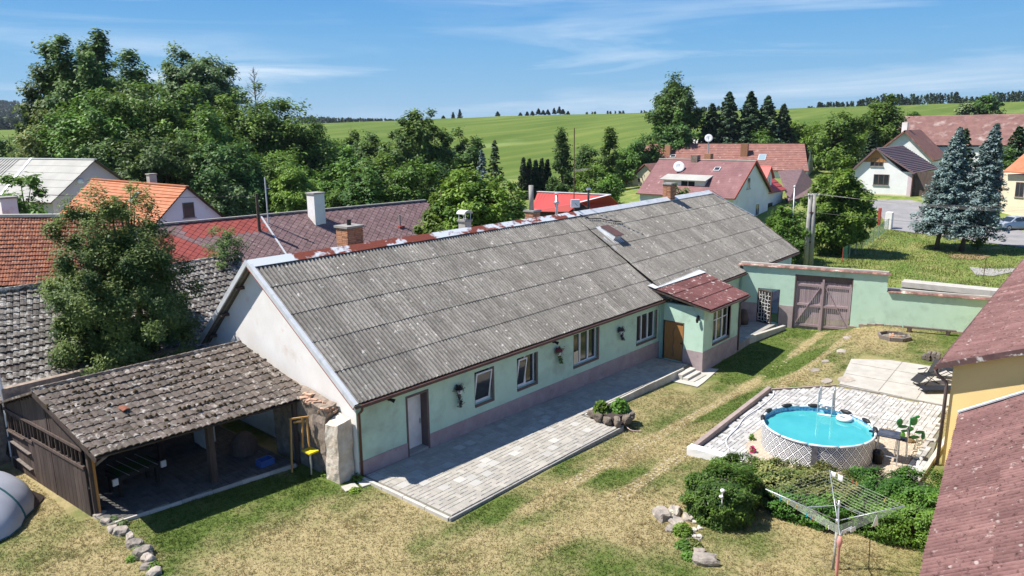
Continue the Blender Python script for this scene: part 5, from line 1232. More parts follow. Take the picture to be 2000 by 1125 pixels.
MB().tube([(27.3, 6.3, DZ+.2), (27.2, 6.6, DZ+.3), (27.3, 6.8, DZ+.5)], .03, 6).build('pump_hose', MT['black'], pu)
sk = thing('skimmer', 'dark skimmer box clipped to the pool rim by the bar table', 'skimmer', (27.9, 6.5, ZT)); MB(Matrix.Translation((28.05, 6.42, ZT-.2))).lathe([(0, 0), (.1, 0), (.12, .28), (.0, .3)], 10).build('basket', MT['black'], sk, smooth=True); MB().box(28.0, 28.1, 6.45, 6.65, ZT, ZT+.06).build('bracket', MT['black'], sk)
# black back-rest stool right of the table
bs = thing('bar_chair', 'slim steel bar chair with black back standing beside the bar table', 'chair', (28.45, 5.6, DZ))
BM_ = Matrix.Translation((28.5, 5.62, DZ)) @ Matrix.Rotation(.3, 4, 'Z')
MB(BM_).box(-.18, .18, -.18, .18, .72, .77).build('seat', MT['black'], bs, bevel=.01); MB(BM_).box(-.18, .18, -.19, -.16, .95, 1.2).build('backrest', MT['black'], bs, bevel=.01)
for sx in (-.16, .16):
    for sy in (-.16, .16): MB(BM_).tube([(sx, sy, .72 if sy > 0 else 1.15), (sx*1.2, sy*1.2, 0)], .014, 6).build('leg', MT['steel'], bs)
# ---- green plant ornament
MT['greenpl'] = mat('glossy_green_sheet', (.015, .12, .055), (.03, .20, .05), 4, .3); MT['limepl'] = mat('lime_green_sheet', (.12, .42, .05), None, 4, .4)
orn = thing('plant_ornament', 'green sheet metal leaf ornament standing on the pool gravel', 'ornament', (30.4, 5.75, DZ))
OM = Matrix.Translation((30.3, 5.75, DZ))
MB(OM).tube([(0, 0, 0), (0, 0, .95)], .025, 6).build('stem', MT['greenpl'], orn)
MB(OM).lathe([(0, 0), (.2, 0), (.22, .05), (.08, .12), (0, .12)], 12).build('base', mat('ochre_stone', (.4, .25, .06), (.1, .08, .06), 6, .8), orn, smooth=True)
def blob(Mx, rx, ry, rz, name, m, parent):
    bm = bmesh.new(); bmesh.ops.create_icosphere(bm, subdivisions=2, radius=1); 
    for v in bm.verts: v.co = Mx @ Vector((v.co.x*rx, v.co.y*ry, v.co.z*rz))
    me = bpy.data.meshes.new(name); o0 = wloc(parent) if parent else Vector((0, 0, 0))
    for v in bm.verts: v.co -= o0
    bm.to_mesh(me); bm.free(); me.materials.append(m); me.polygons.foreach_set('use_smooth', [True]*len(me.polygons)); return link(bpy.data.objects.new(name, me), parent)
rdir = Vector((RT[0], RT[1], 0)).normalized()
for (r, z, rx, rz, m_) in ((-.42, .78, .13, .16, 'greenpl'), (-.28, .6, .2, .07, 'greenpl'), (.12, .82, .16, .19, 'greenpl'), (.25, 1.0, .1, .06, 'greenpl'), (.02, .5, .14, .1, 'greenpl'), (.4, .36, .2, .07, 'greenpl'), (.55, .2, .08, .16, 'greenpl'), (-.26, .22, .12, .17, 'limepl'), (.2, .15, .22, .08, 'greenpl'), (-.2, .42, .16, .05, 'greenpl')):
    blob(frame(Vector((30.3, 5.75, DZ+z))+rdir*r, rdir), rx, .035, rz, 'leaf', MT[m_], orn)
# ---- two folded-out loungers on the concrete terrace
def lounger(name, lab, x, y, rz, back):
    t = thing(name, lab, 'chair', (x, y, 0), 'dark folding chairs on the terrace'); z = float(G(x, y))+.03; Mx = Matrix.Translation((x, y, z)) @ Matrix.Rotation(rz, 4, 'Z')
    mesh_ = MT['black']
    MB(Mx).hexa([(-.3, -.27, .42), (.3, -.27, .47), (.3, .27, .47), (-.3, .27, .42), (-.3, -.27, .45), (.3, -.27, .50), (.3, .27, .50), (-.3, .27, .45)]).build('seat', mesh_, t)
    MB(Mx).hexa([(-.3, -.27, .44), (-.27, -.27, .46), (-.27, .27, .46), (-.3, .27, .44), (-.3-back, -.27, 1.08), (-.27-back, -.27, 1.1), (-.27-back, .27, 1.1), (-.3-back, .27, 1.08)]).build('backrest', mesh_, t)
    MB(Mx).hexa([(.3, -.27, .47), (.3, .27, .47), (.32, .27, .47), (.32, -.27, .47), (.75, -.25, .18), (.75, .25, .18), (.77, .25, .2), (.77, -.25, .2)]).build('footrest', mesh_, t)
    for s in (-.28, .28):
        MB(Mx).tube([(.55, s, 0), (-.3, s, .62), (-.15, s, .68), (.25, s, .66)], .016, 6).build('leg', MT['black'], t); MB(Mx).tube([(-.5, s, 0), (.3, s, .5)], .016, 6).build('leg', MT['black'], t)
        MB(Mx).box(-.22, .3, s-.03, s+.03, .66, .69).build('armrest', MT['black'], t)
    MB(Mx).tube([(.55, -.28, .02), (.55, .28, .02)], .014, 6).build('stretcher', MT['black'], t); MB(Mx).tube([(-.5, -.28, .02), (-.5, .28, .02)], .014, 6).build('stretcher', MT['black'], t)
lounger('folding_chair', 'dark folding recliner nearest the terrace edge, facing the pool', 37.9, 6.7, R_(150), .42)
lounger('folding_chair', 'dark folding recliner half hidden behind the downpipe', 39.3, 5.9, R_(100), .30)
fs_ = thing('folded_lounger', 'flat black lounger lying low on the terrace in front of the recliners', 'lounger', (37.4, 6.1, .1)); FMx = Matrix.Translation((37.0, 6.1, .15)) @ Matrix.Rotation(R_(-50), 4, 'Z')
MB(FMx).box(-.75, .75, -.28, .28, .18, .2).build('fabric', MT['black'], fs_)
for s in (-.28, .28): MB(FMx).tube([(-.8, s, .19), (.8, s, .19)], .016, 6).build('rail', MT['black'], fs_); MB(FMx).tube([(-.5, s, .19), (-.7, s, 0)], .014, 6).build('leg', MT['black'], fs_); MB(FMx).tube([(.5, s, .19), (.7, s, 0)], .014, 6).build('leg', MT['black'], fs_)
# ---- fire ring, bench beam, log pile
fi = thing('fire_ring', 'round fire pit ringed by grey timber edging near the yard wall', 'fire pit', (45.3, 9.9, .2)); fx, fy = 45.0, 9.85; fz = float(G(fx, fy))
for k in range(8):
    a0, a1 = 2*math.pi*k/8, 2*math.pi*(k+1)/8; R0 = .82
    MB().beam((fx+R0*math.cos(a0), fy+R0*math.sin(a0), fz+.08), (fx+R0*math.cos(a1), fy+R0*math.sin(a1), fz+.08), .1, .26).build('edging', MT['greywood'], fi)
MB(Matrix.Translation((fx, fy, fz))).lathe([(0, .14), (.4, .1), (.74, .04)], 16).build('ash', MT['sand'], fi)
for k in range(14):
    a, r = rnd.random()*6.28, rnd.random()*.6; blob(Matrix.Translation((fx+r*math.cos(a), fy+r*math.sin(a), fz+.12)) @ Matrix.Rotation(a, 4, 'Z'), .13, .08, .06, 'charred_stone', MT['brick' if k % 3 else 'stone'], fi)
be = thing('beam_bench', 'long low timber beam on two blocks along the green wall', 'bench', (47.0, 8.7, .2))
b0, b1 = Vector((46.75, 9.8, .55)), Vector((47.5, 7.2, .55)); MB().beam(b0, b1, .22, .07).build('seat', MT['greywood'], be)
for t in (.12, .85): p = b0.lerp(b1, t); MB().box(p.x-.12, p.x+.12, p.y-.1, p.y+.1, .1, .52).build('block', MT['darkwood'], be)
for i in range(7):
    x, y = 41.9+.1*(i % 2), 7.0+.22*(i % 4); z = float(G(x, y))+.12+.2*(i//4); mb = MB(); mb.tube([(x-.28, y, z), (x+.28, y+.04, z)], .11, 8); tag(mb.build('log', MT['greywood'], None), 'split log in the small pile at the terrace corner', 'log', 'logs in the pile by the loungers')
# ---- stone planter with two plants
pn = thing('stone_planter', 'rough stone edged planter at the patio corner', 'planter', (25.6, 16.3, 0))
def rock(x, y, z, sx, sy, sz, seed, m, parent=None, name='stone', rz=0):
    bm = bmesh.new(); bmesh.ops.create_icosphere(bm, subdivisions=3, radius=1); from mathutils import noise as mn
    o0 = wloc(parent) if parent else Vector((0, 0, 0)); Rz = Matrix.Rotation(rz, 3, 'Z')
    for v in bm.verts:
        c = v.co.copy(); c.x = max(-.78, min(.78, c.x)); c.y = max(-.8, min(.8, c.y)); c.z = max(-.7, min(.72, c.z))
        c += mn.noise_vector(c*1.3+Vector((seed, 0, 0)))*.28+mn.noise_vector(c*3.5+Vector((seed, 1, 0)))*.09; c = Rz @ Vector((c.x*sx, c.y*sy, c.z*sz)); v.co = c+Vector((x, y, z))-o0
    me = bpy.data.meshes.new(name); bm.to_mesh(me); bm.free(); me.materials.append(m); return link(bpy.data.objects.new(name, me), parent)
MB().prism([(24.95, 15.85), (26.0, 15.65), (26.3, 16.7), (25.3, 17.1)], -.3, .14).build('soil', MT['darkwood'], pn)
for i, (x, y, sx, sy, sz) in enumerate([(25.0, 17.2, .3, .16, .26), (24.8, 16.7, .32, .17, .28), (24.75, 16.1, .28, .18, .27), (24.95, 15.65, .3, .2, .3), (25.5, 15.4, .36, .22, .3), (26.1, 15.5, .3, .2, .26), (26.5, 15.9, .22, .2, .24), (26.6, 16.5, .2, .25, .22), (26.2, 17.1, .26, .18, .2), (25.6, 17.3, .25, .15, .2)]):
    rock(25.55+(x-25.55)*.82, 16.35+(y-16.35)*.85, .0, sx*.8, sy*.8, sz*.8, i*3.1, MT['brownstone'], pn, 'edge_stone', rz=[1.5, 1.5, 1.4, .9, 0, .3, 1.2, 1.5, .2, .0][i])

# ------------------------------------------------------------------ foliage
def leafcloud(centers, size, up=.45, outward=None, sizevar=.35, tints=None, sag=0):
    """one small bent diamond per centre"""
    n = len(centers); nr = rng.normal(size=(n, 3)); nr /= np.linalg.norm(nr, axis=1)[:, None]
    nr[:, 2] = np.abs(nr[:, 2])+up
    if outward is not None: nr += outward*.9
    nr /= np.linalg.norm(nr, axis=1)[:, None]
    t = rng.normal(size=(n, 3)); t -= nr*(t*nr).sum(1)[:, None]; t /= np.linalg.norm(t, axis=1)[:, None]; b = np.cross(nr, t)
    s = size*(1+sizevar*rng.uniform(-1, 1, n))[:, None]
    V = np.stack([centers-t*s, centers-b*s*.5+nr*s*.1, centers+t*s, centers+b*s*.5+nr*s*.1], 1).reshape(-1, 3)
    Q = np.arange(4*n).reshape(n, 4); T = np.repeat(tints if tints is not None else rng.random(n), 4)
    return V, Q, T
def crown_points(kind, h0, h1, R0, K, nl, rc, seed, squash=1.0, lean=(0, 0), lobf=1.0):
    g = np.random.default_rng(seed); H = h1-h0
    ph = g.uniform(0, 6.28, 6)
    cl = []
    while len(cl) < K:
        d = g.normal(size=3); d /= np.linalg.norm(d)
        th = math.atan2(d[1], d[0]); r = g.random()**.34
        lob = 1+lobf*(.13*math.sin(2*th+ph[0]+2.1*d[2])+.10*math.sin(5*th+ph[1]-3*d[2])+.08*math.sin(4*d[2]*3+ph[2]+th))
        if kind == 'round': q = d*np.array([R0*.88, R0*.88, H/2*.94])*r*lob+np.array([0, 0, h0+H/2])
        elif kind == 'oval':
            q = d*np.array([R0*.88, R0*.88, H/2*.94])*r*lob; q[:2] *= 1.15-.35*(q[2]/(H/2)); q += np.array([0, 0, h0+H/2])
        elif kind == 'cone':
            z = g.random()**1.4; rr = R0*(1-z)**.8*(.25+.75*g.random()**.5)*lob; q = np.array([rr*math.cos(th), rr*math.sin(th), h0+z*H])
        elif kind == 'spires':    # several upright plumes
            k = g.integers(0, 7); a = k*.9+ph[3]; hr = [1, .93, .88, .95, .8, .9, .75][k]; rr = R0*[.1, .45, .65, .5, .75, .65, .55][k]
            z = g.random(); w_ = R0*.5*math.sin(min(1, z*1.15+.12)*math.pi)**.6+R0*.05
            q = np.array([rr*math.cos(a)*(.4+.6*z)+g.normal()*w_*.55, rr*math.sin(a)*(.4+.6*z)+g.normal()*w_*.6, h0+z*H*hr])
        q[0] += lean[0]*(q[2]-h0)/H; q[1] += lean[1]*(q[2]-h0)/H
        cl.append(q)
    cl = np.array(cl); cen = np.array([lean[0]/2, lean[1]/2, h0+H*.45])
    P = []; O = []; T = []
    for q in cl:
        k = int(nl*g.uniform(.6, 1.4)); r_ = rc*g.uniform(.6, 1.35); d = g.normal(size=(k, 3)); d /= np.linalg.norm(d, axis=1)[:, None]
        d *= g.random(k)[:, None]**.45; off = (.7*d+.3*np.clip(g.normal(size=(k, 3)), -1.3, 1.3))*np.array([r_, r_, r_*.8*squash])*1.12
        P.append(q+off); out = (q-cen)/np.array([R0, R0, H/2])+off/r_*.8; O.append(out/np.maximum(np.linalg.norm(out, axis=1)[:, None], .3))
        T.append(np.clip(g.normal(.42, .16)+.14*g.normal(size=k)+.22*d[:, 2], 0, 1))
    return np.concatenate(P), np.concatenate(O), np.concatenate(T), cl
tcache = {}
def tree(name, label, px, ptop, d, R0, kind='round', lm='leaf', hb=.22, K=70, nl=120, rc=1.0, ls=.22, group=None, seed=1, trunk='bark', cat='tree', zb=None, lean=(0, 0), xy=None, top=None, squash=1.0, tr=None, crownname='crown', lobf=1.0):
    x, y = xy if xy else polar(px, d); zb = float(G(x, y)) if zb is None else zb
    zt = ztop(px, ptop, d) if top is None else top; H = zt-zb
    o = thing(name, label, cat, (x, y, zb), group)
    P, O, T, cl = crown_points(kind, H*hb, H, R0, K, nl, rc, seed, squash, lean, lobf)
    V, Q, TT = leafcloud(P, ls, outward=O, tints=T)
    npmesh(crownname, V, quads=Q, mat=MT[lm], parent=o, tint=TT)
    if trunk:
        mb = MB(Matrix.Translation((x, y, zb))); r0 = tr or max(.08, H*.018); mid = Vector((lean[0]*.5, lean[1]*.5, H*.62)); g = random.Random(seed)
        pts = [Vector((0, 0, -.3)), Vector((g.uniform(-.1, .1), g.uniform(-.1, .1), H*.2)), Vector((lean[0]*.2, lean[1]*.2, H*.4)), mid, Vector((lean[0]*.9, lean[1]*.9, H*.93))]
        mb.tube(pts, [r0*1.3, r0, r0*.75, r0*.5, r0*.12], 7)
        for q in cl[::max(1, len(cl)//14)]:
            q = Vector(q); zs = min(q.z*.75, H*.6); s_ = Vector((0, 0, max(zs, H*.12))); mb.tube([s_, s_.lerp(q, .5)+Vector((0, 0, .04*H)), q], [r0*.4, r0*.22, r0*.07], 5)
        mb.build('trunk', MT[trunk], o, smooth=True)
    return o
def conifer(name, label, px, ptop, d, R0, lm='leafconifer', group=None, seed=1, nb=150, per=60, ls=.17, hb=.1, xy=None, top=None, trunk='bark', bend=(0, 0), zb=None, rag=.25, droop=.25, spraylen=1.0):
    x, y = xy if xy else polar(px, d); zb = float(G(x, y)) if zb is None else zb
    zt = ztop(px, ptop, d) if top is None else top; H = zt-zb; g = np.random.default_rng(seed)
    o = thing(name, label, 'tree', (x, y, zb), group); P = []; T = []; O = []; mb = MB(Matrix.Translation((x, y, zb))); r0 = max(.08, H*.017)
    pts = [Vector((bend[0]*b, bend[1]*b, H*k-.2*(k == 0))) for k, b in ((0, 0), (.08, .06), (.2, .25), (.5, .6), (1, 1))]
    mb.tube(pts, [r0*1.35, r0, r0*.9, r0*.7, .03], 8)
    def ax(z): return np.array([np.interp(z/H, [0, .08, .2, .5, 1], [0, .06, .25, .6, 1])*bend[0], np.interp(z/H, [0, .08, .2, .5, 1], [0, .06, .25, .6, 1])*bend[1], z])
    for i in range(nb):
        z = H*(hb+(1-hb)*(i/nb)**.9); f = (H-z)/(H*(1-hb)); Rb = R0*(f**.85)*(1-rag*g.random())+.15; a = i*2.4+g.normal()*.3
        L_ = Rb; tb = g.normal(.4, .14)
        k = max(8, int(per*(.25+f))); s = g.random(k)**.7; dirv = np.array([math.cos(a), math.sin(a), 0]); side = np.array([-dirv[1], dirv[0], 0])
        wv = (.05+.26*L_*(1-abs(s-.55))*spraylen*.8)
        pp = ax(z)+dirv*(s*L_)[:, None]+side*(g.normal(size=k)*wv*.55)[:, None]; pp[:, 2] += -droop*L_*s**1.3+.10*L_*s**4+g.normal(size=k)*.05*L_-abs(g.normal(size=k))*.08
        P.append(pp); O.append(np.tile(dirv*.5+np.array([0, 0, .5]), (k, 1))); T.append(np.clip(tb+.35*(s-.5)+.12*g.normal(size=k), 0, 1))
        if i % 3 == 0: e = ax(z)+dirv*L_*.8; e[2] -= droop*L_*.7; mb.tube([tuple(ax(z)), tuple(e)], [r0*.22*f+.01, .01], 4)
    P = np.concatenate(P); V, Q, TT = leafcloud(P, ls, outward=np.concatenate(O), tints=np.concatenate(T)); npmesh('crown', V, quads=Q, mat=MT[lm], parent=o, tint=TT); mb.build('trunk', MT[trunk], o, smooth=True)
    return o
def ball(name, label, cat, cx, cy, cz, rx, ry, rz, n, ls, lm, seed, bumps=.12, core=True, zb=0.0, flat=False, group=None):
    """clipped shrub: leaves in a skin round a solid dark core"""
    g = np.random.default_rng(seed); o = thing(name, label, cat, (cx, cy, zb), group)
    d = g.normal(size=(n, 3)); d /= np.linalg.norm(d, axis=1)[:, None]
    if flat: d = np.sign(d)*np.abs(d)**.62; d /= (np.abs(d)**3).sum(1)[:, None]**(1/3)
    ph = g.uniform(0, 6.28, 5); f = 1+bumps*(np.sin(5*d[:, 0]+4*d[:, 1]+ph[0])+np.sin(7*d[:, 2]+5*d[:, 0]+ph[1])+.7*np.sin(11*d[:, 1]+9*d[:, 2]+ph[2]))/2
    r = f*(1-.16*g.random(n)**2+.05*g.normal(size=n)*.8); P = d*r[:, None]*np.array([rx, ry, rz])+np.array([0, 0, cz-zb]); P = P[P[:, 2] > -.02]; dd = d[:len(P)]
    O = P-np.array([0, 0, cz-zb]); O /= np.linalg.norm(O, axis=1)[:, None]
    T = np.clip(.45+.2*g.normal(size=len(P))+.2*np.sin(P[:, 0]*6+P[:, 1]*5+P[:, 2]*7), 0, 1)
    V, Q, TT = leafcloud(P, ls, outward=O*1.2, tints=T); npmesh('foliage', V, quads=Q, mat=MT[lm], parent=o, tint=TT)
    blob(Matrix.Translation((cx, cy, cz)), rx*.80, ry*.80, rz*.80, 'dark_core', MT['coreshade'], o); return o
MT['coreshade'] = mat('dark_shrub_core', (.018, .022, .010), (.03, .03, .015), 8, .95)  # near-black solid core standing in for the shade deep inside a shrub
# planter plants
def herb(name, label, x, y, z, r, h, n, ls, lm, seed, cat='plant', flowers=None):
    g = np.random.default_rng(seed); o = thing(name, label, cat, (x, y, z)); d = g.normal(size=(n, 3)); d /= np.linalg.norm(d, axis=1)[:, None]; d[:, 2] = np.abs(d[:, 2])
    P = d*(g.random(n)**.4)[:, None]*np.array([r, r, h]); V, Q, T = leafcloud(P, ls, outward=d, tints=np.clip(.3+.6*g.random(n), 0, 1)); npmesh('leaves', V, quads=Q, mat=MT[lm], parent=o, tint=T)
    mb = MB(Matrix.Translation((x, y, z)))
    for k in range(7): a = k*.9; mb.tube([(0, 0, -.05), (r*.5*math.cos(a), r*.5*math.sin(a), h*.7)], .012, 4)
    mb.build('stems', MT['bark'], o)
    if flowers is not None:
        P = d[:60]*np.array([r, r, h])*1.03; V, Q, T = leafcloud(P, ls*.8); npmesh('flowers', V, quads=Q, mat=flowers, parent=o, tint=T)
    return o
herb('planter_plant', 'leafy green plant at the left end of the stone planter', 25.35, 16.75, .12, .36, .5, 380, .09, 'leafbright', 3)
herb('planter_plant', 'larger bushy green plant at the right end of the stone planter', 25.9, 16.15, .12, .44, .6, 600, .085, 'leaf', 4)
# hanging baskets on the farmhouse wall
MT['magenta'] = mat('magenta_flower', (.45, .015, .12), (.6, .03, .2), 20, .6); MT['dryflower'] = leafmat('dull_purple_flower', (.04, .03, .035), (.16, .12, .15), .1)
for u, zc, lab, fl in ((4.9, 1.95, 'white wall pot of trailing faded flowers between door and first window', 'dry'), (11.35, 2.0, 'white wall pot with bright magenta blooms left of the three part window', 'mag'), (16.55, 1.9, 'white wall pot of grey trailing flowers right of the three part window', 'grey')):
    p = FW1 @ Vector((u, -.16, zc)); b_ = thing('hanging_basket', lab, 'flower pot', tuple(p), 'white flower pots on the farmhouse wall')
    MB(Matrix.Translation(p)).lathe([(0, -.16), (.09, -.15), (.13, .02), (.12, .02), (.08, -.1)], 12).build('pot', MT['white'], b_, smooth=True)
    n = 420; g = np.random.default_rng(int(u*10)); tl = .75 if fl == 'dry' else (.6 if fl == 'mag' else .55)
    P1 = g.normal(size=(n, 3))*np.array([.10, .08, .07])+np.array([0, 0, .07]); P2 = g.normal(size=(n, 3))*np.array([.05, .04, 0])+np.array([.05 if fl != 'dry' else 0, -.02, 0]); P2[:, 2] = -g.random(n)*tl+.02; P2[:, 0] += .05*np.sin(P2[:, 2]*9)+(-P2[:, 2]*.12 if fl != 'dry' else 0)
    V, Q, T = leafcloud(np.concatenate([P1, P2]), .035, tints=g.random(2*n)); npmesh('trailing_leaves', V, quads=Q, mat=MT['dryflower' if fl != 'mag' else 'leafdark'], parent=b_, tint=T)
    if fl == 'mag':
        V, Q, T = leafcloud(g.normal(size=(160, 3))*np.array([.10, .07, .07])+np.array([0, -.02, .12]), .045); npmesh('flowers', V, quads=Q, mat=MT['magenta'], parent=b_)
    MB(Matrix.Translation(p)).box(-.015, .015, .1, .16, -.1, .2).build('bracket', MT['black'], b_)
# box bush and hedge below the pool
bc = atg(1415, 1000); 
ball('round_bush', 'dense dark green clipped bush with a small white lamp in it', 'bush', 20.75, 9.05, .55, 1.12, 1.0, .78, 26000, .045, 'leafhedge', 5, zb=float(G(20.7, 9)), flat=True)
for i, (x, y, z, rx, ry, rz, n, m_, lab) in enumerate([
    (22.45, 9.35, .45, .95, .8, .55, 15000, 'leafhedge', 'low dark green bush behind the round bush at the hedge end'),
    (22.9, 7.9, .42, .95, 1.0, .66, 17000, 'leafhedgedry', 'part of the hedge gone dry and straw coloured left of the clothes airer'),
    (23.3, 6.45, .45, .95, 1.05, .66, 19000, 'leafhedgedry', 'middle stretch of hedge with yellowed tips behind the clothes airer'),
    (24.0, 5.2, .48, 1.0, 1.05, .72, 20000, 'leafhedge', 'rich green stretch of hedge right of the airer'),
    (24.3, 4.15, .5, 1.15, .95, .75, 18000, 'leafhedge', 'last green hedge mound against the yellow building'),
    (22.3, 6.9, .28, .75, 1.2, .48, 15000, 'leafhedge', 'dark lower front of the hedge left of the airer pole'),
    (22.9, 5.2, .36, .8, 1.2, .56, 17000, 'leafhedge', 'green lower front of the hedge under the airer arms'),
    (23.3, 3.9, .4, .95, .95, .62, 14000, 'leafhedge', 'lower front mound of the hedge by the pink roof')]):
    ball('hedge_bush', lab, 'hedge', x, y, z+.05, rx*1.04, ry*1.02, rz*1.1, n, .045, m_, 20+i, zb=0, bumps=.16, flat=True, group='bushes of the box hedge')
lz = at(1411, 963, z=1.28); lp = thing('solar_lamp', 'small white globe lamp poking out of the round bush', 'lamp', (lz[0], lz[1], .5)); blob(Matrix.Translation((lz[0], lz[1], 1.36)), .075, .075, .06, 'globe', MT['pvc'], lp); MB().tube([(lz[0], lz[1], .6), (lz[0], lz[1], 1.32)], .02, 6).build('stake', MT['pvc'], lp); blob(Matrix.Translation((lz[0]-.08, lz[1], 1.2)), .07, .07, .04, 'cap', MT['pvc'], lp)
for px, py, lab in ((1468, 800+58, 'small green sprout in the gravel left of the pool'), (1470, 882, 'little plant with red flowers in the gravel left of the pool')):
    q = at(px, py, z=DZ); herb('gravel_plant', lab, q[0], q[1], DZ, .12, .22, 60, .06, 'leafbright', px, flowers=MT['magenta'] if py > 870 else None)
q = at(1560, 918, z=.6); herb('rose', 'small red flowers peeping over the hedge in front of the pool', q[0]+.2, q[1], .2, .2, .45, 60, .05, 'leafhedge', 77, flowers=MT['magenta'])
# rocks beside the bush
for i, (px, py, sx, sy, sz, rz, lab) in enumerate([(1292, 1010, .42, .27, .24, .9, 'large grey boulder at the left of the rockery'), (1318, 1002, .34, .22, .16, .3, 'flat pale rock behind the large boulder'), (1322, 1022, .3, .25, .14, 1.2, 'low pale rock in the middle of the rockery'), (1309, 1035, .2, .16, .1, .2, 'small flat rock below the large boulder'), (1345, 1012, .26, .2, .12, .1, 'pale rock closest to the round bush'), (1377, 1098, .3, .42, .2, .5, 'big lichen covered rock standing alone near the bottom edge'), (1366, 1078, .2, .15, .1, 2, 'small rock touching the lichen covered rock'), (1353, 1056, .28, .08, .06, 2.3, 'narrow pinkish stone lying among the weeds')]):
    c = atg(px, py); tag(rock(c[0], c[1], c[2]+sz*.35, sx, sy, sz, i*2.7+1, MT['stone'], None, 'rock', rz), lab, 'rock', 'rocks beside the bush')
V = []
for k in range(16):
    c = atg(1340+rnd.uniform(-18, 28), 1030+rnd.uniform(-14, 20)); s = rnd.uniform(.05, .12); tag(rock(c[0], c[1], c[2]+.02, s, s*.8, s*.6, k*1.7, MT['concretelight'], None, 'pebble', k), 'fist sized pale stone scattered between the rockery and the bush', 'stone', 'small stones in the rockery')
for px, py, r, h, m_, lab, sd in ((1333, 1042, .34, .34, 'leafbright', 'bright green low shrub in the rockery', 8), (1352, 1066, .3, .2, 'leafyellow', 'yellow green ground plant below the rockery shrub', 9), (1336, 1068, .28, .22, 'leaf', 'straggly green weed left of the yellow green plant', 10), (1345, 1090, .22, .2, 'leaf', 'small weed beside the lichen covered rock', 12)):
    c = atg(px, py); herb('rockery_plant', lab, c[0], c[1], c[2], r, h, 500, .05, m_, sd)
for px, py, r, h, lab, sd in ((700, 937, .28, .25, 'weed clump at the foot of the downpipe', 31), (692, 960, .2, .14, 'low weed on the grass near the flagstone', 32), (640, 928, .3, .2, 'weed at the base of the lime plastered pillar', 33), (1402, 702, .4, .25, 'weeds along the porch plinth', 34)):
    c = atg(px, py); herb('weed', lab, c[0], c[1], c[2], r, h, 260, .06, 'leafbright', sd)
# row of field stones from the shed corner
labs = ['first stone of the row at the shed post, pale and flat', 'second stone of the row, upright and pinkish', 'small rounded stone third in the row', 'round grey green stone where the floor kerb ends', 'narrow upright brown stone in the row', 'long brown stone in the middle of the row', 'large dark grey stone with pale top', 'grey stone leaning on the large dark one', 'flat sandy stone near the end of the row', 'pale stone cut by the bottom edge of the photo']
for i, ((px, py), (sx, sy, sz)) in enumerate(zip([(196, 1008), (207, 1023), (220, 1036), (237, 1042), (254, 1056), (265, 1068), (281, 1085), (290, 1096), (290, 1108), (303, 1121)], [(.26, .16, .12), (.14, .2, .16), (.2, .17, .13), (.26, .22, .18), (.14, .2, .22), (.24, .3, .2), (.3, .3, .24), (.24, .18, .2), (.26, .16, .1), (.22, .2, .15)])):
    c = atg(px, py); tag(rock(c[0], c[1], c[2]+sz*.3, sx, sy, sz, i*5.3, MT['stone'], None, 'field_stone', i*.7), labs[i], 'stone', 'row of field stones from the shed post')
for k, (px, py) in enumerate([(272, 1075), (262, 1092), (300, 1108), (240, 1026), (222, 1018)]):
    c = atg(px, py); herb('stone_row_weed', ['weed tuft beside the middle of the stone row', 'weed tuft on the dry side of the stone row', 'weed tuft near the lower end of the stone row', 'dry weed tuft near the shed floor kerb', 'dry weed tuft by the shed post'][k], c[0], c[1], c[2], .22, .16, 160, .05, 'leafbright' if k < 3 else 'leafpale', 50+k)
# ---- tent at the left edge
tn = thing('dome_tent', 'pale grey dome tent with teal pole sleeves at the left edge', 'tent', (5.6, 27.6, 0))
MT['tent'] = mat('grey_tent_fabric', (.42, .44, .50), (.36, .38, .44), 1.5, .5); MT['teal'] = mat('teal_tent_trim', (.03, .13, .14), None, 3, .5)
tcx, tcy = 5.0, 27.9
V = []; F = []; na, nr_ = 24, 8
for j in range(nr_+1):
    f = j/nr_
    for k in range(na):
        a = 2*math.pi*k/na; s = (abs(math.cos(2*a))**.8*.13+.93); r = s*(1-f**1.9)**.62 if f < 1 else 0
        V.append((tcx+1.75*r*math.cos(a), tcy+2.55*r*math.sin(a), 1.45*f+.0))
for j in range(nr_):
    for k in range(na): F.append((j*na+k, j*na+(k+1) % na, (j+1)*na+(k+1) % na, (j+1)*na+k))
mb = MB(); mb.add(V, F); mb.build('canopy', MT['tent'], tn, smooth=True)
for k0 in (3, 9, 15, 21): 
    pts = [Vector(V[j*na+k0]) for j in range(nr_+1)]; pts = [p+(p-Vector((tcx, tcy, .3))).normalized()*.02 for p in pts]; MB().tube(pts, .03, 6).build('pole_sleeve', MT['teal'], tn, smooth=True)
MB().tube([Vector(V[k % na])+Vector((0, 0, .03)) for k in range(na+1)], .02, 5).build('hem', MT['teal'], tn)
mb = MB(); mb.add([(6.55, 26.6, 0.02), (7.1, 27.4, .0), (6.5, 28.4, .02), (6.1, 27.6, .95)], [(0, 1, 3), (1, 2, 3)]); mb.build('vestibule', MT['darkwood'], tn)

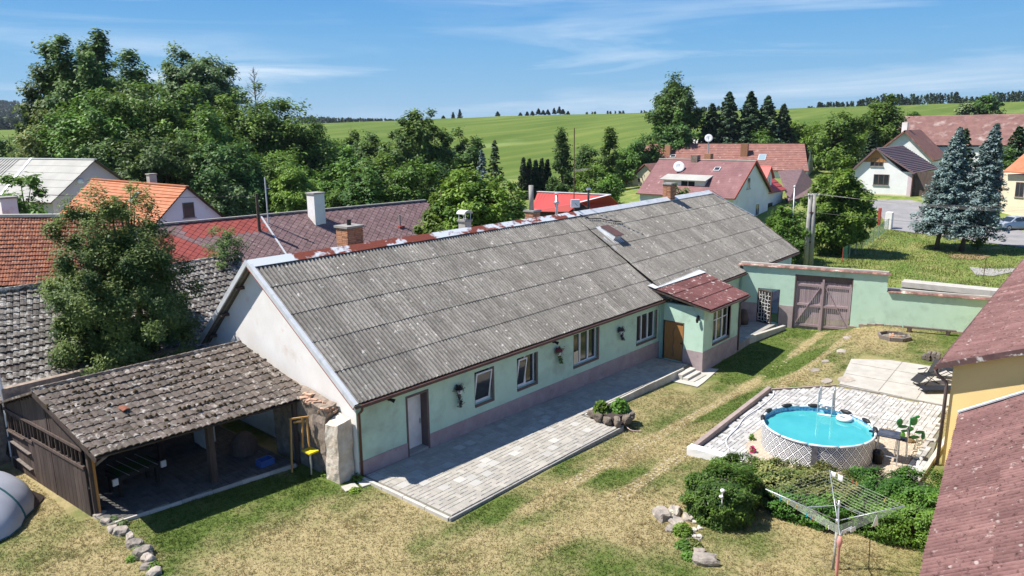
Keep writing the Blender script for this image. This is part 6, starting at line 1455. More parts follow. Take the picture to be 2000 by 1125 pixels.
# ---- rotary clothes airer
dc = Vector((20.35, 5.55, 0)); HZ = 1.62
q = at(1627, 1112, z=0.0); dc = Vector((q[0], q[1], 0))
air = thing('clothes_airer', 'rotary clothes airer with square web of lines on a steel pole', 'clothes airer', tuple(dc))
MB().tube([dc+Vector((0, 0, -.1)), dc+Vector((0, 0, 1.15))], .035, 10).build('pole', MT['concrete'], air, smooth=True)
MB().tube([dc+Vector((0, 0, 1.15)), dc+Vector((0, 0, HZ+.5))], .024, 10).build('mast', MT['steel'], air, smooth=True)
hub = dc+Vector((0, 0, HZ-.12))
tips = []
for px, py, zt_ in ((1495, 955, 2.12), (1620, 918, 2.12), (1768, 988, 2.12), (1641, 1045, 2.12)): q = at(px, py, z=zt_); tips.append(Vector(q))
cen = sum(tips, Vector((0, 0, 0)))/4
tips = []
a0 = None
for px, py in ((1495, 955), (1620, 918), (1768, 988), (1641, 1045)):
    q = Vector(at(px, py, z=2.12)); tips.append(q)
hubt = dc+Vector((0, 0, 1.5))
for tp in tips:
    MB().tube([hubt, tp], .014, 8).build('arm', MT['steel'], air, smooth=True)
    MB().tube([dc+Vector((0, 0, HZ+.35)), hubt.lerp(tp, .42)], .010, 6).build('strut', MT['steel'], air)
MB(Matrix.Translation(hubt)).lathe([(0, -.08), (.05, -.08), (.055, .04), (.0, .06)], 10).build('hub', MT['steel'], air, smooth=True)
MB(Matrix.Translation(dc)).lathe([(0, HZ+.3), (.045, HZ+.3), (.045, HZ+.4), (.0, HZ+.42)], 10).build('collar', MT['steel'], air, smooth=True)
MT['line'] = mat('clothes_line', (.42, .45, .38), None, 3, .6)
for i in range(4):
    for k in range(11):
        f = .36+.64*k/10; a, b = hubt.lerp(tips[i], f), hubt.lerp(tips[(i+1) % 4], f); m_ = (a+b)/2-Vector((0, 0, .03)); MB().tube([a, m_, b], .0036, 4).build('line', MT['line'], air)
pegc = {'teal': mat('teal_peg', (.02, .35, .40), None, 3, .5), 'yellow': mat('yellow_peg', (.75, .45, .03), None, 3, .5), 'white': MT['pvc'], 'red': mat('red_peg', (.55, .10, .06), None, 3, .5), 'blue': mat('blue_peg', (.05, .22, .5), None, 3, .5), 'green': mat('lime_peg', (.35, .55, .05), None, 3, .5), 'wood': MT['pinewood']}
def onl(i, k, t): f = .36+.64*k/10; a, b = hubt.lerp(tips[i], f), hubt.lerp(tips[(i+1) % 4], f); return a.lerp(b, t)
for (i, k, t, c_, lab) in ((3, 10, .88, 'wood', 'wooden peg nearest the left tip of the airer'), (3, 10, .78, 'teal', 'teal peg near the left tip of the airer'), (3, 9, .72, 'yellow', 'left yellow peg on the front line'), (3, 8, .64, 'yellow', 'second yellow peg on the front line'), (3, 10, .42, 'teal', 'teal peg beside the blue peg'), (3, 10, .36, 'blue', 'blue peg at the middle of the front line'), (3, 9, .35, 'red', 'red peg below the blue peg'), (3, 10, .17, 'green', 'lime green peg near the front tip'), (3, 9, .15, 'white', 'white peg near the front tip'), (1, 10, .33, 'red', 'red peg on the far right line'), (1, 10, .38, 'wood', 'wooden peg beside the red peg on the far line'), (1, 9, .8, 'wood', 'wooden peg near the right tip of the airer')):
    p = onl(i, k, t); pe = thing('clothes_peg', lab, 'peg', tuple(p), 'pegs on the airer lines')
    for s in (-.006, .006): MB(Matrix.Translation(p) @ Matrix.Rotation(rnd.uniform(0, 3), 4, 'Z')).hexa([(-.012, s*2.2-.005, -.07), (.012, s*2.2-.005, -.07), (.012, s*2.2+.005, -.07), (-.012, s*2.2+.005, -.07), (-.012, s-.004, .04), (.012, s-.004, .04), (.012, s+.004, .04), (-.012, s+.004, .04)]).build('jaw', pegc[c_], pe)
def cloth(name, lab, p, w_, h_, m, taper=1.0, seed=0, along=(1, 0, 0)):
    al = Vector(along).normalized(); n1, n2 = 8, 8; V = []; F = []; g = random.Random(seed); ph = g.random()*6; nn = al.cross(Vector((0, 0, 1)))
    for j in range(n2+1):
        for i in range(n1+1):
            u = (i/n1-.5)*w_*(taper+(1-taper)*(j/n2) if taper < 1 else 1+(taper-1)*(1-j/n2)); V.append(p+al*u+Vector((0, 0, -h_*j/n2))+nn*(.03*math.sin(i*1.7+ph)*(j/n2)))
    for j in range(n2):
        for i in range(n1): F.append((j*(n1+1)+i, j*(n1+1)+i+1, (j+1)*(n1+1)+i+1, (j+1)*(n1+1)+i))
    mb = MB(); mb.add(V, F); o = mb.build(name, m, None, smooth=True); sm = o.modifiers.new('solid', 'SOLIDIFY'); sm.thickness = .006; return tag(o, lab, 'cloth')
e1_ = (tips[2]-tips[1]); cloth('white_cloth', 'small white cloth hanging at the far tip of the airer, left one', onl(1, 10, .06), .17, .15, MT['pvc'], 1, 1, e1_); cloth('white_cloth', 'small white cloth hanging beside the left one at the far tip', onl(1, 10, .16), .17, .19, MT['pvc'], 1, 2, e1_)
e2_ = (tips[3]-tips[2]); cloth('white_cloth', 'triangular white cloth hanging near the right tip of the airer', onl(2, 7, .30)+Vector((0, 0, .0)), .28, .30, MT['pvc'], .15, 3, e2_)
cloth('bunched_cloth', 'bunched white laundry draped over lines near the front tip', onl(2, 8, .88)+Vector((0, 0, .04)), .42, .09, MT['pvc'], 1, 4, e2_); cloth('bunched_cloth', 'small white laundry piece next to the bunched one at the front tip', onl(2, 9, .8)+Vector((0, 0, .03)), .2, .12, MT['pvc'], 1, 5, e2_)
MT['pinkcl'] = mat('pink_fabric', (.62, .28, .24), (.55, .24, .21), 6, .8)
mb = MB(); sp = tips[3]-Vector((0, 0, .08)); mb.tube([sp+Vector((0, 0, .04)), sp-Vector((0, 0, .1)), sp-Vector((0, 0, .22)), sp-Vector((0, 0, .26)), sp-Vector((.0, 0, .9)), sp-Vector((0, 0, 1.35))], [.035, .075, .05, .035, .045, .012], 8)
tag(mb.build('pink_umbrella', MT['pinkcl'], None, smooth=True), 'furled pink umbrella hanging from the front tip of the airer', 'umbrella')

# ---- grass blades in the yard
def grass():
    n = 150000; g = np.random.default_rng(4)
    x = g.uniform(4, 48, n*2); y = g.uniform(2.5, 31, n*2)
    d = np.hypot(x, y); keep = g.random(2*n) < np.clip(38/d-.35, .25, 1)
    keep &= ~((x > 14.8) & (x < 25.4) & (y > 15.4)); keep &= ~((x > 25) & (x < 35) & (y > 17.4)); keep &= ~((x > 14) & (y > 20)); keep &= ~((x > 7.7) & (x < 14.3) & (y > 23.6-(x-7.7)*.13)); keep &= ~((x > 35) & (y > 16.9))
    keep &= ~np.array([inpoly(a, b, poly) for a, b in zip(x, y)]); keep &= ~((x > 35.2) & (x < 41) & (y < 10.4-(x-40)*.0) & (y > 5)); keep &= ~((x > 31.9) & (x < 35.4) & (y > 15.7) & (y < 17.5)); keep &= x < 45.5+(19.2-y)*.244; keep &= ~((x > 27) & (y < 4.9)); keep &= ~((x < 7.9) & (y > 24.7) & (x > 7.2))
    x, y = x[keep], y[keep]; n = len(x); z = G(x, y); h = g.uniform(.02, .055, n)*(1+.5*(np.sin(x*1.3)*np.sin(y*1.7) > .4)); V = []; T = []
    vs = np.zeros((n, 3, 3, 3)); tt = np.zeros((n, 3, 3))
    for b in range(3):
        a = g.uniform(0, 6.28, n); w_ = g.uniform(.008, .02, n); ox, oy = g.normal(0, .02, n), g.normal(0, .02, n); lx, ly = g.normal(0, 1.0, n)*h, g.normal(0, 1.0, n)*h
        vs[:, b, 0] = np.stack([x+ox-w_*np.cos(a), y+oy-w_*np.sin(a), z-.01], -1); vs[:, b, 1] = np.stack([x+ox+w_*np.cos(a), y+oy+w_*np.sin(a), z-.01], -1); vs[:, b, 2] = np.stack([x+ox+lx, y+oy+ly, z+h], -1)
        tt[:, b, :] = g.random(n)[:, None]
    V = vs.reshape(-1, 3); F = np.arange(len(V)).reshape(-1, 3); o = npmesh('grass', V, tris=F, mat=MT['blade'], tint=tt.ravel()); tag(o, 'short patchy grass of the yard, green and straw coloured', 'grass', kind='stuff')
grass()
def meadowgrass():
    n = 90000; g = np.random.default_rng(14); x = g.uniform(49, 100, n); y = g.uniform(2, 30, n); P = np.array(rpoly)
    ok = np.array([not inpoly(a, b, rpoly) for a, b in zip(x, y)]) & (((x > 62.8) | ((x < 50))) | (y > 13.6) & (x > 58.5)); x, y = x[ok], y[ok]; n = len(x); z = G(x, y); h = g.uniform(.04, .13, n)*(1+.6*(np.sin(x*.7)*np.sin(y*.9) > .3))
    a = g.uniform(0, 6.28, n); w_ = g.uniform(.02, .05, n); c, s_ = np.cos(a)*w_, np.sin(a)*w_
    V = np.stack([np.stack([x-c, y-s_, z-.02], -1), np.stack([x+c, y+s_, z-.02], -1), np.stack([x+g.normal(0, .05, n), y+g.normal(0, .05, n), z+h], -1)], 1).reshape(-1, 3)
    o = npmesh('meadow_grass', V, tris=np.arange(len(V)).reshape(-1, 3), mat=MT['meadowblade'], tint=np.repeat(g.random(n), 3)); tag(o, 'long meadow grass between the yard wall and the village road', 'grass', kind='stuff')
MT['meadowblade'] = leafmat('meadow_grass_blade', (.09, .12, .025), (.26, .27, .085), .25); rpoly = [(float(p[0]), float(p[1])) for p in rp]; meadowgrass()
# ------------------------------------------------------------------ houses of the village
def rowroof(F, x0, x1, y0, z0, y1, z1, rows, m, parent, name='roof_slope', x0t=None, x1t=None, lip=.05):
    """a slope laid in overlapping courses"""
    x0t = x0 if x0t is None else x0t; x1t = x1 if x1t is None else x1t
    mb = MB(F); nv = Vector((0, -(z1-z0)*(1 if y1 > y0 else -1), abs(y1-y0))).normalized()
    for r in range(rows):
        a, b = r/rows, (r+1)/rows; xa0, xa1 = x0+(x0t-x0)*a, x1+(x1t-x1)*a; xb0, xb1 = x0+(x0t-x0)*b, x1+(x1t-x1)*b
        pa = lambda x, t, o: Vector((x, y0+(y1-y0)*t, z0+(z1-z0)*t))+nv*o
        mb.add([pa(xa0, a, lip), pa(xa1, a, lip), pa(xb1, b, .005), pa(xb0, b, .005), pa(xa0, a, -.02), pa(xa1, a, -.02)], [(0, 1, 2, 3), (4, 5, 1, 0)])
    o = mb.build(name, MT[m], parent); return o
def ghouse(name, label, F, Lr, hw, ze, zr, zb, wallm, roofm, rows=14, oh=.35, cat='house', hipR=0, hipL=0, ridge='concretelight', slip=0.05, base=None, backm=None):
    t = thing(name, label, cat, tuple((F @ Vector((Lr/2, hw, zb)))))
    sl = (zr-ze)/hw; mb = MB(F)
    for x in (0, Lr):
        mb.add([(x, 0, zb), (x, 2*hw, zb), (x, 2*hw, ze-.05), (x, hw, zr-.05), (x, 0, ze-.05)], [(0, 1, 2, 3, 4)])
    mb.add([(0, 0, zb), (Lr, 0, zb), (Lr, 0, ze-.05), (0, 0, ze-.05), (0, 2*hw, zb), (Lr, 2*hw, zb), (Lr, 2*hw, ze-.05), (0, 2*hw, ze-.05)], [(0, 1, 2, 3), (7, 6, 5, 4)])
    mb.build('wall', MT[wallm], t)
    for s, nm in ((0, 'roof_slope'), (1, 'roof_slope')):
        y0, y1 = (-oh, hw) if s == 0 else (2*hw+oh, hw); z0 = ze-oh*sl
        rowroof(F, -oh, Lr+oh, y0, z0+.03, y1, zr+.03, rows, roofm if s == 0 or not backm else backm, t, x0t=-oh+hipL, x1t=Lr+oh-hipR, lip=slip)
        u = MB(F); u.slab([(-oh+.02, y0, z0-.0), (Lr+oh-.02, y0, z0-.0), (Lr+oh-.02-hipR, y1, zr-.0), (-oh+.02+hipL, y1, zr-.0)] if s == 0 else [(Lr+oh-.02, y0, z0), (-oh+.02, y0, z0), (-oh+.02+hipL, y1, zr), (Lr+oh-.02-hipR, y1, zr)], .05); u.build('roof_boarding', MT['darkwood'], t)
    if ridge: MB(F).beam((-oh+hipL, hw, zr+.06), (Lr+oh-hipR, hw, zr+.06), .3, .09).build('ridge_cap', MT[ridge], t)
    MB(F).beam((-oh, -oh-.05, ze-oh*sl-.02), (Lr+oh, -oh-.05, ze-oh*sl-.02), .12).build('gutter', MT['gutter'], t)
    return t
def endR(F, Lr): return F @ Matrix.Translation((Lr, 0, 0)) @ Matrix.Rotation(math.pi/2, 4, 'Z')
def endL(F, hw): return F @ Matrix.Translation((0, 2*hw, 0)) @ Matrix.Rotation(-math.pi/2, 4, 'Z')
def farwin(F, x, z, w_, h_, parent, cas=2, fm='pvc', sill=True):
    f = MB(F); b = .07
    f.box(x-w_/2, x+w_/2, -.05, .02, z-h_/2, z-h_/2+b); f.box(x-w_/2, x+w_/2, -.05, .02, z+h_/2-b, z+h_/2)
    f.box(x-w_/2, x-w_/2+b, -.05, .02, z-h_/2+b, z+h_/2-b); f.box(x+w_/2-b, x+w_/2, -.05, .02, z-h_/2+b, z+h_/2-b)
    for i in range(1, cas): f.box(x-w_/2+w_*i/cas-b/2, x-w_/2+w_*i/cas+b/2, -.048, .02, z-h_/2+b, z+h_/2-b)
    o = f.build('window', MT[fm], parent); MB(F).box(x-w_/2+.02, x+w_/2-.02, -.018, .015, z-h_/2+.02, z+h_/2-.02).build('pane', MT['glass'], o)
    if sill: MB(F).box(x-w_/2-.08, x+w_/2+.08, -.14, -.0, z-h_/2-.07, z-h_/2-.005).build('sill', MT['concrete'], o)
    return o
def skylight(F, x, y0, z0, sl, w_, l_, parent, m='glass'):
    """roof window on the near slope: y0,z0 the lower edge, sl the slope"""
    d = Vector((0, 1, sl)).normalized(); n_ = Vector((0, -sl, 1)).normalized(); a = Vector((x, y0, z0))
    o = MB(F); o.slab([a+n_*.12, a+Vector((w_, 0, 0))+n_*.12, a+Vector((w_, 0, 0))+d*l_+n_*.12, a+d*l_+n_*.12], .1); fo = o.build('roof_window', MT['lightsteel'], parent)
    o = MB(F); e = .09; a2 = a+n_*.135+Vector((e, 0, 0))+d*e; o.slab([a2, a2+Vector((w_-2*e, 0, 0)), a2+Vector((w_-2*e, 0, 0))+d*(l_-2*e), a2+d*(l_-2*e)], .01); o.build('pane', MT[m], fo)
MT['skyglass'] = glassmat('roof_glass', (.25, .33, .38), .15)
def dish(name, label, x, y, z, r, zb, face, cat='satellite dish', mast=.03):
    t = thing(name, label, cat, (x, y, zb)); f = Vector(face).normalized(); Mx = f.to_track_quat('Z', 'Y').to_matrix().to_4x4(); Mx.translation = Vector((x, y, z))
    MB(Mx).lathe([(0.001, 0), (r*.5, r*.05), (r, r*.2), (r*.98, r*.22), (r*.5, r*.08), (0.001, r*.03)], 20).build('reflector', MT['pvc'], t, smooth=True)
    MB().tube([(x, y, zb), (x, y, z)], mast, 6).build('mast', MT['steel'], t); MB(Mx).tube([(0, -r, .1*r), (0, 0, r*1.0)], .015, 5).build('feed_arm', MT['steel'], t); MB(Mx).box(-.05, .05, -.05, .05, r*.95, r*1.1).build('receiver', MT['concrete'], t); return t

# -- purple shingled house behind the farmhouse
py_r = 50.3; t0 = at(285, 440, z=6.0); t1 = at(822, 391.5, z=6.0)
a_ = math.atan2(t1[1]-t0[1], t1[0]-t0[0]); LP = math.hypot(t1[0]-t0[0], t1[1]-t0[1])+.5
PF = Matrix.Translation((t0[0], t0[1], 0)) @ Matrix.Rotation(a_, 4, 'Z') @ Matrix.Translation((0, -5, 0))
ph = thing('shingled_house', 'long low house roofed in purple brown diamond shingles with a bright red patch', 'house', (34, 50, 0))
MB(PF).box(.3, LP-.3, .3, 9.7, -.5, 2.6).build('wall', MT['greywall'], ph)
for x in (.3, LP-.3): MB(PF).add([(x, .3, 2.5), (x, 9.7, 2.5), (x, 5, 5.85)], [(0, 1, 2)]).build('gable_wall', MT['greywall'], ph)
slp = (6.0-2.5)/5.2; nrmp = Vector((0, -slp, 1)).normalized(); dp_ = Vector((0, 1, slp)).normalized()
MB(PF).slab([(0, -.2, 2.42), (LP, -.2, 2.42), (LP, 5, 5.92), (0, 5, 5.92)], .08).build('roof_boarding', MT['darkwood'], ph)
MB(PF).slab([(LP, 10.2, 2.42), (0, 10.2, 2.42), (0, 5, 5.92), (LP, 5, 5.92)], .08).build('back_roof', MT['purpleshingle'], ph)
MB(PF).beam((0, 5, 6.0), (LP, 5, 6.0), .3, .1).build('ridge_cap', MT['concrete'], ph)
def shing(m): 
    s = .29; mb = MB(); mb.add([(0, -s, .035), (s, 0, .02), (0, s, .003), (-s, 0, .02), (0, -s, .012), (s*.5, -s*.5, .01), (-s*.5, -s*.5, .01)], [(0, 1, 2, 3), (4, 5, 1, 0), (0, 3, 6, 4)]); return meshof(mb, 'shingle', m)
smp, smr = shing(MT['purpleshingle']), shing(MT['redshingle']); mp_, mr_ = [], []
SLp = math.hypot(5.2, 3.5); st_p = .29
seamx = at(519, 421, z=6.0)[0]; 
for j in range(int(SLp/st_p)):
    for i in range(int(LP/(2*st_p))+1):
        x = i*2*st_p+(j % 2)*st_p; s = .28+j*st_p
        if s > SLp-.05 or x > LP-.1: continue
        p = PF @ (Vector((x, -.2, 2.44))+dp_*s+nrmp*.0); m_ = PF.copy() @ frame(Vector((x, -.2, 2.44))+dp_*s, (1, 0, 0), z=nrmp) 
        xs = x-(seamx-t0[0])
        red = xs < -.2 and (xs > -6.0 and s > SLp-1.7-.12*xs*0 or (-9.5 < xs < -4 and s < SLp-1.2 and s > SLp-4.4 and (xs+s*.9) < -2.2))
        (mr_ if red else mp_).append(m_ @ Matrix.Translation((0, 0, .012+rnd.uniform(0, .006))))
scatter_pieces('shingle', smp, ph, mp_, 150, 'shingles'); scatter_pieces('shingle', smr, ph, mr_, 120, 'shingles')
sx = seamx-t0[0]; MB(PF).beam(Vector((sx, 5, 6.02)), Vector((sx, -.2, 2.5)), .12, .06).build('seam_flashing', MT['lightsteel'], ph)
cq = at(620, 440, Y=at(620, 440, z=4.9)[1]); cy_ = cq[1]; zt = float(at(620, 378, Y=cy_)[2]); 
MB().box(cq[0]-.48, cq[0]+.48, cy_-.48, cy_+.48, 3.5, zt).build('chimney', MT['white_render'], ph); MB().box(cq[0]-.55, cq[0]+.55, cy_-.55, cy_+.55, zt, zt+.12).build('chimney_cap', MT['concrete'], ph)
cq = at(782, 458, z=3.6); cy_ = cq[1]; MB().box(cq[0]-.28, cq[0]+.28, cy_-.28, cy_+.28, 2.6, float(at(782, 441, Y=cy_)[2])).build('red_chimney', MT['redpaint'], ph); MB().tube([(cq[0], cy_, float(at(782, 441, Y=cy_)[2])), (cq[0], cy_, float(at(781, 419, Y=cy_)[2]))], .08, 8).build('flue', MT['concrete'], ph)
# -- orange roofed white house
OF = frame((23.7, 72.8, 0), (.03, -1, 0)); ow = 2.8
oh_ = ghouse('orange_roof_house', 'white gabled house with clean orange tile roof and one dark gable window', OF, 16.5, ow, 5.45, 8.04, -.5, 'palewall', 'orangetile', 13, .3, ridge='orangetile')
farwin(endR(OF, 16.5), 2.85, 6.25, .9, 1.15, oh_, 1, 'brownframe')
q = OF @ Vector((9, ow+1.0, 6)); chimney(oh_, q.x, q.y, 6.5, 8.7, .6, 'concretelight'); skylight(OF, 10, 1.3, 6.7, (8.04-5.45)/ow, .65, 1.0, oh_)
# -- pale grey roofed house with pink gable, far left
GFh = frame((40.2-.0, 156, 0), (.25, -1, 0)); 
gp0 = at(180, 312, z=9.6); gdir = Vector((at(0, 310, z=9.6)[0]-gp0[0], at(0, 310, z=9.6)[1]-gp0[1], 0)).normalized(); GLn = 27
GFh = frame(Vector((gp0[0], gp0[1], 0))+gdir*GLn, -gdir); GFh = GFh @ Matrix.Translation((0, -4.6, 0))
gh = ghouse('grey_roof_house', 'large house with pale grey corrugated roof and pinkish gable, farthest left', GFh, GLn, 4.6, 6.2, 9.6, 0, 'pinkwall', 'greyroof', 6, .5, ridge='white', slip=.03)
for k in range(0, 84):
    pass
cw = MB(GFh)
for k in range(int(GLn*.62/.5)): x = k*.5; cw.beam((x, -.4, 5.98), (x, 4.55, 9.66), .1, .05)
cw.build('roof_rib', MT['greyroof'], gh); sg = MB(GFh); sg.beam((GLn*.66, 4.6, 9.7), (GLn*.72, -.4, 5.98), .25, .1); sg.build('seam_flashing', MT['pvc'], gh)
skylight(GFh, GLn*.42, 2.4, 8.05, 3.4/4.6, 1.2, 1.1, gh, 'glass'); blob(endR(GFh, GLn) @ Matrix.Translation((3.0, -.1, 7.6)), .35, .1, .25, 'gable_lamp', MT['pvc'], gh)
# -- red metal roof
def pxpoly(parent, pts, m, name='roof_slope', t=.1):
    P = [Vector(at(px, py, z=z)) for px, py, z in pts]; mb = MB(); n_ = (P[1]-P[0]).cross(P[2]-P[0]).normalized()
    if n_.z < 0: n_ = -n_
    k = len(P); mb.add([p-n_*t for p in P]+P, [(i, (i+1) % k, k+(i+1) % k, k+i) for i in range(k)]+[(k, k+i, k+i+1) for i in range(1, k-1)]+[(0, i+1, i) for i in range(1, k-1)])
    return mb.build(name, MT[m], parent), P
rh_ = thing('red_roof_shed', 'low outbuilding with bright red sheet metal roof behind the ridge', 'shed', (74, 55, 0))
_, Pa = pxpoly(rh_, [(1036, 413, 2.3), (1110, 414, 2.3), (1133, 396, 3.35), (1192, 381, 4.1), (1050, 375, 4.1)], 'redmetal')
_, Pb = pxpoly(rh_, [(1133, 396, 3.4), (1166, 412, 2.2), (1210, 398, 2.3), (1190, 381, 4.15)], 'redmetal')
pxpoly(rh_, [(1133, 396, 3.3), (1110, 415, 2.2), (1160, 415, 2.2)], 'darkwood', 'gable')
for (a, b) in ((Pa[4], Pa[3]), (Pa[2], Pa[3])): MB().beam(a+Vector((0, 0, .06)), b+Vector((0, 0, .06)), .55, .08).build('ridge_cap', MT['lightsteel'], rh_)
sm_ = MB()
for k in range(1, 22): a = Pa[4].lerp(Pa[3], k/22); b = Pa[0].lerp(Pa[1], k/22*1.0); sm_.beam(a.lerp(b, .02)+Vector((0, 0, .02)), a.lerp(b, 1 if k < 99 else .5)+Vector((0, 0, .02)), .05, .04)
sm_.build('standing_seam', MT['redmetal'], rh_)
mb = MB(); A_ = [Pa[0], Pa[1], Pb[1], Pb[2]]; mb.hexa([Vector((p.x+.2, p.y-.2, -.5)) for p in (Pa[0], Pb[1], Pb[2], Pa[4])]+[Vector((p.x+.2, p.y-.2, 2.1)) for p in (Pa[0], Pb[1], Pb[2], Pa[4])]); mb.build('wall', MT['darkwood'], rh_)
# -- white two storey house with pink shingle roof
AF = frame((82.9, 49.4, 0), (0, -1, 0)); aL, ahw = 12.6, 5.35
ah = ghouse('pink_roof_house', 'white house with faded pink shingle roof, flat dormer and grey blue shaded gable', AF, aL, ahw, 4.1, 8.0, -.5, 'palewall', 'pinkshingle', 22, .35, slip=.015)
EA = endR(AF, aL)
farwin(EA, 4.2, 5.4, .95, 1.35, ah, 1, 'pvc'); farwin(EA, 7.3, 1.9, 1.1, 1.5, ah, 2, 'pvc')
MB(AF).beam((aL+.37, -.35, 3.85), (aL+.37, ahw, 8.0), .06, .25).build('barge_board', MT['redpaint'], ah); MB(AF).beam((aL+.37, 2*ahw+.35, 3.85), (aL+.37, ahw, 8.0), .06, .3).build('barge_board', MT['redpaint'], ah)
y_d0 = 49.4-float(at(1300, 352, X=84.6)[1]); y_d1 = 49.4-float(at(1380, 352, X=84.6)[1])
dz0, dz1 = 4.2, float(at(1340, 352, X=84.2)[2])
MB(AF).box(y_d0, y_d1, 1.2, 4.6, dz0, dz1).build('dormer_wall', MT['palewall'], ah)
MB(AF).slab([(y_d0-.4, .8, dz1+.05), (y_d1+.3, .8, dz1+.05), (y_d1+.3, 5.0, dz1+1.15), (y_d0-.4, 5.0, dz1+1.15)], .12).build('dormer_roof', MT['greyroof'], ah)
farwin(AF @ Matrix.Translation((0, 1.2, 0)), (y_d0+y_d1)/2+.6, (dz0+dz1)/2+.2, 2.0, 1.2, ah, 2, 'pvc')
for px, py0, py1, w_, m_, xx in ((1358, 303, 322, .9, 'rubble', 88.2), (1384, 300, 314, .85, 'brick', 89.3)):
    q = at(px, py1, X=xx); MB().box(xx-w_/2, xx+w_/2, q[1]-w_/2, q[1]+w_/2, 6.5, float(at(px, py0, X=xx)[2])).build('chimney', MT[m_], ah)
skylight(AF, 49.4-float(at(1395, 335, X=86.8)[1]), 3.6, 6.75, 3.9/5.35, .8, .7, ah)
q = at(1326, 326, X=86.3); dish('satellite_dish', 'large white satellite dish on the flat dormer roof', 86.3, q[1], float(q[2]), .7, dz1+.4, (-1, -.6, .5), mast=.06)
q = at(1384, 270, X=89.3); dish('satellite_dish', 'white satellite dish on a tall mast above the brick chimney', 89.3, q[1], float(q[2]), .5, float(at(1384, 300, X=89.3)[2]), (-1, -.5, .3), mast=.09)
# red roofed side wing with a small gabled dormer
wx = 93.8; WFm = frame((93.6, 37.4, 0), (1, 0, 0))
wg = ghouse('red_roof_wing', 'small white wing with red roof and a tiny gabled dormer beside the pink roofed house', WFm, 6.5, 3.2, 3.9, 6.6, -.5, 'palewall', 'redmetal', 6, .3, ridge='redmetal')
MB(WFm).box(1.7, 3.9, .6, 2.5, 4.2, 5.6).build('dormer_wall', MT['palewall'], wg); MB(WFm).add([(1.7, .6, 5.6), (3.9, .6, 5.6), (2.8, .6, 6.9)], [(0, 1, 2)]).build('dormer_gable', MT['palewall'], wg)
for s in (-1, 1): MB(WFm).slab([(2.8, .3, 7.0), (2.8, 3.1, 7.0), (2.8+s*1.4, 3.1, 5.45), (2.8+s*1.4, .3, 5.45)][::(-s)], .1).build('dormer_roof', MT['redmetal'], wg)
farwin(WFm @ Matrix.Translation((0, .6, 0)), 2.8, 5.0, .8, 1.0, wg, 1)
farwin(WFm, 2.2, 1.6, 1.6, 1.3, wg, 2, 'brownframe')
# brown roofed annexe
an = thing('brown_annexe', 'low annexe with plain brown roof right of the red dormer', 'building', (102, 37, 0))
_, Pc = pxpoly(an, [(1541, 392, 2.6), (1586, 380, 2.6), (1592, 360, 3.3), (1568, 330, 5.6), (1520, 334, 5.6)], 'purpleshingle')
mb = MB(); mb.hexa([Vector((p.x+.3, p.y, -.5)) for p in (Pc[0], Pc[1], Pc[3], Pc[4])]+[Vector((p.x+.3, p.y, 2.4)) for p in (Pc[0], Pc[1], Pc[3], Pc[4])]); mb.build('wall', MT['darkwood'], an)
# -- long brown tiled house
ldir = Vector((5.7, -23.4, 0)).normalized(); lhw = 6.0; LO = Vector((128.4, 69.0, 0)); Llen = 24.1
DF = frame(LO, ldir) @ Matrix.Translation((0, -lhw, 0))
dh = ghouse('long_tiled_house', 'long white farmhouse with dusky brown red tile roof and hipped right end', DF @ Matrix.Translation((-6, 0, 0)), Llen+6, lhw, 4.9, 9.0, 1, 'palewall', 'redtile', 15, .4, hipR=1.6, hipL=1.0, ridge='redtile')
EDF = endR(DF, Llen); farwin(EDF, 5.0, 6.6, .9, 1.1, dh, 1); farwin(EDF, 2.6, 2.8, 1.3, 1.5, dh, 2, 'brownframe'); farwin(EDF, 5.4, 2.8, 1.3, 1.5, dh, 2, 'brownframe')
def ondh(px, py, back=0): 
    n_ = DF.inverted(); o = n_ @ Vector(CAM); d = n_.to_3x3() @ Vector(ray(px, py)); t = (lhw*.55+back-o.y)/d.y; return o+d*t
for px, py0, py1, w_ in ((1455, 281, 297, 1.2), (1305, 283, 296, 1.0)):
    q = ondh(px, py0); MB(DF).box(q.x-w_/2, q.x+w_/2, q.y-w_/2, q.y+w_/2, 6.6, q.z).build('chimney', MT['brick'], dh)
for px, py, w_, l_ in ((1482, 311, 1.3, 1.7), (1311, 306, 1.0, .8)):
    q = ondh(px, py); yy = 1.9 if px > 1400 else 2.4; skylight(DF, q.x, yy, 4.9+yy*4.1/lhw+.02, 4.1/lhw, w_, l_, dh, 'skyglass' if px > 1400 else 'glass')
# -- cream gable on the left of it
cg = thing('cream_gable_house', 'cream house gable with tiny attic window left of the pink roof', 'house', (108, 62, 1))
q0, q1, q2 = Vector(at(1261, 323, X=108)), Vector(at(1209, 371, X=108)), Vector(at(1209, 398, X=108)); wr = q0.y-(q1.y-q0.y)
mb = MB(); P5 = [(q1.y, 0), (wr, 0), (wr, q1.z), (q0.y, q0.z), (q1.y, q1.z)]
mb.add([(108, y, z) for y, z in P5]+[(116, y, z) for y, z in P5], [(0, 1, 2, 3, 4), (9, 8, 7, 6, 5)]+[(i, (i+1) % 5, 5+(i+1) % 5, 5+i) for i in range(5)]); mb.build('wall', MT['cream'], cg)
for (ya, za, yb, zb_) in ((q1.y+.4, q1.z-.3, q0.y, q0.z), (q0.y, q0.z, wr-.4, q1.z-.3)):
    MB().slab([(107.6, ya, za+.15), (107.6, yb, zb_+.15), (116.5, yb, zb_+.15), (116.5, ya, za+.15)][::-1], .16).build('roof_slope', MT['redtile'], cg)
CGF = Matrix(((0, 1, 0, 108), (-1, 0, 0, q1.y), (0, 0, 1, 0), (0, 0, 0, 1)))
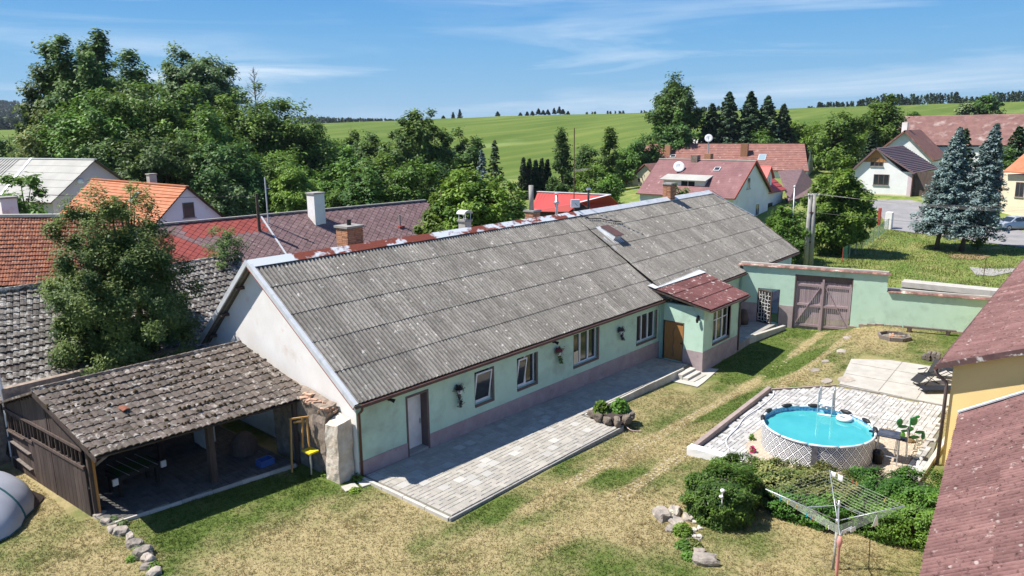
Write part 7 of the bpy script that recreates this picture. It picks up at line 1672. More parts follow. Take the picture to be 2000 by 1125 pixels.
for px, py, w_, h_, c_ in ((1232, 386, 1.0, 1.3, 2), (1248, 352, .35, .6, 1)):
    q = at(px, py, X=108); farwin(CGF, q1.y-q[1], float(q[2]), w_, h_, cg, c_, 'brownframe')
# -- orange and grey roofs behind
ob = thing('old_orange_barn', 'barn with weathered orange tile roof behind the long house', 'barn', (165, 62, 4))
Oq = [(1405, 284, 7.0), (1572, 284, 7.0), (1568, 259, 10.6), (1411, 261, 10.6)]; pxpoly(ob, Oq, 'orangetile'); Pq = [Vector(at(px, py, z=z)) for px, py, z in Oq]
mb = MB(); mb.hexa([Vector((p.x, p.y, 1)) for p in Pq]+[Vector((p.x, p.y, p.z-.3)) for p in Pq]); mb.build('wall', MT['palewall'], ob)
gb = thing('grey_roof_shed', 'low shed with pale grey roof just left of the old orange barn', 'shed', (160, 75, 4)); Oq = [(1338, 284, 7.2), (1410, 284, 7.2), (1408, 271, 8.9), (1345, 271, 8.9)]; pxpoly(gb, Oq, 'greyroof'); Pq = [Vector(at(px, py, z=z)) for px, py, z in Oq]
mb = MB(); mb.hexa([Vector((p.x, p.y, 1)) for p in Pq]+[Vector((p.x, p.y, p.z-.25)) for p in Pq]); mb.build('wall', MT['palewall'], gb)
fb = thing('flat_roof_shed', 'long low shed with pale grey roof behind the round tree', 'shed', (135, 42, 3)); Oq = [(1618, 318, 5.0), (1695, 318, 5.0), (1692, 305, 5.6), (1625, 306, 5.6)]; pxpoly(fb, Oq, 'greyroof', t=.2); Pq = [Vector(at(px, py, z=z)) for px, py, z in Oq]
mb = MB(); mb.hexa([Vector((p.x, p.y, 1)) for p in Pq]+[Vector((p.x, p.y, p.z-.25)) for p in Pq]); mb.build('wall', MT['darkwood'], fb)
# -- white gabled house on the square
wh = thing('white_gabled_house', 'white house with wooden gable tip and dark brown roof by the village road', 'house', (112, 26, 2.6))
XW = 110.0
def gw(px, py): q = at(px, py, X=XW); return float(q[1]), float(q[2])
apex, lf, rf = gw(1713, 289), gw(1680, 320), gw(1762, 334); bl, br_ = gw(1684, 383)[0], gw(1778, 387)[0]
zb_ = 1.5
mb = MB(); Pg = [(bl+1.2, zb_), (br_, zb_), (br_, rf[1]-.1), (rf[0], rf[1]-.1), (apex[0], apex[1]-.15), (bl+1.2, lf[1]-.6)]
nP = len(Pg); mb.add([(XW, y, z) for y, z in Pg]+[(XW+14, y, z) for y, z in Pg], [tuple(range(nP)), tuple(range(2*nP-1, nP-1, -1))]+[(i, (i+1) % nP, nP+(i+1) % nP, nP+i) for i in range(nP)]); mb.build('wall', MT['palewall'], wh)
bx = XW+13
for (ya, za, yb, zb2) in ((apex[0], apex[1], br_-.35, rf[1]-.25-.0), (bl+1.6, lf[1]-.9, apex[0], apex[1])):
    o = MB(); o.slab([(XW-.5, ya, za+.05), (XW-.5, yb, zb2+.05), (bx+.5, yb, zb2+.05), (bx+.5, ya, za+.05)], .2)
    for k in range(1, 17):
        t = k/17; y = ya+(yb-ya)*t; z = za+(zb2-za)*t; o.box(XW-.48, bx+.45, y-.03, y+.03, z+.06, z+.13)
    o.build('roof_slope', MT['brownmetal'], wh)
ty = apex[0]; mb = MB(); zt0 = apex[1]-1.9; sl_l = (apex[1]-zt0)*abs((lf[0]-apex[0])/(apex[1]-lf[1]))
mb.add([(XW-.04, ty, apex[1]-.25), (XW-.04, ty+sl_l*.92, zt0), (XW-.04, ty-sl_l*.92, zt0)], [(0, 1, 2)]); mb.build('wooden_gable', MT['oakdoor'], wh)
WHF = Matrix(((0, 1, 0, XW), (-1, 0, 0, 40), (0, 0, 1, 0), (0, 0, 0, 1)))
for px, py, w_, h_ in ((1713, 317, 1.6, 1.05), (1721, 351, 1.95, 1.45)):
    y, z = gw(px, py); farwin(WHF, 40-y, z, w_, h_, wh, 3, 'brownframe')
MB().box(XW-.03, XW, br_+.0, br_+.55, zb_, rf[1]-.4).build('corner_pilaster', MT['pinkwall'], wh); MB().box(XW-.02, XW, br_+.55, bl+1.2, zb_, zb_+1.4).build('plinth', MT['cream'], wh)
MB().box(XW+.5, XW+.8, br_-2.6, br_-.05, zb_, 6.0).build('yard_gate', MT['darkwood'], wh)
MB().tube([(XW-.25, br_-.1, rf[1]-.4), (XW-.1, br_-.05, rf[1]-1), (XW-.1, br_-.05, zb_)], .09, 6).build('downpipe', MT['gutter'], wh)
# -- farm behind it
fm = thing('long_roof_barn', 'very long barn with faded red tile roof behind the spruces', 'barn', (150, 25, 4))
BQ = [(1736, 282, 8.0), (2070, 284, 8.0), (2070, 222, 14.2), (1765, 227, 14.2)]
P4 = []
for (px, py), dd in (((1736, 284), 150), ((2075, 284), 146), ((2075, 221), 155), ((1765, 227), 159)): P4.append(Vector(at(px, py, D=dd)))
FB = frame(P4[0], (P4[1]-P4[0]), z=(P4[1]-P4[0]).cross(P4[3]-P4[0]))
nr = 26; mb = MB()
for r in range(nr):
    a, b = r/nr, (r+1)/nr; n_ = (P4[1]-P4[0]).cross(P4[3]-P4[0]).normalized()*(.07); mb.add([P4[0].lerp(P4[3], a)+n_, P4[1].lerp(P4[2], a)+n_, P4[1].lerp(P4[2], b), P4[0].lerp(P4[3], b), P4[0].lerp(P4[3], a)-n_*.2, P4[1].lerp(P4[2], a)-n_*.2], [(0, 1, 2, 3), (4, 5, 1, 0)])
mb.build('roof_slope', MT['barnred'], fm); mb = MB(); mb.hexa([Vector((p.x+.5, p.y, 0)) for p in P4]+[p-Vector((-.5, 0, .3)) for p in P4]); mb.build('wall', MT['palewall'], fm)
fw = thing('white_gable_barn', 'white walled barn gable with thin chimney behind the white house', 'barn', (132, 25, 4))
XF = 132.0
def gf(px, py): q = at(px, py, X=XF); return float(q[1]), float(q[2])
ap, l_, r_ = gf(1769, 254), gf(1726, 287), gf(1822, 309); mb = MB(); Pg = [(l_[0], 2), (r_[0], 2), (r_[0], r_[1]-.1), (ap[0], ap[1]-.1), (l_[0], l_[1]-.1)]
mb.add([(XF, y, z) for y, z in Pg]+[(XF+10, y, z) for y, z in Pg], [(0, 1, 2, 3, 4), (9, 8, 7, 6, 5)]+[(i, (i+1) % 5, 5+(i+1) % 5, 5+i) for i in range(5)]); mb.build('wall', MT['palewall'], fw)
for (a, b) in ((ap, (r_[0]-.4, r_[1]-.3)), ((l_[0]+.4, l_[1]-.3), ap)): MB().slab([(XF-.6, a[0], a[1]), (XF-.6, b[0], b[1]), (XF+10, b[0], b[1]), (XF+10, a[0], a[1])], .25).build('roof_slope', MT['redtile'], fw)
q = at(1767, 256, X=XF+2); MB().box(XF+1.6, XF+2.4, q[1]-.4, q[1]+.4, 9, float(at(1767, 239, X=XF+2)[2])).build('chimney', MT['white_render'], fw)
# -- house on the right edge
re_ = thing('right_edge_house', 'pale house with orange hipped roof cut by the right edge of the photo', 'house', (105, 8, 2))
P = [Vector(at(px, py, D=dd)) for px, py, dd in ((1960, 334, 104), (2090, 342, 98), (2090, 288, 106), (2012, 290, 108))]
mb = MB(); mb.add(P+[p-Vector((0, 0, .15)) for p in P], [(0, 1, 2, 3), (7, 6, 5, 4), (0, 4, 5, 1), (3, 2, 6, 7), (0, 3, 7, 4), (1, 5, 6, 2)]); mb.build('roof_slope', MT['orangetile'], re_)
a, b = Vector(at(1966, 340, D=104.6)), Vector(at(2090, 345, D=98.6)); c2 = b+Vector((8, 2, 0)); d2 = a+Vector((8, 2, 0)); mb = MB(); mb.hexa([Vector((p.x, p.y, 0)) for p in (a, b, c2, d2)]+[Vector((p.x, p.y, a.z)) for p in (a, b, c2, d2)]); mb.build('wall', MT['cream'], re_)
REF = frame((a.x, a.y, 0), (b-a)); REF2 = REF; farwin(REF, 2.3, a.z-1.7, 1.2, 1.7, re_, 2, 'brownframe')
gw2 = thing('garden_wall', 'low stone garden wall with wire fence in front of the right edge house', 'wall', (100, 11, 1)); pa, pb_ = atg(1935, 408), atg(2090, 425)
MB().beam(pa+np.array([0, 0, .3]), pb_+np.array([0, 0, .3]), .4, 1.0).build('wall', MT['rubble'], gw2); MB().beam(pa+np.array([0, 0, .85]), pb_+np.array([0, 0, .85]), .5, .1).build('coping', MT['concretelight'], gw2)
ann = thing('small_annexe', 'small pale pink annexe between the blue spruce and the right edge house', 'building', (108, 12, 1)); q = at(1943, 380, D=107); MB(frame((q[0], q[1], 0), (.65, -.76, 0))).box(-1.8, 1.6, 0, 4, -.5, float(at(1943, 338, D=107)[2])).build('wall', MT['pinkwall'], ann); MB(frame((q[0], q[1], 0), (.65, -.76, 0))).box(-1.9, 1.7, -.2, 4, float(at(1943, 338, D=107)[2]), float(at(1943, 336, D=107)[2])+.15).build('roof', MT['concrete'], ann)
kb = thing('white_box', 'white utility cabinet with grey lid under the blue spruces', 'cabinet', tuple(atg(1950, 408))); q = atg(1950, 405); MB(Matrix.Translation(q)).box(-.8, .8, -.5, .5, -.2, 1.2).build('body', MT['palewall'], kb); MB(Matrix.Translation(q)).box(-1, 1, -.7, .7, 1.2, 1.32).build('lid', MT['concrete'], kb)

# ------------------------------------------------------------------ poles, wires, masts
up_ = thing('concrete_poles', 'pair of tall concrete utility poles joined at the top beside the yard wall', 'utility pole', (66, 22, 0))
pb1, pb2 = atg(1573, 522), atg(1583, 522); zt1 = float(at(1584, 379, D=math.hypot(pb1[0], pb1[1]))[2]); d0 = math.hypot(pb1[0], pb1[1])
t1_, t2_ = at(1583, 379, D=d0), at(1591, 378, D=d0); z_g = float(G(pb1[0], pb1[1]))
for a, b in ((pb1, t1_), (pb2, t2_)): MB().tube([(a[0], a[1], z_g-.2), (b[0], b[1], b[2])], [.24, .15], 10).build('pole', MT['concrete'], up_, smooth=True)
for k in (.35, .75): a = Vector(pb1).lerp(Vector(t1_), k); b = Vector(pb2).lerp(Vector(t2_), k); MB().beam(a, b, .34, .12).build('clamp', MT['gutter'], up_)
rd = Vector((RT[0], RT[1], 0)).normalized(); tt = Vector(t2_); MB().beam(tt-rd*.55-Vector((0, 0, .2)), tt+rd*.45-Vector((0, 0, .2)), .09).build('crossarm', MT['concrete'], up_)
for s in (-.5, -.2, .15, .4): MB(Matrix.Translation(tt+rd*s-Vector((0, 0, .15)))).lathe([(0, 0), (.05, 0), (.06, .08), (.03, .16), (0, .17)], 8).build('insulator', MT['white'], up_)
def wire(label, a, b, sag, r=.006, m='concrete'):
    a, b = Vector([float(k) for k in a]), Vector([float(k) for k in b]); P = [a.lerp(b, t)-Vector((0, 0, sag*4*t*(1-t))) for t in np.linspace(0, 1, 17)]; tag(MB().tube(P, r, 5).build('power_line', MT[m], None), label, 'wire', 'power lines from the concrete poles')
for i, (s, y2) in enumerate(((-.5, 403), (-.2, 408), (.15, 412), (.4, 416))):
    wire(['uppermost pale power line running right from the poles', 'second power line from the top, right of the poles', 'third power line from the top, right of the poles', 'lowest of the four pale power lines'][i], tt+rd*s+Vector((0, 0, .02)), at(2120, y2+2, D=60), .35)
wire('thin dark cable below the pale power lines', tt-Vector((0, 0, 1.6)), at(2120, 452, D=62), .2, .012, 'black')
mp_ = thing('metal_post', 'slim galvanised metal mast left of the concrete poles', 'post', (66, 24, 0)); q = atg(1544, 516); dq = math.hypot(q[0], q[1]); e = at(1552, 365, D=dq)
MB().tube([(q[0], q[1], q[2]-.2), tuple(e)], [.07, .04], 8).build('mast', MT['steel'], mp_, smooth=True); MB(Matrix.Translation(e)).lathe([(0, 0), (.1, .02), (.08, .12), (0, .14)], 8).build('head', MT['white'], mp_)
# mast and aerial on the farmhouse ridge, square dish
am = thing('aerial_mast', 'tall thin brown aerial mast rising above the farmhouse ridge', 'antenna', (36, 27, 7)); q = at(1121, 412, Y=26.6); zt = float(at(1120, 250, Y=26.6)[2]); MB().tube([(q[0], 26.6, 6.9), (q[0]-.02, 26.6, zt)], .035, 6).build('mast', MT['gutter'], am)
z_a = float(at(1120, 335, Y=26.6)[2])
for k in range(6): MB().tube([(q[0]+.3+.2*k, 26.6-.35, z_a+.02*k), (q[0]+.3+.2*k, 26.95, z_a+.02*k)], .006, 4).build('element', MT['concrete'], am)
MB().tube([(q[0], 26.6, z_a), (q[0]+1.4, 26.6, z_a+.1)], .012, 5).build('boom', MT['concrete'], am)
q = at(1122, 397, Y=26.0); sd = thing('flat_dish', 'small white rectangular dish on the farmhouse ridge', 'satellite dish', (q[0], 26.0, 7.2)); Mx = frame((q[0], 25.95, float(q[2])), (.65, -.76, 0)); MB(Mx).box(-.28, .28, -.05, .0, -.25, .25).build('panel', MT['pvc'], sd, bevel=.03); MB(Mx).tube([(0, .02, 0), (0, .05, -.75)], .04, 6).build('bracket', MT['dark'], sd); MB(Mx).tube([(0, -.05, 0), (.1, -.5, -.1)], .015, 5).build('feed_arm', MT['black'], sd)
pm = thing('thin_mast', 'slim white mast behind the red patched roof', 'mast', tuple(list(polar(517, 58))+[0])); e = at(517, 346, D=58); MB().tube([(e[0], e[1], 0), tuple(e)], .05, 6).build('pole', MT['lightsteel'], pm); MB().tube([tuple(at(517, 368, D=58)), tuple(at(527, 368, D=58))], .03, 5).build('arm', MT['steel'], pm)
wp = thing('wooden_post', 'old wooden post sticking up behind the purple roof', 'post', tuple(list(polar(501, 57))+[0])); e = at(501, 378, D=57); MB().tube([(e[0], e[1], 0), tuple(e)], [.14, .11], 7).build('post', MT['bark'], wp)
tag(MB().tube([at(x_, 381+3*math.sin((x_-100)/300*3.1)+(x_-100)*.012, D=60) for x_ in range(60, 520, 40)], .018, 4).build('power_line', MT['black'], None), 'thin dark cable crossing in front of the orange roof', 'wire')

# ------------------------------------------------------------------ car, bins, fences on the square
def car():
    o = atg(1978, 456); t = thing('parked_car', 'silver blue hatchback parked at the right edge of the village road', 'car', (0, 0, 0)); L_, W_ = 3.9, 1.68
    prof = [(-1.95, .42), (-1.93, .62), (-1.80, .80), (-1.05, .93), (-.45, 1.38), (.15, 1.48), (1.0, 1.44), (1.62, 1.12), (1.86, .95), (1.95, .60), (1.92, .36)]
    bot = [(1.6, .26), (-1.6, .26)]; P = prof+bot; mb = MB(); n = len(P)
    def wd(z): return W_/2*(1 if z < .95 else 1-.22*(z-.95)/.5)
    for s in (-1, 1): mb.add([(x, s*wd(z), z) for x, z in P], [tuple(range(n))])
    mb.add([(x, -wd(z), z) for x, z in P]+[(x, wd(z), z) for x, z in P], [(i, (i+1) % n, n+(i+1) % n, n+i) for i in range(n)])
    carp, _, b = newmat('silver_blue_car_paint'); b.inputs['Base Color'].default_value = (.36, .42, .52, 1); b.inputs['Metallic'].default_value = .3; b.inputs['Roughness'].default_value = .3; b.inputs['Coat Weight'].default_value = .5
    bd = mb.build('body', carp, t, bevel=.03)
    for s in (-1, 1):
        f = lambda x, z: (x, s*(wd(z)+.012), z); MB().add([f(-.85, .98), f(-.40, 1.34), f(.12, 1.41), f(.12, .98)], [(0, 1, 2, 3)]).build('side_window', MT['glass'], t); MB().add([f(.20, .98), f(.20, 1.41), f(.95, 1.38), f(1.3, 1.12), f(1.2, .98)], [(0, 1, 2, 3, 4)]).build('side_window', MT['glass'], t)
        MB().box(-.02, .12, s*(W_/2+.01)-.02, s*(W_/2+.01)+.02, .78, .82).build('door_handle', MT['steel'], t)
        mi = MB(); mi.box(-.75, -.6, s*(W_/2+.08)-.07, s*(W_/2+.08)+.07, .95, 1.08); mi.build('mirror', carp, t)
    MB().add([(-1.08, -.66, .955), (-1.08, .66, .955), (-.50, .60, 1.375), (-.50, -.60, 1.375)], [(0, 1, 2, 3)]).build('windscreen', MT['glass'], t).location.x -= .02
    MB().add([(1.06, -.6, 1.43), (1.06, .6, 1.43), (1.62, .66, 1.14), (1.62, -.66, 1.14)], [(0, 1, 2, 3)]).build('rear_window', MT['glass'], t).location.x += .02
    for s in (-1, 1): blob(Matrix.Translation((-1.82, s*.6, .72)), .12, .16, .09, 'headlight', MT['skyglass'], t); blob(Matrix.Translation((1.86, s*.66, .85)), .07, .1, .12, 'tail_light', MT['redpaint'], t)
    for x in (-1.22, 1.25):
        for s in (-1, 1):
            wo_ = MB(Matrix.Translation((x, s*(W_/2-.08), .3)) @ Matrix.Rotation(math.pi/2, 4, 'X')).lathe([(.001, -.1), (.29, -.1), (.31, -.06), (.31, .06), (.29, .1), (.001, .1)], 18).build('tyre', MT['black'], t, smooth=False)
            MB(Matrix.Translation((x, s*(W_/2+.03), .3)) @ Matrix.Rotation(math.pi/2, 4, 'X')).lathe([(.001, -.015), (.19, -.01), (.19, .01), (.001, .015)], 14).build('rim', MT['steel'], wo_)
    MB().box(-1.965, -1.93, -.26, .26, .42, .53).build('number_plate', MT['white'], t)
    q = atg(1946, 450); t.location = (q[0]+1.45, q[1]-1.4, float(G(q[0], q[1]))+.06); t.rotation_euler.z = R_(-228+90+4)
    t.rotation_euler.z = math.atan2(-.70, .71)
car()
def binn(name, lab, px, py, w_, h_, m):
    q = atg(px, py); t = thing(name, lab, 'bin', tuple(q)); Mx = Matrix.Translation(q)
    MB(Mx).hexa([(-w_*.8, -w_*.8, 0), (w_*.8, -w_*.8, 0), (w_*.8, w_*.8, 0), (-w_*.8, w_*.8, 0), (-w_, -w_, h_), (w_, -w_, h_), (w_, w_, h_), (-w_, w_, h_)]).build('body', m, t); MB(Mx).hexa([(-w_*1.1, -w_*1.1, h_), (w_*1.1, -w_*1.1, h_), (w_*1.1, w_*1.1, h_), (-w_*1.1, w_*1.1, h_), (-w_, -w_*.9, h_+.12), (w_, -w_*.9, h_+.12), (w_, w_*.9, h_+.12), (-w_, w_*.9, h_+.12)]).build('lid', MT['dark'], t)
    for s in (-1, 1): MB(Mx @ Matrix.Translation((s*w_*.7, w_*.85, .1))).box(-.04, .04, -.1, .1, -.1, .1).build('wheel', MT['black'], t)
binn('waste_bin', 'dark container bin between the spruce trunks', 1866, 462, .5, 1.15, MT['dark']); binn('waste_bin', 'smaller grey bin left of the dark container', 1852, 459, .38, .9, MT['concrete'])
tag(MB(Matrix.Translation(atg(1735, 447))).box(-.35, .35, -.35, .35, -.3, 1.9).build('gate_pillar', MT['white_render'], None, bevel=.03), 'white gate pillar at the end of the wire fence by the road', 'pillar')
tag(MB(Matrix.Translation(atg(1716, 440))).box(-.15, .15, -.15, .15, -.3, 2.0).build('red_pillar', MT['redpaint'], None, bevel=.02), 'reddish post left of the white gate pillar', 'post')
fe = thing('wire_fence', 'green wire mesh fence with thin posts beside the round tree', 'fence', tuple(atg(1700, 470))); fa, fb_ = Vector(atg(1734, 450)), Vector(atg(1645, 512))
MT['fencegreen'] = mat('green_wire', (.05, .16, .12), None, 3, .6)
for k in range(9): p = fa.lerp(fb_, k/8); z = float(G(p.x, p.y)); MB().tube([(p.x, p.y, z-.2), (p.x, p.y, z+1.35)], .04, 6).build('post', MT['redpaint' if k in (8,) else 'steel'], fe)
mb = MB()
for z in np.arange(.08, 1.35, .15): mb.tube([fa+Vector((0, 0, z)), fb_+Vector((0, 0, z))], .009, 3)
nn = 130
for k in range(nn): p = fa.lerp(fb_, k/nn); mb.tube([p+Vector((0, 0, .05)), p+Vector((0, 0, 1.33))], .007, 3)
mb.build('mesh', MT['fencegreen'], fe)
mb = MB(); q = atg(1715, 445); mb.add([], []); 
sk2 = thing('stake', 'thin dark stake in the meadow near the gravel patch', 'post', tuple(atg(1920, 540))); q = atg(1921, 541); MB().tube([(q[0], q[1], q[2]-.2), (q[0]+.1, q[1], q[2]+1.5)], .03, 5).build('rod', MT['gutter'], sk2)
q = [atg(*p) for p in ((1893, 522), (1950, 526), (1985, 524), (1985, 530), (1940, 540), (1905, 537))]; drape('gravel_patch', [(p[0], p[1]) for p in q], MT['concrete'], .04, 1.5)
q = [atg(*p) for p in ((1850, 498), (1900, 494), (1935, 500), (1915, 508), (1860, 505))]; drape('bare_soil', [(p[0], p[1]) for p in q], mat('bare_soil_needles', (.30, .20, .11), (.2, .15, .08), 2, .95), .03, 1)

# ------------------------------------------------------------------ trees
T_ = tree
# tall group on the left
def T_(name, label, px, pt, d, R0, kind, lm, hb, K, nl, rc, ls, group=None, seed=1, **kw): return tree(name, label, px, pt, d*1.28, R0*1.28, kind, lm, hb, int(K*1.75), nl, rc*1.12, ls*1.05, group, seed, **kw)
T_('poplar_tree', 'tallest dark tree at the left with several upright plumes against the sky', 212, 62, 92, 7.2, 'spires', 'leafdark', .22, 190, 150, 1.15, .27, 'tall trees behind the left houses', 2, tr=.5)
T_('poplar_tree', 'dark upright crown left of the tallest tree, lower and ragged', 122, 128, 96, 3.6, 'spires', 'leafdark', .25, 90, 140, 1.1, .27, 'tall trees behind the left houses', 12)
T_('poplar_tree', 'dark rounded crown filling the middle of the tallest plumes', 225, 112, 95, 5.6, 'round', 'leafdark', .2, 110, 150, 1.15, .27, 'tall trees behind the left houses', 102)
T_('lime_tree', 'yellowish blossoming tree at the left rim of the tall group', 108, 205, 84, 3.6, 'oval', 'leafyellow', .1, 75, 150, 1.0, .22, 'tall trees behind the left houses', 3)
T_('willow_tree', 'pale grey green domed tree behind the front acacias', 402, 98, 100, 5.6, 'round', 'leafpale', .3, 190, 150, 1.15, .27, 'tall trees behind the left houses', 4)
T_('acacia_tree', 'broad mid green tree at the centre of the left group', 292, 165, 82, 6.4, 'round', 'leaf', .12, 130, 150, 1.2, .23, 'tall trees behind the left houses', 5)
T_('acacia_tree', 'mid green tree below the tallest plumes', 190, 188, 80, 5.0, 'round', 'leaf', .12, 100, 150, 1.1, .23, 'tall trees behind the left houses', 6)
T_('acacia_tree', 'tree with even crown right of the central broad one', 392, 196, 77, 5.2, 'oval', 'leaf', .1, 105, 150, 1.1, .22, 'tall trees behind the left houses', 7)
T_('acacia_tree', 'rounded tree at the right end of the left group under the dead tree', 512, 172, 86, 6.0, 'round', 'leaf', .12, 120, 150, 1.15, .23, 'tall trees behind the left houses', 8)
T_('acacia_tree', 'crown closing the left group on its right side', 572, 222, 84, 4.2, 'oval', 'leaf', .1, 85, 150, 1.1, .22, 'tall trees behind the left houses', 103)
T_('acacia_tree', 'dark lower crown in front of the central broad tree', 320, 262, 72, 4.8, 'round', 'leafdark', .08, 85, 140, 1.0, .21, 'tall trees behind the left houses', 9)
T_('acacia_tree', 'dark lower crown between the orange roof and the central trees', 440, 285, 70, 4.2, 'round', 'leafdark', .08, 80, 140, 1.0, .21, 'tall trees behind the left houses', 10)
T_('acacia_tree', 'lower tree filling the gap behind the grey roof', 230, 255, 76, 4.4, 'round', 'leafdark', .08, 80, 140, 1.0, .22, 'tall trees behind the left houses', 11)
T_('acacia_tree', 'shaded tree low at the right of the left group', 545, 300, 74, 4.0, 'oval', 'leaf', .06, 75, 140, 1.0, .21, 'tall trees behind the left houses', 13)
T_('broad_tree', 'narrow tree descending the right flank of the left group', 622, 250, 88, 3.6, 'oval', 'leaf', .06, 70, 140, 1.0, .22, None, 14)
T_('young_tree', 'bright light green young tree in front of the dark thicket', 572, 322, 64, 2.0, 'oval', 'leafbright', .15, 40, 120, .65, .16, None, 15)
T_('bush', 'pale green thicket left of the bright young tree', 445, 350, 66, 2.1, 'round', 'leafpale', .0, 30, 120, .8, .17, None, 16, cat='bush')
T_('bush', 'dim thicket right of the bright young tree', 640, 330, 70, 3.0, 'round', 'leaf', .0, 55, 130, .9, .19, None, 17, cat='bush')
T_('bush', 'lower bushes behind the white chimney', 655, 372, 62, 2.0, 'round', 'leaf', .0, 36, 120, .7, .17, None, 171, cat='bush')
T_ = tree
# dead tree
dx_, dy_ = polar(508, 118); zb0 = float(G(dx_, dy_)); zt0 = ztop(508, 130, 118); dt = thing('dead_tree', 'bare dead treetop standing out against the sky', 'tree', (dx_, dy_, zb0)); mb = MB(Matrix.Translation((dx_, dy_, zb0))); H = zt0-zb0; g = random.Random(6)
mb.tube([(0, 0, 0), (.1, 0, H*.5), (0, .1, H*.85), (.1, 0, H)], [.3, .16, .08, .02], 6)
for k in range(22):
    h = H*(.74+.24*k/22); a = k*2.4; r = 1.5*(1.1-(k/22))*g.uniform(.6, 1.1); e = Vector((r*math.cos(a), r*math.sin(a), h+r*.9)); mb.tube([(0, 0, h), e*1 - Vector((0, 0, .2*r)), e], [.05, .03, .012], 4)
    for q_ in range(3): f = e+Vector((g.uniform(-.5, .5), g.uniform(-.5, .5), g.uniform(.1, .6))); mb.tube([e.lerp(Vector((0, 0, h)), .3*q_), f], [.02, .008], 3)
mb.build('trunk', MT['bark_pale'], dt)
# middle
mid = [('broad_tree', 'distant bluish round tree left of the dark middle tree', 688, 238, 128, 4.0, 'round', 'leafdark', 60, .26, 18), ('broad_tree', 'small distant tree in front of the field, left centre', 742, 262, 118, 3.6, 'round', 'leafdark', 55, .25, 19),
 ('broad_tree', 'dark tall ragged tree in the centre left against the field', 806, 206, 98, 4.3, 'oval', 'leafdark', 110, .24, 20), ('broad_tree', 'dark tree shouldering the tall ragged one on its right', 850, 248, 100, 3.2, 'round', 'leafdark', 75, .24, 21),
 ('broad_tree', 'rounded dark tree right of the tall ragged one', 905, 249, 110, 3.3, 'round', 'leafdark', 70, .25, 22), ('broad_tree', 'leafy mid green tree left below the tall ragged one', 742, 300, 86, 3.6, 'round', 'leaf', 75, .22, 23),
 ('broad_tree', 'lower green tree below the tall ragged one', 800, 305, 80, 3.3, 'round', 'leaf', 70, .21, 24), ('broad_tree', 'mid green tree between left group and centre', 690, 290, 90, 3.4, 'oval', 'leaf', 65, .22, 25),
 ('broad_tree', 'small dark tree below the bluish distant one', 712, 330, 78, 2.6, 'round', 'leafdark', 50, .2, 26), ('broad_tree', 'low dark crown behind the green meadow strip', 850, 320, 84, 2.8, 'round', 'leafdark', 55, .21, 27)]
for (n_, lab, px, pt, d, R0, k, lm, K, ls, sd) in mid: T_(n_, lab, px, pt, d, R0, k, lm, .05, K, 135, .95 if d < 105 else 1.1, ls, 'trees in front of the crop field', sd)
conifer('blue_spruce', 'small silvery blue conifer tucked between the centre trees', 941, 292, 96, 1.5, 'leafblue', None, 31, 70, 45, .2)
conifer('spruce_tree', 'slender dark conifer right of the silvery one', 966, 273, 100, 2.1, 'leafconifer', None, 32, 90, 50, .2)
T_('walnut_tree', 'large leafy green tree just behind the farmhouse ridge', 925, 318, 53, 3.5, 'round', 'leafbright', .1, 150, 170, .75, .15, None, 33)
T_('walnut_tree', 'left half of the leafy pair behind the farmhouse ridge', 858, 350, 54, 2.2, 'round', 'leafbright', .08, 80, 160, .65, .15, None, 34)
T_('walnut_tree', 'lower right crown of the leafy trees by the cement flue', 985, 352, 54, 2.0, 'round', 'leaf', .05, 70, 150, .65, .15, None, 36)
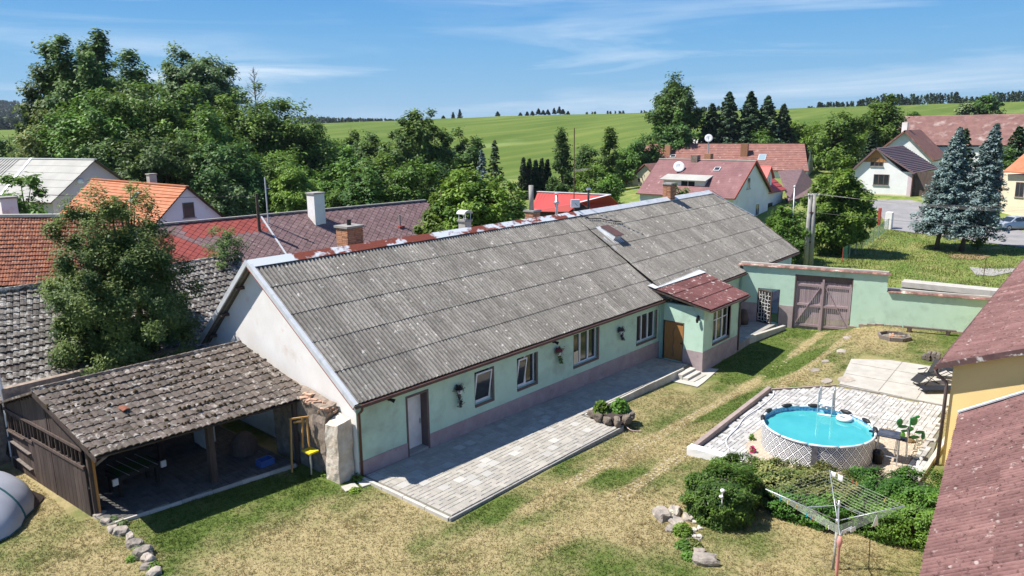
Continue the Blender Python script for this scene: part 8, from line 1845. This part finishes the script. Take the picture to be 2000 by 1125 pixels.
# thuja row and trees before the field
for i, px in enumerate((1022, 1034, 1046, 1058, 1069)):
    conifer('thuja', ['first thuja from the left in the short dark row', 'second thuja from the left in the short dark row', 'middle thuja of the short dark row', 'fourth thuja of the short dark row', 'rightmost thuja of the short dark row'][i], px, 308+(i*37 % 5), 122+i*.3, 1.25, 'leafconifer', 'row of dark thujas by the field', 60+i, 90, 60, .2, hb=.0, rag=.15, droop=-.45)
T_('hornbeam', 'tall narrow conical tree right of the thuja row', 1097, 256, 120, 2.25, 'cone', 'leafdark', .03, 75, 110, .85, .22, None, 37)
T_('hornbeam', 'second conical green tree further right before the field', 1190, 255, 122, 2.1, 'cone', 'leaf', .03, 65, 110, .85, .22, None, 38)
rest = [('bush', 'dark bushes between the two conical trees', 1150, 282, 126, 2.6, 'round', 'leafdark', 45, .23, 39), ('bush', 'green shrub beside the aerial mast', 1150, 322, 106, 2.2, 'round', 'leaf', 40, .2, 40), ('bush', 'shrub right of the second conical tree', 1222, 285, 128, 2.6, 'round', 'leaf', 42, .23, 41),
 ('bush', 'brownish green shrubs above the red roof', 1168, 326, 114, 2.4, 'round', 'leaf', 38, .21, 42), ('bush', 'dark shrubs climbing to the big oak', 1252, 262, 142, 3.4, 'round', 'leafdark', 55, .25, 43), ('bush', 'low shrubs left of the cream gable', 1190, 345, 104, 1.8, 'round', 'leaf', 30, .2, 44), ('bush', 'shrub behind the cream gable roof', 1222, 318, 142, 2.3, 'round', 'leaf', 38, .22, 45),
 ('bush', 'round shrubs in front of the conifers', 1480, 244, 152, 3.2, 'round', 'leaf', 42, .26, 46), ('bush', 'light green shrubs right of the conifers', 1558, 232, 160, 3.6, 'round', 'leafbright', 45, .27, 47), ('bush', 'light green shrub near the orange barn end', 1600, 248, 150, 3.0, 'round', 'leaf', 42, .25, 48),
 ('broad_tree', 'dense bright domed tree left of the long barn', 1640, 219, 142, 4.4, 'round', 'leaf', 85, .28, 49), ('broad_tree', 'taller leafy tree whose top breaks the skyline at the right', 1722, 190, 146, 4.1, 'round', 'leaf', 90, .28, 50), ('broad_tree', 'dark tree behind the end of the long tiled house', 1622, 268, 158, 3.2, 'round', 'leafdark', 50, .24, 51), ('broad_tree', 'dark lower tree left of the white gabled house', 1668, 272, 150, 3.4, 'round', 'leafdark', 55, .24, 52),
 ('bush', 'dark bush on the far field behind the long barn', 1915, 187, 250, 5.0, 'round', 'leafdark', 55, .45, 53), ('bush', 'grey green bush left of the dark one on the far field', 1883, 203, 245, 3.8, 'round', 'leafpale', 40, .42, 54), ('bush', 'small bush at the long barn roof on the field', 1778, 217, 240, 2.0, 'round', 'leaf', 20, .4, 55)]
for (n_, lab, px, pt, d, R0, k, lm, K, ls, sd) in rest: T_(n_, lab, px, pt, d, R0, k, lm, .03, K, 120, 1.0 if d < 135 else 1.25, ls, None, sd, cat='tree' if 'tree' in n_ else 'bush')
T_('oak_tree', 'big dark oak rising alone above the skyline right of centre', 1316, 158, 152, 4.9, 'round', 'leafdark', .22, 150, 140, 1.3, .3, None, 56, tr=.5)
T_('oak_tree', 'wide dark lower crown at the foot of the big oak', 1318, 222, 148, 4.6, 'round', 'leafdark', .02, 90, 130, 1.2, .28, None, 57)
for i, (px, pt, R0) in enumerate(((1387, 202, 2.7), (1419, 179, 3.5), (1461, 178, 3.3), (1494, 187, 3.2), (1525, 204, 2.4))):
    conifer('cedar_tree', ['lowest of the five dark conifers, beside the big oak', 'tall pointed dark conifer, second from the oak', 'tall dark conifer in the middle of the five', 'fourth dark conifer from the oak', 'outermost dark conifer on the right of the five'][i], px, pt, 152+i, R0*1.95, 'leafcedar', 'five dark conifers on the skyline', 70+i, 150, 80, .36, hb=.04, rag=.35)
conifer('spruce_tree', 'dark green conifer between the leafy tree and the white house', 1700, 258, 126, 3.0, 'leafconifer', None, 80, 100, 60, .26, hb=.03)
conifer('spruce_tree', 'dark conifer behind the two blue spruces', 1882, 250, 118, 2.6, 'leafconifer', None, 81, 90, 50, .24)
conifer('spruce_tree', 'dark spreading conifer near the right edge behind the orange roof', 1985, 246, 122, 4.0, 'leafconifer', None, 82, 120, 60, .26, hb=.03)
T_('bush', 'dark shrubs right of the blue spruces', 1950, 295, 116, 2.8, 'round', 'leafdark', .0, 50, 120, 1.0, .22, None, 83, cat='bush')
# tree by the square, shrub, small ones
T_('linden_tree', 'round bright green tree behind the concrete poles', 1648, 322, 76, 3.0, 'round', 'leafbright', -.02, 300, 210, .62, .145, None, 84, tr=.2)
T_('shrub', 'light green shrub between farmhouse gable and concrete poles', 1540, 396, 70, 2.1, 'round', 'leafbright', -.05, 110, 150, .5, .12, None, 85, cat='bush')
T_('shrub', 'darker shrub at the foot of the concrete poles', 1560, 440, 69, 1.6, 'round', 'leaf', .0, 55, 140, .45, .11, None, 86, cat='bush')
T_('shrub', 'thin leafy sapling right of the spruce trunks', 1932, 456, 84, .9, 'oval', 'leafbright', .15, 16, 50, .3, .11, None, 87, cat='bush')
conifer('blue_spruce', 'left one of the two large blue spruces, with a curved trunk', 1845, 248, 84.5, 3.4, 'leafblue', 'two blue spruces on the meadow', 88, 300, 190, .13, hb=.20, xy=tuple(atg(1829, 487)[:2]), bend=(.5, -.75), droop=.42, rag=.5)
conifer('blue_spruce', 'right one of the two large blue spruces, slightly taller', 1912, 241, 83.5, 3.4, 'leafblue', 'two blue spruces on the meadow', 89, 300, 190, .13, hb=.18, xy=tuple(atg(1877, 491)[:2]), bend=(1.2, -1.5), droop=.38, rag=.5)
# left side
T_('broad_tree', 'light green tree at the left edge behind the white chimney', 32, 338, 62, 2.6, 'round', 'leafbright', .05, 75, 140, .7, .16, None, 90)
T_('broad_tree', 'shaded trees at the far left under the wooded hill', 22, 252, 150, 5.0, 'round', 'leafdark', .03, 60, 120, 1.3, .3, None, 91)
T_('broad_tree', 'dark tree left of the yellowish blossoming one', 62, 262, 130, 4.2, 'round', 'leafdark', .03, 60, 120, 1.2, .28, None, 92)
T_('rowan_tree', 'big rowan with hanging leaf masses in front of the tiled barn', 205, 384, 34.5, 3.0, 'oval', 'leafrowan', .06, 330, 360, .46, .064, None, 93, lobf=1.5, squash=1.3, xy=polar(205, 34.5), zb=0.0, tr=.17)
T_('rowan_tree', 'thin upper shoots of a rowan reaching the orange roof', 235, 362, 36.5, 1.1, 'oval', 'leafrowan', .62, 34, 120, .34, .06, None, 94, zb=0.0)
T_('elder_bush', 'sparse shrub with brown tips in front of the red roof patch', 420, 440, 42, 1.7, 'round', 'leafrowan', .35, 60, 130, .38, .06, None, 95, cat='bush', zb=0.0)
T_('climbing_shrub', 'small green shrub growing in front of the white dormer', 1322, 352, 80, 1.5, 'round', 'leaf', .3, 34, 110, .45, .12, None, 96, cat='bush')
# far woods
def woods(name, label, segs, n, ls, kind='pine'):
    Vs = []; Fs = []; Ts = []; base = 0; g = np.random.default_rng(len(label)); P = []; TT = []
    for k in range(n):
        px0, px1, d0, d1, t0, t1, jit = segs[g.integers(len(segs))]; u = g.random(); px = px0+(px1-px0)*u; d = g.uniform(d0, d1); x, y = polar(px, d); zb = float(G(x, y)); pt = t0+(t1-t0)*u+abs(g.normal())*jit; H = max(5, ztop(px, pt, d)-zb); m = 46; f = g.random(m)**.8
        rr = H*.17*(1.15-f)*(1 if kind == 'pine' else 1.6); a = g.uniform(0, 6.28, m); lo = .05 if k % 3 else .4
        P.append(np.stack([x+rr*np.cos(a)*g.random(m)**.5, y+rr*np.sin(a)*g.random(m)**.5, zb+H*(lo+(1-lo)*f)], -1)); TT.append(np.clip(g.normal(.45, .2)+.15*g.normal(size=m), 0, 1))
    P = np.concatenate(P); V, Q, T = leafcloud(P, ls, tints=np.concatenate(TT)); o = npmesh(name, V, quads=Q, mat=MT['leafpine'], tint=T); tag(o, label, None, None, 'stuff'); return o
woods('pine_wood', 'thin line of pines along the right skyline behind the field', [(1590, 1720, 560, 620, 211, 183, 5), (1720, 1860, 560, 640, 185, 180, 8), (1850, 1920, 560, 640, 186, 192, 9), (1910, 2080, 560, 640, 180, 176, 7)], 300, .95)
woods('distant_wood', 'dark distant spruce wood left of centre on the horizon', [(560, 690, 900, 1050, 226, 230, 2), (680, 790, 900, 1050, 230, 233, 2)], 200, 1.7)
woods('hill_wood', 'wooded hill at the far left edge under the sky', [(-120, 90, 1900, 2300, 186, 200, 4), (-120, 90, 1500, 1800, 215, 212, 6), (-100, 80, 800, 1000, 232, 230, 5)], 650, 3.0)
woods('skyline_wood', 'distant bits of woodland on the horizon near the big oak', [(1130, 1290, 620, 700, 218, 214, 2), (1340, 1400, 620, 700, 209, 207, 3), (1560, 1600, 620, 700, 213, 212, 2)], 60, 1.1)
for i, (px, pt, R0) in enumerate(((887, 219, 1.6), (900, 213, 2.2), (868, 226, 1.6), (973, 218, 2.4), (1017, 220, 1.6), (1030, 218, 1.7), (1040, 217, 1.8), (1052, 212, 2.4), (1061, 215, 2.0), (1070, 214, 2.1), (1082, 211, 1.9), (1092, 208, 2.3), (1099, 213, 2.1), (1109, 217, 1.4))):
    x, y = polar(px, 545); 
    conifer('pine_tree', ['left one of the two lone spruces on the skyline', 'right and taller one of the two lone spruces on the skyline', 'tiny lone tree left of the two skyline spruces', 'single round pine between the lone spruces and the pine row', 'first pine at the left end of the skyline row', 'second pine from the left in the skyline row', 'third pine from the left in the skyline row', 'fourth pine of the skyline row, taller', 'fifth pine of the skyline row', 'sixth pine of the skyline row', 'sixth pine from the right gap in the skyline row', 'tallest pine of the right cluster on the skyline row', 'pine just right of the tallest skyline one', 'small lone pine ending the skyline row'][i], px, pt, 538, R0, 'leafpine', 'small pines on the field skyline', 200+i, 34, 24, .6, hb=.1 if i < 2 else .3)

# ------------------------------------------------------------------ air
def haze():
    mb = MB(); mb.box(-3600, 5200, -3600, 5200, -30, 150); m = bpy.data.materials.new('thin_summer_haze'); m.use_nodes = True; t = m.node_tree; t.nodes.clear()
    v = N(t, 'ShaderNodeVolumePrincipled'); v.inputs['Color'].default_value = (.72, .84, 1, 1); v.inputs['Density'].default_value = HAZE; v.inputs['Anisotropy'].default_value = .1
    o = N(t, 'ShaderNodeOutputMaterial'); L(t, v.outputs[0], o.inputs['Volume']); h = mb.build('haze', m); h['kind'] = 'stuff'
HAZE = .00007
haze()
